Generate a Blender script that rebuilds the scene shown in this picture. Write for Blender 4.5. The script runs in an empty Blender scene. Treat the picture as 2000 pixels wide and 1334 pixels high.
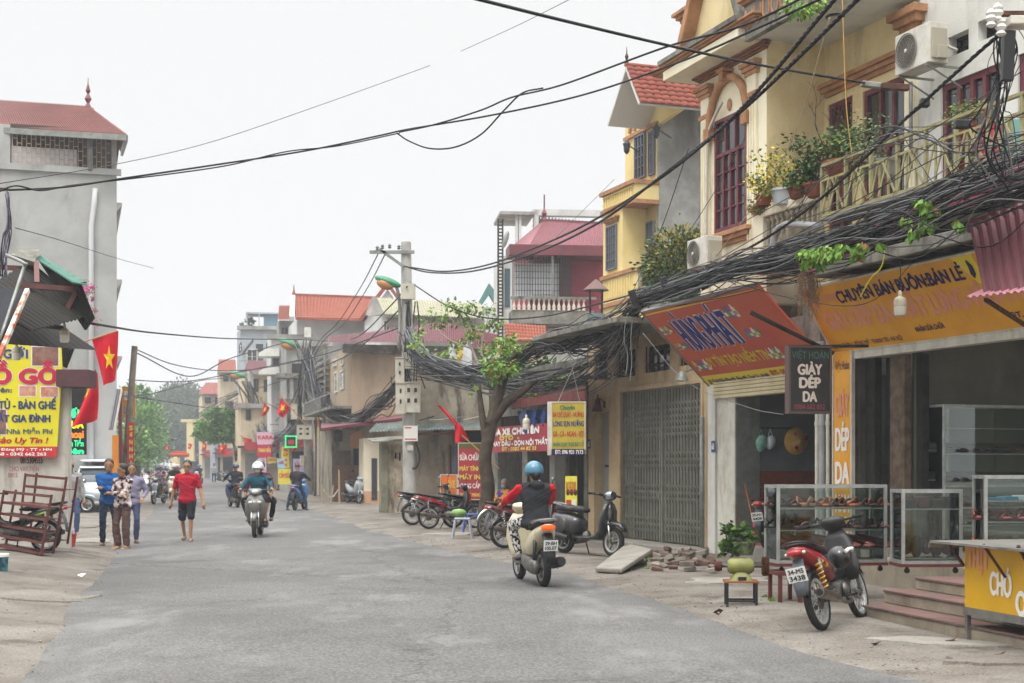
# street scene: camera, sky and sun first; then ground and road; right terrace; houses further along; left side, trees, poles; cables; vehicles; people; small props; haze
import bpy,math,random
from mathutils import Vector as V,Matrix,Euler,noise
R=random.Random(11)
sc=bpy.context.scene
C=sc.collection
rad=math.radians
FP,HY,CH=2778.0,908.0,1.6
cam=bpy.data.objects.new('camera',bpy.data.cameras.new('camera'));C.objects.link(cam)
cam.location=(0,0,CH);cam.rotation_euler=(rad(90),0,0)
cam.data.sensor_width=36;cam.data.lens=FP/2000*36
cam.data.shift_y=(HY-667)/2000
cam.data.clip_start=.1;cam.data.clip_end=3000
cam.data.dof.use_dof=True;cam.data.dof.focus_distance=19;cam.data.dof.aperture_fstop=4
sc.camera=cam
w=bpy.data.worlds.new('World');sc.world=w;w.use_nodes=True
nt=w.node_tree;nt.nodes.clear()
def N(nt,t,**k):
 n=nt.nodes.new(t)
 for a,b in k.items():setattr(n,a,b)
 return n
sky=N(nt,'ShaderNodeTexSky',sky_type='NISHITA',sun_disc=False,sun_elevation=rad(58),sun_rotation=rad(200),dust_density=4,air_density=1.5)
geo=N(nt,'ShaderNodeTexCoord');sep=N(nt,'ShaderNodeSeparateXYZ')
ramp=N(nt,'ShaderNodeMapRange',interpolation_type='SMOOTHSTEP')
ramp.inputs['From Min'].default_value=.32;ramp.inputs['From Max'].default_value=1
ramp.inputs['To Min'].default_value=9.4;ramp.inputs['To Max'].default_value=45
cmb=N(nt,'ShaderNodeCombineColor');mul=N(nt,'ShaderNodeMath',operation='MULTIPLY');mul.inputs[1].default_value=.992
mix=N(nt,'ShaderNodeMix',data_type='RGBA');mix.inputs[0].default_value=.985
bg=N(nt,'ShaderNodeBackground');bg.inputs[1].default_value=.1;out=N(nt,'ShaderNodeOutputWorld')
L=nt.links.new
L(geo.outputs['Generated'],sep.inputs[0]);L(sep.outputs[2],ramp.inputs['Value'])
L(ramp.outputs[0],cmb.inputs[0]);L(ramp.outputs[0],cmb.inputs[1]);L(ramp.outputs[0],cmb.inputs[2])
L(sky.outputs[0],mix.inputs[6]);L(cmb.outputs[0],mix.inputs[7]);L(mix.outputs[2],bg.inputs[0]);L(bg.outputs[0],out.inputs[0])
sl=bpy.data.lights.new('sun','SUN');sl.energy=1.5;sl.angle=rad(16);sl.color=(1,.97,.93)
sun=bpy.data.objects.new('sun',sl);C.objects.link(sun)
sun.rotation_euler=(rad(32),0,rad(-20))
sc.view_settings.view_transform='Standard';sc.view_settings.look='None'
sc.view_settings.exposure=0;sc.view_settings.gamma=1;sc.view_settings.use_curve_mapping=False
sc.cycles.max_bounces=6;sc.cycles.diffuse_bounces=3;sc.cycles.glossy_bounces=3;sc.cycles.transparent_max_bounces=12
sc.cycles.transmission_bounces=4;sc.cycles.volume_bounces=0
MATS={}
def col4(c):
 if isinstance(c,str):
  c=c.lstrip('#');c=[int(c[i:i+2],16)/255 for i in(0,2,4)]
  c=[x/12.92 if x<=.04045 else((x+.055)/1.055)**2.4 for x in c]
 return(c[0],c[1],c[2],1)
def pm(name,c,c2=None,sc_=2.0,rough=.75,metal=0,bump=.0,bs=60,stain=0,sc2='#2a2622',sscale=1.2,trans=0,emit=0,alpha=1,coat=0,fine=0,soft=.25):
 if name in MATS:return MATS[name]
 m=bpy.data.materials.new(name);m.use_nodes=True;t=m.node_tree;b=t.nodes['Principled BSDF'];K=t.links.new
 MATS[name]=m
 b.inputs['Roughness'].default_value=rough;b.inputs['Metallic'].default_value=metal
 b.inputs['Coat Weight'].default_value=coat
 if rough>.55:b.inputs['Specular IOR Level'].default_value=.22
 c=col4(c);cur=None
 if trans:b.inputs['Transmission Weight'].default_value=trans;b.inputs['IOR'].default_value=1.1
 if alpha<1:b.inputs['Alpha'].default_value=alpha
 g=N(t,'ShaderNodeNewGeometry')
 if c2 is not None or stain or fine or bump:
  pass
 b.inputs['Base Color'].default_value=c
 if c2 is not None:
  n=N(t,'ShaderNodeTexNoise');n.inputs['Scale'].default_value=sc_;n.inputs['Detail'].default_value=6;n.inputs['Roughness'].default_value=.62
  K(g.outputs['Position'],n.inputs['Vector'])
  mr=N(t,'ShaderNodeMapRange',interpolation_type='SMOOTHSTEP');mr.inputs[1].default_value=.5-soft*.6;mr.inputs[2].default_value=.5+soft*.6
  K(n.outputs[0],mr.inputs[0])
  mx=N(t,'ShaderNodeMix',data_type='RGBA');mx.inputs[6].default_value=c;mx.inputs[7].default_value=col4(c2)
  K(mr.outputs[0],mx.inputs[0]);cur=mx.outputs[2]
 if stain:
  mp=N(t,'ShaderNodeMapping');mp.inputs['Scale'].default_value=(sscale,sscale,sscale*.28)
  K(g.outputs['Position'],mp.inputs['Vector'])
  n=N(t,'ShaderNodeTexNoise');n.inputs['Scale'].default_value=1.5;n.inputs['Detail'].default_value=9;n.inputs['Roughness'].default_value=.68
  K(mp.outputs[0],n.inputs['Vector'])
  mr=N(t,'ShaderNodeMapRange',interpolation_type='SMOOTHSTEP');mr.inputs[1].default_value=.5;mr.inputs[2].default_value=.68;mr.inputs[4].default_value=stain
  K(n.outputs[0],mr.inputs[0])
  mx=N(t,'ShaderNodeMix',data_type='RGBA');mx.inputs[7].default_value=col4(sc2)
  if cur:K(cur,mx.inputs[6])
  else:mx.inputs[6].default_value=c
  K(mr.outputs[0],mx.inputs[0]);cur=mx.outputs[2]
 if fine:
  n=N(t,'ShaderNodeTexNoise');n.inputs['Scale'].default_value=45;n.inputs['Detail'].default_value=3
  K(g.outputs['Position'],n.inputs['Vector'])
  mr=N(t,'ShaderNodeMapRange');mr.inputs[1].default_value=.3;mr.inputs[2].default_value=.7;mr.inputs[3].default_value=1-fine;mr.inputs[4].default_value=1+fine
  K(n.outputs[0],mr.inputs[0])
  mx=N(t,'ShaderNodeMix',data_type='RGBA',blend_type='MULTIPLY');mx.inputs[0].default_value=1
  if cur:K(cur,mx.inputs[6])
  else:mx.inputs[6].default_value=c
  K(mr.outputs[0],mx.inputs[7]);cur=mx.outputs[2]
 if cur:K(cur,b.inputs['Base Color'])
 if emit:
  b.inputs['Emission Color'].default_value=c;b.inputs['Emission Strength'].default_value=emit
 if bump:
  n=N(t,'ShaderNodeTexNoise');n.inputs['Scale'].default_value=bs;n.inputs['Detail'].default_value=4
  K(g.outputs['Position'],n.inputs['Vector'])
  bm=N(t,'ShaderNodeBump');bm.inputs['Strength'].default_value=bump;bm.inputs['Distance'].default_value=.02
  K(n.outputs[0],bm.inputs['Height']);K(bm.outputs[0],b.inputs['Normal'])
 return m
def glass(name,tint='#dfe8e6',alpha=.18,rough=.05):
 if name in MATS:return MATS[name]
 m=bpy.data.materials.new(name);m.use_nodes=True;t=m.node_tree;t.nodes.clear();K=t.links.new;MATS[name]=m
 o=N(t,'ShaderNodeOutputMaterial');mx=N(t,'ShaderNodeMixShader');tr=N(t,'ShaderNodeBsdfTransparent');gl=N(t,'ShaderNodeBsdfGlossy')
 tr.inputs[0].default_value=col4(tint);gl.inputs['Roughness'].default_value=rough;gl.inputs[0].default_value=(.9,.95,.95,1)
 fr=N(t,'ShaderNodeFresnel');fr.inputs[0].default_value=1.5
 ad=N(t,'ShaderNodeMath',operation='ADD');ad.inputs[1].default_value=alpha-.04;ad.use_clamp=True
 K(fr.outputs[0],ad.inputs[0]);K(ad.outputs[0],mx.inputs[0]);K(tr.outputs[0],mx.inputs[1]);K(gl.outputs[0],mx.inputs[2]);K(mx.outputs[0],o.inputs[0])
 return m
def P(px,py,d):return V(((px-1000)/FP*d,d,CH+(HY-py)/FP*d))
def G(px,py,z=0.0):
 d=(CH-z)*FP/(py-HY);p=P(px,py,d);p.z=z;return p
class Fr:
 def __init__(s,o,ang=0,M=None):
  s.M=M if M is not None else Matrix.Translation(V((o[0],o[1],o[2]if len(o)>2 else 0)))@Matrix.Rotation(rad(ang),4,'Z')
  s.I=s.M.inverted()
 def hit(s,px,py,off=0.0):
  o=s.I@V((0,0,CH));q=s.I@P(px,py,10.0);dr=q-o
  t=(off-o.y)/dr.y;p=o+dr*t;return p.x,p.z
 def at(s,px,off=0.0):return s.hit(px,HY,off)[0]
 def w(s,x,y,z):return s.M@V((x,y,z))
def sub(fr,x,y,z,tilt=0,yaw=0):
 return Fr(None,M=fr.M@Matrix.Translation(V((x,y,z)))@Matrix.Rotation(rad(yaw),4,'Z')@Matrix.Rotation(rad(tilt),4,'X'))
def catmull(pts,n=8):
 pts=[V(p)for p in pts];o=[]
 q=[pts[0]*2-pts[1]]+pts+[pts[-1]*2-pts[-2]]
 for i in range(1,len(q)-2):
  a,b,c,d=q[i-1],q[i],q[i+1],q[i+2]
  for k in range(n):
   t=k/n
   o.append(.5*((2*b)+(c-a)*t+(2*a-5*b+4*c-d)*t*t+(3*b-a-3*c+d)*t**3))
 o.append(pts[-1]);return o
class MB:
 def __init__(s):s.v=[];s.f=[];s.mi=[];s.k=0;s.T=None
 def add(s,vs,fs):
  b=len(s.v)
  if s.T is not None:vs=[s.T@V(p)for p in vs]
  s.v.extend([tuple(p)for p in vs]);s.f.extend([tuple(i+b for i in f)for f in fs]);s.mi.extend([s.k]*len(fs));return s
 def box(s,x0,x1,y0,y1,z0,z1):
  if x0>x1:x0,x1=x1,x0
  if y0>y1:y0,y1=y1,y0
  if z0>z1:z0,z1=z1,z0
  return s.add([(x0,y0,z0),(x1,y0,z0),(x1,y1,z0),(x0,y1,z0),(x0,y0,z1),(x1,y0,z1),(x1,y1,z1),(x0,y1,z1)],[(0,3,2,1),(4,5,6,7),(0,1,5,4),(1,2,6,5),(2,3,7,6),(3,0,4,7)])
 def beam(s,p,q,w,h=None,up=(0,0,1)):
  p,q=V(p),V(q);h=h or w;d=(q-p).normalized();up=V(up)
  if abs(d.dot(up))>.99:up=V((0,1,0))
  a=d.cross(up).normalized()*w/2;b=a.cross(d).normalized()*h/2
  r=[p-a-b,p+a-b,p+a+b,p-a+b,q-a-b,q+a-b,q+a+b,q-a+b]
  return s.add(r,[(0,1,2,3),(7,6,5,4),(0,4,5,1),(1,5,6,2),(2,6,7,3),(3,7,4,0)])
 def tube(s,pts,r,n=6,cap=True,ry=None):
  pts=[V(p)for p in pts];m=len(pts)
  if m<2:return s
  rs=r if isinstance(r,(list,tuple))else[r]*m
  ref=V((0,0,1));vs=[];fs=[]
  t0=(pts[1]-pts[0]).normalized()
  if abs(t0.z)>.9:ref=V((0,1,0))
  u=t0.cross(ref).normalized()
  for i,p in enumerate(pts):
   t=(pts[min(i+1,m-1)]-pts[max(i-1,0)])
   t=t.normalized()if t.length>1e-9 else t0
   u=(u-t*u.dot(t));u=u.normalized()if u.length>1e-6 else t.cross(V((.3,.5,.8))).normalized()
   w_=t.cross(u)
   for k in range(n):
    a=2*math.pi*k/n;vs.append(p+(u*math.cos(a)+w_*math.sin(a)*(ry or 1))*rs[i])
  for i in range(m-1):
   for k in range(n):
    a,b=i*n+k,i*n+(k+1)%n;fs.append((a,b,b+n,a+n))
  if cap:fs.append(tuple(reversed(range(n))));fs.append(tuple(range((m-1)*n,m*n)))
  return s.add(vs,fs)
 def lathe(s,prof,c=(0,0,0),n=12,M=None,cap=True):
  vs=[];fs=[];m=len(prof);c=V(c)
  for r,z in prof:
   for k in range(n):
    a=2*math.pi*k/n;p=V((r*math.cos(a),r*math.sin(a),z))
    if M is not None:p=M@p
    vs.append(c+p)
  for i in range(m-1):
   for k in range(n):
    a,b=i*n+k,i*n+(k+1)%n;fs.append((a,b,b+n,a+n))
  if prof[0]==prof[-1]:cap=False
  if cap and prof[0][0]>1e-4:fs.append(tuple(reversed(range(n))))
  if cap and prof[-1][0]>1e-4:fs.append(tuple(range((m-1)*n,m*n)))
  return s.add(vs,fs)
 def ell(s,c,r,n=10,m=7,M=None):
  prof=[(math.sin(math.pi*i/m),-math.cos(math.pi*i/m))for i in range(m+1)]
  prof[0]=(.001,-1);prof[-1]=(.001,1)
  S=Matrix.Diagonal(V((r[0],r[1],r[2])))
  if M is not None:S=M.to_3x3()@S
  return s.lathe(prof,c,n,S)
 def cap(s,p,q,r1,r2=None,n=8):
  p,q=V(p),V(q);r2=r2 or r1;d=q-p;L_=d.length
  M=d.to_track_quat('Z','Y').to_matrix()if L_>1e-6 else Matrix.Identity(3)
  pr=[(max(.001,r1*math.cos(a)),r1*math.sin(a))for a in[rad(x)for x in(-90,-60,-30,0)]]
  pr+=[(max(.001,r2*math.cos(a)),L_+r2*math.sin(a))for a in[rad(x)for x in(0,30,60,90)]]
  return s.lathe(pr,p,n,M)
 def prism(s,poly,y0,y1,ax='xz'):
  n=len(poly)
  def f(a,b,y):return(a,y,b)if ax=='xz' else((a,b,y)if ax=='xy' else(y,a,b))
  vs=[f(a,b,y0)for a,b in poly]+[f(a,b,y1)for a,b in poly]
  return s.add(vs,[tuple(range(n)),tuple(reversed(range(n,2*n)))]+[(i,i+n,(i+1)%n+n,(i+1)%n)for i in range(n)])
 def quad(s,a,b,c,d):return s.add([a,b,c,d],[(0,1,2,3)])
 def slab(s,a,b,c,d,t):
  a,b,c,d=V(a),V(b),V(c),V(d);n=(b-a).cross(d-a).normalized()*t
  r=[a,b,c,d,a+n,b+n,c+n,d+n]
  return s.add(r,[(3,2,1,0),(4,5,6,7),(0,1,5,4),(1,2,6,5),(2,3,7,6),(3,0,4,7)])
 def corr(s,a,b,c,d,n,h=.03,t=.004,seg=4):
  a,b,c,d=V(a),V(b),V(c),V(d);nm=(b-a).cross(d-a).normalized();vs=[];fs=[];m=n*seg
  for i in range(m+1):
   u=i/m;ph=(i%seg)/seg
   hh=h*(.5-.5*math.cos(2*math.pi*ph))if seg>4 else(h if(i%seg)in(1,2)else 0)
   p=a.lerp(b,u)+nm*hh;q=d.lerp(c,u)+nm*hh
   vs+=[p,q,p-nm*t,q-nm*t]
  for i in range(m):
   j=i*4;fs+=[(j,j+4,j+5,j+1),(j+3,j+7,j+6,j+2),(j,j+2,j+6,j+4),(j+1,j+5,j+7,j+3)]
  return s.add(vs,fs)
 def loft(s,secs,n=14,p=2.4,cap=True):
  m=len(secs);vs=[];fs=[]
  pt=[V((q[0],q[4]if len(q)>4 else 0,q[1]))for q in secs]
  for i,q in enumerate(secs):
   t=pt[min(i+1,m-1)]-pt[max(i-1,0)]
   if t.length<1e-6:t=V((1,0,0))
   t.normalize();nn=V((0,1,0)).cross(t).normalized()*-1
   for k in range(n):
    a=2*math.pi*(k+.5)/n;ca,sa=math.cos(a),math.sin(a)
    x=abs(ca)**(2/p)*(1 if ca>=0 else-1);y=abs(sa)**(2/p)*(1 if sa>=0 else-1)
    vs.append(pt[i]+V((0,1,0))*q[2]*x+nn*q[3]*y)
  for i in range(m-1):
   for k in range(n):
    a,b=i*n+k,i*n+(k+1)%n;fs.append((a,b,b+n,a+n))
  if cap:fs.append(tuple(reversed(range(n))));fs.append(tuple(range((m-1)*n,m*n)))
  return s.add(vs,fs)
 def leaf(s,c,size,d=None,rnd=R):
  c=V(c);d=V(d)if d is not None else V((rnd.uniform(-1,1),rnd.uniform(-1,1),rnd.uniform(-.6,.6)))
  d=d.normalized()if d.length>.01 else V((1,0,0))
  sd=d.cross(V((rnd.uniform(-1,1),rnd.uniform(-1,1),rnd.uniform(.2,1))));sd=sd.normalized()*size*.3 if sd.length>.01 else V((0,1,0))*size*.3
  up=d.cross(sd).normalized()*size*.1
  a=c;m=c+d*size*.5;e=c+d*size-up
  return s.add([a,m+sd+up,e,m-sd+up,m],[(0,4,1),(4,2,1),(0,3,4),(4,3,2)])if size>.12 else s.add([a,m+sd,e,m-sd],[(0,3,2,1)])
 def mesh(s,name,mats,smooth=False):
  me=bpy.data.meshes.new(name);me.from_pydata(s.v,[],s.f)
  for m in(mats if isinstance(mats,(list,tuple))else[mats]):me.materials.append(m)
  if isinstance(mats,(list,tuple))and len(mats)>1:me.polygons.foreach_set('material_index',s.mi)
  if smooth:me.polygons.foreach_set('use_smooth',[True]*len(s.f))
  me.update();return me
 def build(s,name,mats,parent=None,smooth=False,bevel=0,label=None,fr=None,kind=None,ang=None,clean=False):
  me=s.mesh(name,mats,smooth)
  if smooth and ang:
   try:me.set_sharp_from_angle(angle=rad(ang))
   except Exception:pass
  o=bpy.data.objects.new(name,me);C.objects.link(o)
  if parent is not None:o.parent=parent
  elif fr is not None:o.matrix_world=fr.M
  if bevel:
   b=o.modifiers.new('bevel','BEVEL');b.width=bevel;b.segments=2;b.limit_method='ANGLE';b.angle_limit=rad(40)
  if label:o['label']=label
  if kind:o['kind']=kind
  return o
def thing(name,label,cat,fr=None,group=None):
 o=bpy.data.objects.new(name,None);C.objects.link(o);o.empty_display_size=.2
 if fr is not None:o.matrix_world=fr.M if isinstance(fr,Fr)else fr
 return tag(o,label,cat,group)
def tag(o,label,cat,group=None):
 o['label']=label;o['category']=cat
 if group:o['group']=group
 return o
def struct(o):o['kind']='structure';return o
def inst(me,name,parent,M=None,label=None):
 o=bpy.data.objects.new(name,me);C.objects.link(o);o.parent=parent
 if M is not None:o.matrix_local=M
 if label:o['label']=label
 return o
def copy_tree(o,parent=None,lvl=0):
 c=o.copy();C.objects.link(c)
 if parent is not None:c.parent=parent
 for ch in[x for x in o.children]:copy_tree(ch,c,lvl+1)
 return c
_tc=bpy.data.curves.new('txt','FONT');_to=bpy.data.objects.new('txt',_tc);C.objects.link(_to)
def text(t,x0,x1,z0,z1,y,mat,parent,bold=.03,shear=0,name='lettering',arc=0,vb=None):
 _tc.body=t;_tc.size=1
 dg=bpy.context.evaluated_depsgraph_get();dg.update()
 me=bpy.data.meshes.new_from_object(_to.evaluated_get(dg))
 vs=[v.co.copy()for v in me.vertices];fs=[tuple(p.vertices)for p in me.polygons];bpy.data.meshes.remove(me)
 if not vs:return None
 a=min(v.x for v in vs);b=max(v.x for v in vs);H0=.69
 sh=[(-bold,0),(bold,0),(0,bold*.8),(0,-bold*.8)]if bold>.02 else([(-bold,0),(bold,0)]if bold else[(0,0)])
 mb=MB();kx=(x1-x0)/(b-a);kz=(z1-z0)/H0
 for i,(dx,dz)in enumerate(sh):
  o=[]
  for v in vs:
   xx=x0+(v.x-a+dx)*kx;zz=z0+(v.y+dz*kx/kz)*kz
   if arc:zz+=arc*(1-((xx-x0)/(x1-x0)*2-1)**2)
   o.append((xx+shear*(zz-z0),y-i*.0008,zz))
  mb.add(o,fs)
 return mb.build(name,mat,parent)
def textpx(t,fr,bl,tr,y,mat,parent,**k):
 x0,z0=fr.hit(*bl,y);x1,z1=fr.hit(*tr,y)
 return text(t,x0,x1,z0,z1,y,mat,parent,**k)
def remesh(mb,vox=.012,it=3,smooth=.5):
 me=mb.mesh('tmp',[]);o=bpy.data.objects.new('tmp',me);C.objects.link(o)
 m=o.modifiers.new('r','REMESH');m.mode='VOXEL';m.voxel_size=vox;m.use_smooth_shade=True
 if it:s_=o.modifiers.new('s','SMOOTH');s_.iterations=it;s_.factor=smooth
 dg=bpy.context.evaluated_depsgraph_get();dg.update()
 r=bpy.data.meshes.new_from_object(o.evaluated_get(dg));bpy.data.objects.remove(o);bpy.data.meshes.remove(me)
 return r
def objmesh(me,name,mat,parent):
 me.materials.clear();me.materials.append(mat)
 o=bpy.data.objects.new(name,me);C.objects.link(o);o.parent=parent;return o
def lerpt(tab,y):
 if y<=tab[0][0]:a,b=tab[0],tab[1]
 elif y>=tab[-1][0]:a,b=tab[-2],tab[-1]
 else:
  for a,b in zip(tab,tab[1:]):
   if a[0]<=y<=b[0]:break
 return a[1]+(b[1]-a[1])*(y-a[0])/(b[0]-a[0])
RR=[(0,6.5),(5,4.9),(10.43,3.03),(12,2.49),(14.87,2.03),(17.7,1.53),(21.1,.79),(24.2,-.4),(28.3,-1.68),(36.1,-3.8),(43.6,-5.5),(54.2,-7.9),(71.7,-12.2),(139,-26),(220,-46),(420,-98)]
RL=[(0,-2.0),(5,-2.6),(11.3,-3.8),(13.6,-4.35),(15.2,-4.77),(20.2,-5.9),(25,-7.0),(27.4,-7.6),(48,-12.1),(78,-19.6),(106,-26),(139,-34),(220,-54),(420,-106)]
def nz(x,y,s,k=0):return noise.noise(V((x*s,y*s,k*7.3)))
def xr(y):return lerpt(RR,y)+.12*nz(3,y,.35)+.05*nz(3,y,1.7)+.02*nz(9,y,6)
def xl(y):return lerpt(RL,y)+.12*nz(5,y,.3,1)+.05*nz(3,y,1.5,2)+.02*nz(9,y,6)
asph=pm('asphalt',(.100,.097,.092),(.142,.139,.133),sc_=.22,rough=.82,bump=.5,bs=70,fine=.5,stain=.5,sc2=(.075,.074,.072),sscale=.5,soft=.35)
_t=asph.node_tree;_b=_t.nodes['Principled BSDF']
_g=[n for n in _t.nodes if n.type=='NEW_GEOMETRY'][0]
_src=_b.inputs['Base Color'].links[0].from_socket
_mp=N(_t,'ShaderNodeMapping');_mp.inputs['Rotation'].default_value=(0,0,rad(-14));_mp.inputs['Scale'].default_value=(.55,.2,1)
_n=N(_t,'ShaderNodeTexNoise');_n.inputs['Scale'].default_value=1.1;_n.inputs['Detail'].default_value=8;_n.inputs['Roughness'].default_value=.7
_r=N(_t,'ShaderNodeMapRange',interpolation_type='SMOOTHSTEP');_r.inputs[1].default_value=.5;_r.inputs[2].default_value=.68;_r.inputs[4].default_value=.6
_m=N(_t,'ShaderNodeMix',data_type='RGBA');_m.inputs[7].default_value=(.235,.23,.22,1)
_t.links.new(_g.outputs['Position'],_mp.inputs[0]);_t.links.new(_mp.outputs[0],_n.inputs[0]);_t.links.new(_n.outputs[0],_r.inputs[0])
_t.links.new(_r.outputs[0],_m.inputs[0]);_t.links.new(_src,_m.inputs[6])
_w=N(_t,'ShaderNodeTexNoise');_w.inputs['Scale'].default_value=2.5;_w.inputs['Detail'].default_value=3
_ma=N(_t,'ShaderNodeVectorMath',operation='MULTIPLY_ADD');_ma.inputs[1].default_value=(.7,.7,0)
_vo=N(_t,'ShaderNodeTexVoronoi',feature='DISTANCE_TO_EDGE');_vo.inputs['Scale'].default_value=.16
_t.links.new(_g.outputs['Position'],_w.inputs[0]);_t.links.new(_w.outputs['Color'],_ma.inputs[0]);_t.links.new(_g.outputs['Position'],_ma.inputs[2])
_t.links.new(_ma.outputs[0],_vo.inputs['Vector'])
_cr=N(_t,'ShaderNodeMapRange');_cr.inputs[1].default_value=.001;_cr.inputs[2].default_value=.006;_cr.inputs[3].default_value=.75;_cr.inputs[4].default_value=1
_t.links.new(_vo.outputs['Distance'],_cr.inputs[0])
_mm=N(_t,'ShaderNodeMix',data_type='RGBA',blend_type='MULTIPLY');_mm.inputs[0].default_value=1
_t.links.new(_m.outputs[2],_mm.inputs[6]);_t.links.new(_cr.outputs[0],_mm.inputs[7]);_t.links.new(_mm.outputs[2],_b.inputs['Base Color'])
dirt=pm('dusty_concrete',(.128,.110,.090),(.205,.187,.162),sc_=.9,rough=.9,bump=.6,bs=14,fine=.3,stain=.8,sc2=(.07,.056,.042),sscale=.8,soft=.35)
conc=pm('concrete',(.22,.205,.175),(.28,.262,.23),sc_=1.5,rough=.9,bump=.5,bs=30,fine=.15,stain=.5,sc2=(.15,.135,.11),sscale=1.3)
mossc=pm('mossy_concrete',(.26,.24,.19),(.15,.16,.09),sc_=2.5,rough=.9,bump=.6,bs=30,fine=.2,stain=.5,sc2=(.10,.09,.07))
def grid(name,mat,xa,xb,ys,nx,zf,parent=None):
 vs=[];fs=[]
 for y in ys:
  a,b=xa(y),xb(y)
  for i in range(nx+1):
   t=i/nx;x=a+(b-a)*t;vs.append((x,y,zf(x,y,t)))
 for j in range(len(ys)-1):
  for i in range(nx):
   k=j*(nx+1)+i;fs.append((k,k+1,k+nx+2,k+nx+1))
 mb=MB();mb.add(vs,fs);return mb.build(name,mat,parent,smooth=True)
ysn=[2+.25*i for i in range(232)]
struct(grid('ground',dirt,lambda y:-600,lambda y:600,[-60,0,30,60,200,700,1400],6,lambda x,y,t:-.12))
ysr=[-8+.5*i for i in range(140)]+[62+6*i for i in range(60)]
struct(grid('road',asph,lambda y:xl(y),lambda y:xr(y),ysr,12,lambda x,y,t:.012*math.sin(math.pi*t)+.006*nz(x,y,.5)))
def pav(side):
 def zf(x,y,t):
  e=min(1,t*12)
  z=-.02+e*.06+.03*nz(x,y,.7,side)*e+.012*nz(x,y,3.1,side)*e
  if side==0:
   k=max(0,min(1,(lerpt(RL,y)-x)/1.8))*max(0,min(1,1-abs(y-22)/9));z+=.13*k*k*(3-2*k)
  return z
 return zf
struct(grid('pavement',dirt,lambda y:xr(y)-.06,lambda y:max(lerpt(RR,y)+2,13-.3*y)+4,ysn,70,pav(1)))
struct(grid('pavement',dirt,lambda y:xl(y)+.06,lambda y:lerpt(RL,y)-9,ysn,46,pav(0)))
ysf=[60+5*i for i in range(70)]
struct(grid('pavement',dirt,lambda y:xr(y)-.05,lambda y:lerpt(RR,y)+60,ysf,10,lambda x,y,t:.02))
struct(grid('pavement',dirt,lambda y:xl(y)+.05,lambda y:lerpt(RL,y)-60,ysf,10,lambda x,y,t:.02))
pv=[o for o in C.objects if o.name.startswith('pavement')]
def patch(px,py,w_,d_,rot,t=.03,mat=conc,n=9,seed=0,par=None,z0=.0):
 rr=random.Random(seed);c=G(px,py);side=1 if px>500 else 0;zf=pav(side);m=n*2
 ra=[rr.uniform(.7,1.1)for _ in range(m)];r_=rad(rot);vs=[]
 for ring in(0,.3,.6,.85,1,1.03):
  for i in range(m):
   a=2*math.pi*i/m;k=ra[i]*ring;x,y=w_*k*math.cos(a),d_*k*math.sin(a)
   X_,Y_=c.x+x*math.cos(r_)-y*math.sin(r_),c.y+x*math.sin(r_)+y*math.cos(r_)
   tt=abs((xr(Y_)if side else xl(Y_))-X_)/7;vs.append((X_,Y_,zf(X_,Y_,tt)+(.016 if ring<=1 else-.03)))
 mb=MB();mb.add(vs,[(q*m+i,q*m+(i+1)%m,(q+1)*m+(i+1)%m,(q+1)*m+i)for q in range(5)for i in range(m)])
 return mb.build('slab',mat,par)
RPV,LPV=pv[0],pv[1]
palec=pm('pale_cement',(.31,.29,.255),(.23,.215,.185),sc_=2.5,rough=.9,bump=.5,bs=30,fine=.15)
for i,(px,py,a,b,r)in enumerate([(1830,1262,.62,.3,-20),(1420,1140,.6,.5,0),(905,1046,1.0,.6,0),(1960,1300,.5,.3,0)]):
 patch(px,py,a,b,r,.012 if i else .008,palec if i in(0,1)else dirt if i%3==0 else conc,seed=i,par=RPV)
for i,(px,py,a,b,r)in enumerate([(60,1170,.8,.6,8),(175,1060,.5,.9,5),(185,1030,.4,1.2,5)]):
 patch(px,py,a,b,r,.006,conc if i%2 else dirt,seed=40+i,par=LPV)
FR=Fr((4.92,21.5),-70.2)
yel=pm('ochre_render','#e2d0a2','#d4c090',sc_=1.2,rough=.85,bump=.25,bs=35,stain=.5,sc2='#8f8467',sscale=.8,fine=.05)
crm=pm('cream_render','#eae3cb','#dfd6b8',sc_=1.5,rough=.85,bump=.25,bs=35,stain=.5,sc2='#9f9478',sscale=1,fine=.04)
org=pm('orange_trim','#b58763','#9a7150',sc_=4,rough=.8,bump=.2,bs=30,stain=.35,sc2='#6d4a33')
wht=pm('white_render','#d9d9d3','#c9c8c0',sc_=1.2,rough=.85,bump=.25,bs=30,stain=.3,sc2='#83807a',sscale=.9)
beige=pm('beige_render','#c4ad8b','#b19a78',sc_=1.3,rough=.9,bump=.35,bs=30,stain=.5,sc2='#6e5c48',sscale=1.1,fine=.08)
gconc=pm('raw_cement','#a5a49f','#85847f',sc_=1.1,rough=.92,bump=.4,bs=22,stain=.55,sc2='#5c5b57',sscale=.8,fine=.08)
dconc=pm('blackened_cement','#8d8a80','#6b6961',sc_=2,rough=.92,bump=.5,bs=25,stain=.8,sc2='#2f2e2a',sscale=1.6,fine=.12)
mar=pm('maroon_wood','#6b2530','#58202a',sc_=8,rough=.5,bump=.1,bs=40,stain=.4,sc2='#8a5a5c',sscale=4)
marp=pm('maroon_sheet','#70323a','#612b32',sc_=2,rough=.5,bump=.05,stain=.25,sc2='#5e2a31')
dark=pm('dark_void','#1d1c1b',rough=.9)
dgrey=pm('dark_metal','#34342f','#26261f',sc_=5,rough=.6,metal=.3)
gmet=pm('grey_paint_metal','#8f918c','#7c7e78',sc_=6,rough=.5,metal=.4,stain=.35,sc2='#5b4a3c',sscale=3)
alum=pm('aluminium','#b5b5b0','#9a9a94',sc_=8,rough=.35,metal=.8)
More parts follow.
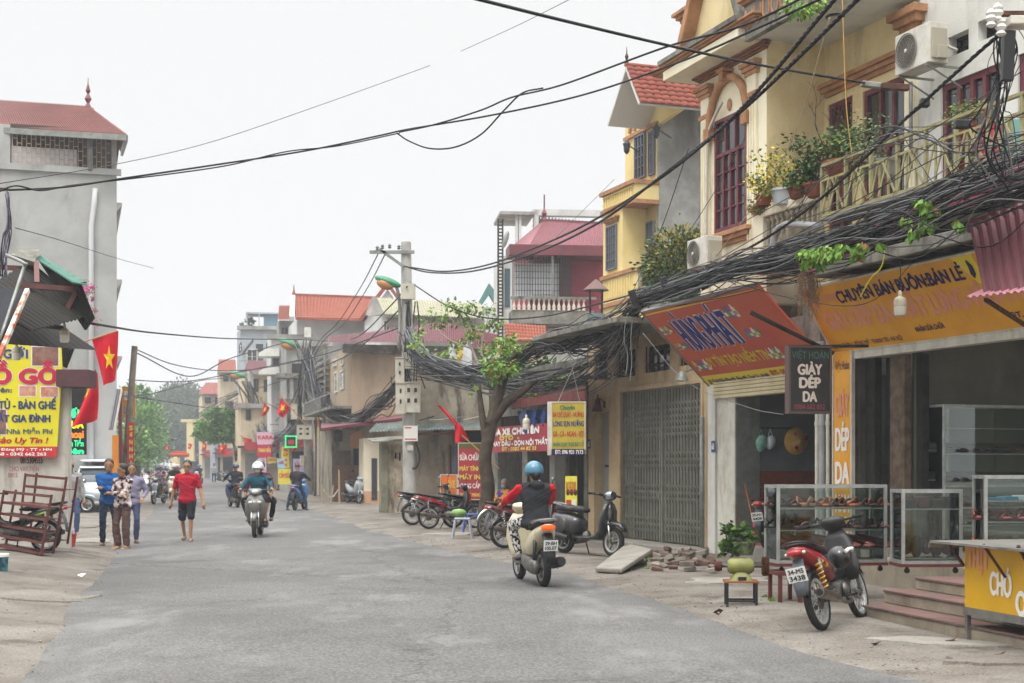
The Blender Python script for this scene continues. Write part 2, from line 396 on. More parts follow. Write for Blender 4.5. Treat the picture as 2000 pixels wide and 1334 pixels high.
wmet=pm('off_white_paint','#cfccc0','#bdb9ab',sc_=4,rough=.6,stain=.4,sc2='#7a6b58',sscale=3)
wing=pm('window_dark','#2a2f33',rough=.08,coat=.5)
gls=glass('clear_glass','#f2f6f4',alpha=.045,rough=.02)
rust=pm('rusty_steel','#5f4033','#3f2f2a',sc_=8,rough=.8,stain=.4,sc2='#2a2320')
blk=pm('black_plastic','#161617',rough=.45)
def fbox(mb,fr,pxl,pxr,pyt,pyb,pxref,y0,y1,off=0):
 x0,x1=fr.at(pxl,off),fr.at(pxr,off);z1=fr.hit(pxref,pyt,off)[1];z0=fr.hit(pxref,pyb,off)[1]
 mb.box(x0,x1,off+y0,off+y1,z0,z1);return x0,x1,z0,z1
X=lambda px,off=0:FR.at(px,off)
Z=lambda px,py,off=0:FR.hit(px,py,off)[1]
def wall_with_holes(mb,x0,x1,z0,z1,holes,y0,y1):
 xs=sorted({x0,x1,*[min(max(h[i],x0),x1)for h in holes for i in(0,1)]})
 zs=sorted({z0,z1,*[min(max(h[i],z0),z1)for h in holes for i in(2,3)]})
 for a,b in zip(xs,xs[1:]):
  run=None
  for c,d in zip(zs,zs[1:]):
   cx,cz=(a+b)/2,(c+d)/2
   if any(h[0]<cx<h[1]and h[2]<cz<h[3]for h in holes):
    if run:mb.box(a,b,y0,y1,*run);run=None
   else:run=(run[0],d)if run else(c,d)
  if run:mb.box(a,b,y0,y1,*run)
def window(par,x0,x1,z0,z1,y,mat=None,nx=2,nz_=3,fw=.06,bar=.03,split=None,name='window',depth=.07,bars=False,gmat=None):
 mat=mat or mar;mb=MB()
 mb.box(x0,x0+fw,y-depth,y,z0,z1);mb.box(x1-fw,x1,y-depth,y,z0,z1)
 mb.box(x0+fw,x1-fw,y-depth,y,z1-fw,z1);mb.box(x0+fw,x1-fw,y-depth,y,z0,z0+fw)
 o=mb.build(name,mat,par)
 g=MB();g.box(x0+fw*.5,x1-fw*.5,y-depth*.35,y-depth*.15,z0+fw*.5,z1-fw*.5);g.build('pane',gmat or wing,o)
 s=MB();yy0,yy1=y-depth*.9,y-depth*.3
 zz=z0+(z1-z0)*split if split else z1-fw
 if split:s.box(x0+fw,x1-fw,yy0,yy1,zz-bar,zz+bar)
 for i in range(1,nx):xx=x0+fw+(x1-x0-2*fw)*i/nx;s.box(xx-bar*.8,xx+bar*.8,yy0-.004,yy1,z0+fw,zz if split else z1-fw)
 for j in range(1,nz_):q=z0+fw+(zz-z0-fw)*j/nz_;s.box(x0+fw,x1-fw,yy0+.006,yy1,q-bar*.4,q+bar*.4)
 if split:
  for i in range(1,3):xx=x0+fw+(x1-x0-2*fw)*i/3;s.box(xx-bar*.6,xx+bar*.6,yy0-.003,yy1,zz+bar,z1-fw)
 if s.v:s.build('sash',mat,o)
 return o
PZ=.42
shop=thing('shoe_shop','open-fronted leather shoe shop with dim interior under the long yellow sign','shop',FR)
xa,xb=X(1600),X(2000)+3.0
zs=Z(1635,690)
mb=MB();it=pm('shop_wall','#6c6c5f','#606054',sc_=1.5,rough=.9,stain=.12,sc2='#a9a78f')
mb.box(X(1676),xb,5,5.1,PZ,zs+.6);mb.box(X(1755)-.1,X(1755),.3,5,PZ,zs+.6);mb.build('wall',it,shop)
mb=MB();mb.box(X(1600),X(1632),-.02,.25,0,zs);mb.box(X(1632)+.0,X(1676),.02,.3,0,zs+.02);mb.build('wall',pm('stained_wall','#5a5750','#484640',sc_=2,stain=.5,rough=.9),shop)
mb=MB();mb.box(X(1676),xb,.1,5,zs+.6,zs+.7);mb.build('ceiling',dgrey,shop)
mb=MB();mb.box(X(1660),xb,-.05,.12,zs-.12,zs+.0);mb.build('lintel',wmet,shop)
mb=MB();mb.box(X(1660),xb,-.0,.2,zs+.003,zs+1.25);mb.build('wall',dconc,shop)
for i,(a,b,m_)in enumerate([(1677,1695,dgrey),(1696,1722,dgrey),(1724,1752,pm('old_wood_post','#6f5f50','#4f4338',sc_=6,rough=.8,stain=.6,bump=.3)),(1754,1766,dgrey)]):
 mb=MB();yb=.12+.18*(i%2);mb.box(X(a),X(b),yb,yb+.12,PZ,zs-.12)
 if i!=2:
  for k in range(4):q=PZ+.5+k*.55;mb.box(X(a)+.02,X(b)-.02,yb-.012,yb,q,q+.42)
 mb.build('door_leaf',m_,shop,bevel=.006)
stepm=pm('step_cement',(.30,.255,.19),(.22,.19,.145),sc_=2,rough=.9,bump=.5,stain=.5,sc2=(.12,.10,.07),sscale=2)
tile=pm('red_step_tile',(.17,.095,.08),(.12,.08,.068),sc_=2.5,rough=.6,stain=.5,sc2=(.16,.12,.10),bump=.2)
A0,B0=G(1668,1206),G(2110,1300)
dv=(B0-A0).normalized();ST=Fr((A0.x,A0.y),math.degrees(math.atan2(dv.y,dv.x)))
steps=thing('entrance_steps','three worn red-tiled cement steps below the shoe shop deck','steps',ST)
for k in range(3):
 y0=k*.33;z1=[.15,.29,PZ][k];xs=[.0,.03,.10][k];back=.33 if k<2 else 3.2
 mb=MB();mb.box(xs,4.5,y0,5.0,-.1 if k==0 else[0,.15,.29][k]+.0005,z1-.025);mb.build('riser',stepm,steps,bevel=.01)
 n=12
 for i in range(n):
  a=xs+(4.5-xs)*i/n;b=xs+(4.5-xs)*(i+1)/n
  mb=MB();mb.box(a+.003,b-.003,y0-.012,y0+(.36 if k<2 else .5),z1-.024,z1);mb.build('tile',tile,steps,bevel=.004)
mb=MB();mb.box(.10,4.5,1.17,6,PZ-.024,PZ-.001);mb.build('tread',tile,steps)
deck=MB();deck.box(X(1690,-1.3),xb,-1.3,0,.0,PZ-.03);deck.box(X(1676)+.06,xb,0,4.9,.0,PZ-.031);deck.build('floor',stepm,shop)
yS,dS=.0,.58
s0,s1=X(1635),X(2000)+1.6
zt=4.2;tl=math.degrees(math.atan2(.583,zt-zs));Lh=math.hypot(.583,zt-zs)
SF=sub(FR,s0,-.02,zs+.005,tilt=0);SF=Fr(None,M=FR.M@Matrix.Translation(V((s0,-.06,zs+.01)))@Matrix.Rotation(rad(tl),4,'X'))
ysign=pm('sign_amber','#e3a31c','#d99514',sc_=1.5,rough=.5,fine=.03)
sign1=thing('shop_sign','long amber sign with dark blue headline leaning out over the shoe shop','sign',SF)
mb=MB();mb.box(0,s1-s0,0,.03,0,Lh);mb.build('panel',ysign,sign1)
mb=MB()
for a,b,c,d in((-.03,0,-.03,Lh+.03),(0,s1-s0,-.03,0),(0,s1-s0,Lh,Lh+.03)):mb.box(a,b,-.012,.04,c,d)
mb.build('frame',wmet,sign1)
navy=pm('navy_lettering','#2a2350',rough=.6);pink=pm('faded_pink_lettering','#dd8f7c','#e0a070',sc_=14,rough=.6,soft=.5)
textpx('CHUYÊN BÁN BUÔN:BÁN LẺ',SF,(1641,592),(1874,520),-.006,navy,sign1,bold=.05)
textpx('Việt Hoàn',SF,(1583,596),(1625,568),-.006,pink,sign1,bold=.03)
x0,z0=SF.hit(1622,645,0);x1,z1=SF.hit(2050,575,0)
text('GIÀY-DÉP DA-THẮT LƯNG-VÍ DA NAM',x0,x1,Lh*.34,Lh*.60,-.006,pink,sign1,bold=.07)
text('ĐC: 6A THÔN 1  ĐÔNG MỸ - THANH TRÌ - HÀ NỘI',.08,SF.hit(1760,655)[0],Lh*.05,Lh*.12,-.006,navy,sign1,bold=.02)
text('NHẬN SỬA CHỮA',SF.hit(1795,655)[0],SF.hit(1852,650)[0],Lh*.13,Lh*.20,-.006,navy,sign1,bold=.03)
text('ĐT. 0984',SF.hit(1980,630)[0],SF.hit(1980,630)[0]+.6,Lh*.13,Lh*.2,-.006,navy,sign1,bold=.03)
mb=MB();a=SF.hit(1876,545)[0];mb.prism([(a,Lh),(a+.42,Lh),(a+.42,Lh*.62),(a+.30,Lh*.62)],-.004,0);mb.build('corner_panel',pm('lemon_print','#e8cf1c',rough=.5),sign1)
mb=MB();sx=a+.28;mb.loft([(sx,Lh*.70,.004,.01,-.01),(sx+.01,Lh*.75,.006,.05,-.01),(sx+.02,Lh*.85,.006,.04,-.01),(sx-.01,Lh*.93,.004,.012,-.01)],8);mb.build('shoe_print',navy,sign1)
VSg=thing('shop_sign','tall narrow amber column sign at the left edge of the shoe shop','sign',FR)
vx0,vx1=X(1637),X(1671);vz1=Z(1650,688);vz0=.55
mb=MB();mb.box(vx0,vx1,-.075,-.04,vz0,vz1);mb.build('panel',ysign,VSg)
mb=MB();mb.box(vx0-.03,vx0,-.09,-.03,vz0-.03,vz1+.0);mb.box(vx1,vx1+.035,-.09,-.03,vz0-.03,vz1+.0);mb.build('frame',wmet,VSg)
whl=pm('white_lettering','#e9e4dc',rough=.6)
text('Việt Hoàn',vx0+.05,vx1-.05,Z(1655,722),Z(1655,705),-.083,navy,VSg,bold=.02)
for t,y0,y1 in(('GIÀY',812,770),('DÉP',880,836),('DA',944,903),('NAM',1000,966),('NỮ',1050,1020)):
 text(t,vx0+.06,vx1-.05,Z(1655,y0),Z(1655,y1),-.083,pink if t=='GIÀY' else whl,VSg,bold=.06)
pvc=pm('grey_pvc','#9c9fa0','#8b8d8d',sc_=4,rough=.5)
for px,r,m_ in((1607,.035,wmet),(1617,.055,pvc),(1628,.03,wmet)):
 mb=MB();mb.tube([FR.M.inverted()@P(px,HY,1)if 0 else(X(px),-.1,.02),(X(px),-.1,zs+.2)],r,10)
 for z in(1.2,2.2):mb.tube([(X(px),-.1,z),(X(px),-.1,z+.06)],r*1.25,10)
 tag(mb.build('drain_pipe',m_,fr=FR,smooth=True,ang=40),{1607:'thin pale pipe furthest from the yellow column',1617:'thick grey plastic pipe between two thin pipes beside the yellow column',1628:'thin pale pipe touching the yellow column sign'}[px],'pipe','pipes beside the yellow column')
LB=Fr((P(1531,800,20.1).x,20.1),8)
lbs=thing('hanging_sign','black lightbox sign with cream letters hanging over the pavement','sign',LB)
bx0,bz0=LB.hit(1541,806);bx1,bz1=LB.hit(1623,677)
mb=MB();mb.box(bx0,bx1,0,.14,bz0,bz1);mb.build('box',pm('faded_red_side','#b08a86','#8d6d68',sc_=6,rough=.6),lbs)
mb=MB();mb.box(bx0+.02,bx1-.02,-.01,0,bz0+.02,bz1-.02);mb.build('panel',pm('black_sign_face','#171717','#1f1f1e',sc_=5,rough=.4),lbs)
mb=MB()
for a,b,c,d in((bx0-.01,bx0+.02,bz0-.01,bz1+.01),(bx1-.02,bx1+.01,bz0-.01,bz1+.01),(bx0,bx1,bz0-.012,bz0+.02),(bx0,bx1,bz1-.02,bz1+.012)):mb.box(a,b,-.02,.15,c,d)
mb.build('frame',pm('brown_sign_frame','#5b4c48',rough=.6),lbs)
gr=pm('dull_green_lettering','#3f6f5c',rough=.6);rd_=pm('dull_red_lettering','#9c4148',rough=.6);cr_=pm('cream_lettering','#d8cbbd',rough=.6)
for t,l,b,r,tp,m_,bo in(('VIỆT HOÀN',1547,700,1619,687,gr,.0),('GIÀY',1559,731,1605,712,cr_,.06),('DÉP',1562,757,1602,738,cr_,.06),('DA',1569,784,1595,765,cr_,.06),('0984 682 852',1552,799,1611,790,rd_,.0)):
 textpx(t,LB,(l,b),(r,tp),-.014,m_,lbs,bold=bo)
mb=MB();mb.beam((bx0,.07,bz1),(bx0+1.2,.07,bz1+.02),.04);a_,b_=LB.hit(1466,610,.3),LB.hit(1628,690,.25);mb.tube([V((a_[0],.3,a_[1])),V((b_[0],.25,b_[1]))],.032,8);mb.build('bracket',dgrey,lbs)
hp=thing('drinks_shop','narrow dim shop with half-raised cream shutter and red boarded wall','shop',FR)
hx0,hx1=X(1437),X(1600);hz1=Z(1500,772)
mb=MB();mb.box(X(1403),hx0,-.02,.45,0,hz1+.25);mb.build('pilaster',wmet,hp)
mb=MB();mb.box(X(1388),X(1403)-.02,-.06,.1,0,hz1+.5);mb.build('pilaster',wht,hp)
mb=MB();mb.box(hx0-.02,hx0+.03,-.01,.45,0,hz1+.1);mb.build('door_jamb',gmet,hp)
mb=MB();mb.box(X(1403),hx1+.1,-.05,4,hz1+.26,hz1+1.2);mb.build('wall',dconc,hp)
mb=MB()
for k in range(5):mb.box(X(1403)+.01,X(1603),-.12+.004*k,.1,hz1+.01+k*.065,hz1+.01+k*.065+.058)
mb.build('roller_shutter',pm('cream_shutter','#cfc3a0','#bfb38f',sc_=3,rough=.6),hp,bevel=.008)
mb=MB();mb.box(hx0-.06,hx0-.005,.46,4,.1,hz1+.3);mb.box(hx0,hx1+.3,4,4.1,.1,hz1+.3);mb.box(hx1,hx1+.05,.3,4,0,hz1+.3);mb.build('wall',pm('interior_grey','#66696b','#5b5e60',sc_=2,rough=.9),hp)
for k in range(4):
 mb=MB();mb.box(hx0-.004,hx0+.02,.47,3.9,.26+k*.31,.26+(k+1)*.31-.006);mb.build('board',pm('red_brown_board','#7d3e2c','#6a3426',sc_=5,rough=.6,stain=.2),hp)
mb=MB();mb.box(hx0,hx1+.3,-.3,4,0,.25);mb.build('floor',conc,hp)
HF=Fr(None,M=FR.M@Matrix.Translation(V((X(1391),-.02,Z(1391,757))))@Matrix.Rotation(math.atan2(1.35,4.26-2.975),4,'X'))
HL=math.hypot(1.35,1.285);HW=X(1640)-X(1391)-.05
hs=thing('shop_sign','red and orange sign reading HÙNG PHÁT tilted out under the cables','sign',HF)
redp=pm('red_print','#b0402f','#bd5a38',sc_=.9,rough=.5,soft=.6);lem=pm('yellow_print','#d9c225',rough=.5)
mb=MB();mb.box(0,HW,0,.03,HL*.15,HL);mb.build('panel',redp,hs)
mb=MB();mb.box(0,HW,0,.03,0,HL*.15-.001);mb.build('strip',lem,hs)
mb=MB();mb.box(0.02,HW,-.003,-.0005,HL*.955,HL*.97);mb.build('strip',lem,hs)
mb=MB();mb.box(-.03,0,-.02,.04,-.02,HL+.02);mb.box(0,HW,-.02,.04,HL,HL+.03);mb.build('frame',gmet,hs)
whb=pm('white_outline','#d7d3cf',rough=.6);blu=pm('blue_lettering','#2a2f78',rough=.6)
for m_,y,bo in((whb,-.004,.13),(blu,-.010,.06)):
 text('HÙNG',.60,1.42,HL*.47,HL*.84,y,m_,hs,bold=bo);text('PHÁT',1.54,2.46,HL*.47,HL*.84,y,m_,hs,bold=bo)
text('UY TÍN TẠO NIỀM TIN',.60,2.75,HL*.25,HL*.36,-.006,lem,hs,bold=.03)
text('ĐC: Số 60 đường Đông Mỹ - Đông Mỹ - Thanh Trì - Hà Nội',.12,2.2,HL*.045,HL*.10,-.006,blu,hs,bold=.03)
text('ĐT: 0984',2.3,2.95,HL*.04,HL*.12,-.006,redp,hs,bold=.05)
cols=['#cfc9b8','#7f9a5c','#c8b24a','#8b5f4a','#4a6a8c','#b04a7a','#d9d3c4','#5c8c6a']
for gi,(cx,cz,nn,hh)in enumerate([(.12,.70,4,.18),(.16,.50,4,.15),(.18,.22,5,.24),(2.55,.74,4,.26),(2.66,.50,4,.2),(2.76,.24,4,.24)]):
 for k in range(nn):
  mb=MB();r_=.045;xx=cx+k*.10;mb.prism([(xx-r_,HL*cz),(xx+r_,HL*cz),(xx+r_,HL*cz+hh*.75),(xx+r_*.4,HL*cz+hh*.85),(xx+r_*.4,HL*cz+hh),(xx-r_*.4,HL*cz+hh),(xx-r_*.4,HL*cz+hh*.85),(xx-r_,HL*cz+hh*.75)],-.006-.001*k,0)
  mb.k=0;mb.build('product_print',pm('print%d'%((gi+k)%8),cols[(gi+k)%8],rough=.5),hs)
  mb=MB();mb.box(xx-r_*.9,xx+r_*.9,-.012,-.011,HL*cz+hh*.2,HL*cz+hh*.5);mb.build('product_label',pm('print%d'%((gi+k+3)%8),cols[(gi+k+3)%8],rough=.5),hs)
bb=thing('gated_house','beige rendered single-storey house with tall folding metal gate','house',FR)
bx0,bx1=X(1149),X(1386);bt=Z(1300,610)
gate=(X(1213),X(1371),.0,Z(1371,748));door=(X(1160),X(1189),.0,Z(1175,805))
vents=[(X(a),X(b),Z(b,y1),Z(b,y0))for a,b,y0,y1 in((1160,1187,688,740),(1205,1241,680,733),(1257,1308,668,722),(1326,1350,660,712))]
mb=MB();wall_with_holes(mb,bx0,bx1,0,bt,[gate,door]+vents,0,.28);mb.build('wall',beige,bb,bevel=.006)
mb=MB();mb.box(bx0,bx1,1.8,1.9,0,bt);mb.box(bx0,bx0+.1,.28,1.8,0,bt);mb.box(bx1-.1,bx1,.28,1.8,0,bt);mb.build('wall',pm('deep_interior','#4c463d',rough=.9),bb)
mb=MB();mb.box(gate[0]-.09,gate[0],-.035,.2,0,gate[3]+.09);mb.box(gate[1],gate[1]+.07,-.035,.2,0,gate[3]+.09);mb.box(gate[0],gate[1],-.035,.2,gate[3]+.0,gate[3]+.09);mb.build('door_surround',beige,bb,bevel=.01)
mb=MB();mb.box(bx0+.02,bx1+.1,-.6,.0,-.1,.12);mb.build('plinth',conc,bb,bevel=.02)
for h in vents:
 w_=MB();n=4
 for i in range(n+1):xx=h[0]+(h[1]-h[0])*i/n;w_.box(xx-.012,xx+.012,.05,.075,h[2],h[3])
 w_.box(h[0],h[1],.051,.074,h[2]+.15,h[2]+.17);w_.box(h[0],h[1],.04,.3,h[2]-.02,h[2])
 o=w_.build('window',pm('vent_frame','#4b463f',rough=.8),bb)
 g=MB();g.box(h[0],h[1],.12,.14,h[2],h[3]);g.build('pane',wing,o)
gt=thing('folding_gate','closed grey folding steel gate with criss-cross lattice in the beige house','gate',FR)
gx0,gx1,gz1=gate[0]+.02,gate[1]-.02,gate[3]-.02;gz0=.14
barm=pm('gate_grey','#908f84','#7c7b71',sc_=5,rough=.5,metal=.3,stain=.35,sc2='#6a6152',sscale=3)
n=54;bm_=MB();bm_.box(-.011,.011,-.008,.008,0,gz1-gz0);bme=bm_.mesh('bar',barm)
for i in range(n+1):
 x=gx0+(gx1-gx0)*i/n
 inst(bme,'slat',gt,Matrix.Translation(V((x,.06+(.012 if i%2 else 0),gz0))))
mb=MB()
for zc in(.42,1.05,1.68,2.28,2.62):
 for i in range(n):
  xa_=gx0+(gx1-gx0)*i/n;xb_=gx0+(gx1-gx0)*(i+1)/n
  for q in(-.12,0,.12):
   mb.beam((xa_,.045,zc+q+(.05 if i%2 else-.05)),(xb_,.045,zc+q+(-.05 if i%2 else .05)),.014,.006)
o=mb.build('lattice',barm,gt);o['kind']='stuff'
mb=MB()
for x in(gx0-.01,(gx0+gx1)/2-.045,(gx0+gx1)/2+.045,gx1+.01):mb.box(x-.02,x+.02,.03,.1,gz0-.02,gz1)
mb.box(gx0,gx1,.03,.1,gz1,gz1+.05);mb.build('gate_frame',barm,gt)
mb=MB();mb.tube([((gx0+gx1)/2-.045,.0,1.3),((gx0+gx1)/2-.045,-.03,1.33),((gx0+gx1)/2-.045,-.03,1.47),((gx0+gx1)/2-.045,0,1.5)],.01);mb.box((gx0+gx1)/2-.07,(gx0+gx1)/2-.02,-.0,.03,.95,1.05);mb.build('handle',gmet,gt)
mb=MB();mb.box(gx0,gx1,.5,.52,0,gz1);mb.build('backing',pm('gate_dark_sheet','#57584f',rough=.7),gt)
mb=MB();mb.box(door[0],door[1],.2,.24,0.05,door[3]);dl=mb.build('door',pm('frosted_door','#8d8f88',rough=.3),bb)
mb=MB();mb.box(door[0]+.2,door[1],.17,.2,1.55,1.6);mb.box(door[0]+.2,door[1],.17,.2,.3,.35);mb.build('sash',dgrey,dl)
num=pm('number_blue','#274a7c',rough=.4)
for px,py,t,lab in((1151,867,'62','small blue house number plate 62 on the beige house corner'),(1394,872,'60','small blue house number plate 60 beside the tall white post')):
 x,z=FR.hit(px,py,-.06 if px>1300 else 0);yy=-.075 if px>1300 else-.012
 npl=thing('number_plate',lab,'number plate',FR,'house number plates');mb=MB();mb.box(x-.07,x+.07,yy,yy+.012,z-.1,z+.1);mb.build('panel',num,npl,bevel=.003)
 text(t,x-.045,x+.045,z-.05,z+.05,yy-.003,whl,npl,bold=.05)
x,z=FR.hit(1168,795,-.15)
wl=thing('wall_lamp','old brown bell-shaped wall lamp above the narrow side door','lamp',sub(FR,x,-.16,z))
mb=MB();mb.lathe([(.11,-.1),(.115,-.08),(.075,.05),(.06,.14),(.02,.2),(.015,.26)],n=12);mb.build('lamp_shade',rust,wl,smooth=True,ang=50)
mb=MB();mb.tube([(0,.16,.08),(0,.08,.16),(0,0,.2)],.012);mb.box(-.04,.04,.14,.16,-.02,.12);mb.build('bracket',rust,wl)
bulbm=pm('bulb_white','#d8d4c6',rough=.35);bulbb=pm('bulb_base','#bdb6a0',rough=.5)
def bulb(px,py,d,cord,label,k=1.0):
 p=P(px,py,d);f=Fr(p)
 t=thing('light_bulb',label,'light bulb',f,'big hanging LED bulbs')
 mb=MB();mb.lathe([(.001,-.1*k),(.05*k,-.095*k),(.062*k,-.07*k),(.062*k,.0)],n=16);mb.build('diffuser',bulbm,t,smooth=True,ang=50)
 mb=MB();mb.lathe([(.064*k,.002),(.064*k,.05*k),(.05*k,.085*k),(.022*k,.1*k),(.018*k,.15*k),(.006,.16*k)],n=16);mb.build('housing',bulbb,t,smooth=True,ang=50)
 mb=MB();mb.tube([V((0,0,.15*k)),V((.01,0,cord*.5)),V((0,0,cord))],.006,5);mb.build('cord',blk,t)
 return t
bulb(1758,598,18.0,.62,'cream LED bulb hanging on a cord in front of the amber sign',1.25)
bulb(126,655,21,.35,'white LED bulb hanging under the dark awning above the furniture sign',1.1)
bulb(1028,828,30,.45,'white LED bulb hanging in front of the blue tarpaulin',1.25)
bulb(32,690,22,.4,'dim LED bulb hanging before the top of the furniture sign',1.1)
x,z=FR.hit(1331,735,-.3)
fl=tag(MB().lathe([(.001,.1),(.05,.09),(.1,0),(.13,-.08),(.001,-.1)],(x,-.3,z),12).beam((x,-.3,z+.05),(x,.1,z+.2),.03).build('flood_lamp',gmet,fr=FR,smooth=True,ang=50),'round grey flood lamp under the red tilted sign edge','lamp')
ro=thing('shop_canopy','weathered concrete canopy edge running above the amber shoe shop sign','canopy',FR)
fo=-1.0;fx0,fx1=X(1590,fo),X(1900,fo)
zf0,zf1=Z(1590,560,fo),Z(1900,443,fo)
mb=MB();zl=(zf0+zf1)/2;mb.box(fx0,fx1+1.5,fo,fo+.1,zl-.0,zl+.17);mb.box(fx0,fx1+1.5,fo+.1,.2,zl+.12,zl+.17);mb.build('slab',dconc,ro,bevel=.01)
for k in range(5):
 mb=MB();xx=fx0+.1+k*1.1;mb.beam((xx,fo+.1,zl+.08),(xx,.1,zl+.08),.06,.08);mb.build('joist',gmet,ro)
print('canopy',zl,zf0,zf1)
aw=thing('sheet_awning','maroon corrugated metal awning hanging at the upper right of the shoe shop','awning',FR)
def lp(px,py,off):x,z=FR.hit(px,py,off);return V((x,off,z))
ao=-1.5
mb=MB();a,b=lp(1893,440,ao),lp(2060,370,ao);c_,d_=lp(2080,560,ao-.3),lp(1922,575,ao-.3);mb.corr(d_,c_,b,a,9,.03);mb.build('sheet',marp,aw)
mb=MB();mb.box(X(1893,ao),X(2050,ao),ao-.03,ao+.05,Z(1893,455,ao),Z(1893,430,ao));mb.build('flashing',marp,aw)
mb=MB();a,b=lp(1885,582,ao-.4),lp(2080,562,ao-.4);mb.corr(a,b,b+V((0,1.2,.5)),a+V((0,1.2,.5)),14,.02);mb.build('sheet',pm('pink_sheet','#b9808a',rough=.6),aw)
mb=MB();mb.beam(lp(1925,585,ao-.2),lp(2010,640,-.3),.04);mb.build('bracket',rust,aw)
mb=MB();o_=-.75;mb.corr(lp(1560,545,o_),lp(2060,340,o_),lp(2060,340,o_)+V((0,0,.3)),lp(1560,545,o_)+V((0,0,.3)),30,.02)
tag(mb.build('sheet_cladding',pm('crimson_sheet','#8e2f4b','#7c2a42',sc_=2,rough=.5),fr=FR),'crimson corrugated strip between the balcony and the canopy','cladding')
yh=thing('yellow_house','ochre town house with orange mouldings arched window and balconies','house',FR)
F1=Z(1497,520)
CT=Z(1490,86)
yx0,yx1=X(1370),X(1497);ybk=1.11
win=(X(1397)-.02,X(1457)+.02,Z(1397,456),Z(1397,238))
mb=MB();wall_with_holes(mb,yx0,yx1,F1-.6,CT+.1,[win],0,.25);mb.box(yx1-.25,yx1,.25,3,F1-.6,CT+.16);mb.build('wall',crm,yh)
mb=MB();mb.box(yx1+.0,yx1+.005,.002,ybk+.1,F1-.2,CT+.1);mb.build('wall',yel,yh)
xr_=X(1786,ybk)
doors=[(X(1617,ybk),X(1665,ybk),F1+.15,Z(1617,206,ybk)),(X(1685,ybk),X(1772,ybk),F1+.15,Z(1685,180,ybk))]
mb=MB();wall_with_holes(mb,yx1,xr_,F1-.2,CT+.3,doors,ybk,ybk+.25);mb.build('wall',yel,yh)
mb=MB();mb.box(yx0,xr_,6,6.2,0,CT+3);mb.box(yx0,yx0+.25,.25,6,F1-.6,CT+.1);mb.box(yx0+.001,yx1,.3,.35,F1,CT);mb.build('wall',gconc,yh)
wbox=window(yh,win[0],win[1],win[2],win[3],.06,mar,nx=4,nz_=4,fw=.06,bar=.03,split=.68)
for k,d in enumerate(doors):window(yh,d[0],d[1],d[2],d[3],ybk+.1,mar,nx=2+2*k,nz_=3,fw=.08,bar=.05,split=.62,name='balcony_door')
def mould(z0,z1,x0,x1,o0,o1,mat=org,steps_=3,y0=0,par=None):
 mb=MB()
 for i in range(steps_):
  a=z0+(z1-z0)*i/steps_;b=z0+(z1-z0)*(i+1)/steps_;oo=o0+(o1-o0)*i/max(1,steps_-1);mb.box(x0-(oo-.02),x1+(oo-.02),y0-oo,y0+.02,a,b-.0005)
 return mb.build('cornice',mat,par or yh,bevel=.008)
mould(CT-.11,CT-.002,yx0,yx1,.05,.14,pm('brown_trim','#8f6048','#7c523e',sc_=3,rough=.85,stain=.3))
mb=MB();mb.box(yx0-.45,yx1+.03,-.55,.3,CT,CT+.17);mb.build('slab',crm,yh,bevel=.01)
mould(CT+.172,CT+.28,yx0-.4,yx1+.03,.5,.6)
mb=MB();mb.box(yx0-.5,yx1+.08,-.64,.3,CT+.282,CT+.36);mb.build('slab',dconc,yh)
mould(win[2]-.28,win[2]-.06,win[0]-.12,win[1]+.12,.05,.16)
for px in(1372,1462):
 a=X(px)+.02;b=a+.30
 mb=MB();mb.box(a,b,-.05,0,F1-.4,CT-.2)
 for k in range(3):mb.box(a+.05+k*.08,a+.085+k*.08,-.075,-.05,F1+.5,CT-.85)
 mb.build('pilaster',crm,yh,bevel=.006);mould(CT-.44,CT-.22,a-.01,b+.01,.07,.14);mould(CT-.80,CT-.72,a,b,.07,.09,steps_=1)
cxw=(win[0]+win[1])/2;rw=(win[1]-win[0])/2+.10;zb=win[3]-.12
mb=MB();pts=[(cxw+rw*math.cos(rad(a)),-.06,zb+rw*1.12*math.sin(rad(a)))for a in range(0,181,12)];mb.tube(pts,.07,8);mb.build('arch_moulding',org,yh,smooth=True,ang=50)
mb=MB();mb.box(cxw-.07,cxw+.07,-.2,0,zb+rw*1.05,zb+rw*1.25);mb.box(cxw-.13,cxw+.13,-.22,0,zb+rw*1.25,zb+rw*1.34);mb.build('keystone',org,yh,bevel=.01)
for s in(-1,1):mb=MB();mb.box(cxw+s*rw-.1,cxw+s*rw+.1,-.13,0,zb-.2,zb+.02);mb.build('impost',org,yh,bevel=.01)
mb=MB();mb.ell((cxw,-.02,win[3]+.17),(.07,.03,.11));mb.build('oval_boss',org,yh,smooth=True)
mb=MB();a,z_=FR.hit(1476,487);mb.box(a-.12,a+.12,-.04,0,z_-.17,z_+.17);mb.ell((a,-.04,z_),(.06,.03,.07));mb.build('square_boss',org,yh)
mould(doors[0][3]+.12,doors[0][3]+.34,yx1+.1,xr_-.2,.05,.16,y0=ybk)
a=X(1772,ybk)+.02;mb=MB();mb.box(a,a+.26,ybk-.07,ybk,F1,CT+.0);mb.box(a+.08,a+.18,ybk-.1,ybk-.07,F1,CT-.5);mb.build('pilaster',crm,yh,bevel=.006);mould(CT-.45,CT-.1,a-.01,a+.27,.1,.24,y0=ybk)
uz=CT+.02;ux0,ux1=yx1,xr_+.15
mb=MB();mb.box(ux0,ux1,-.3,ybk+.2,uz+.0,uz+.1);mb.build('soffit',wht,yh)
mb=MB();mb.box(ux0,ux1,-.42,-.3,uz-.06,uz+.55);mb.box(ux0,ux1,-.3,ybk,uz+.101,uz+.2);mb.build('balcony_front',dconc,yh,bevel=.01)
mb=MB()
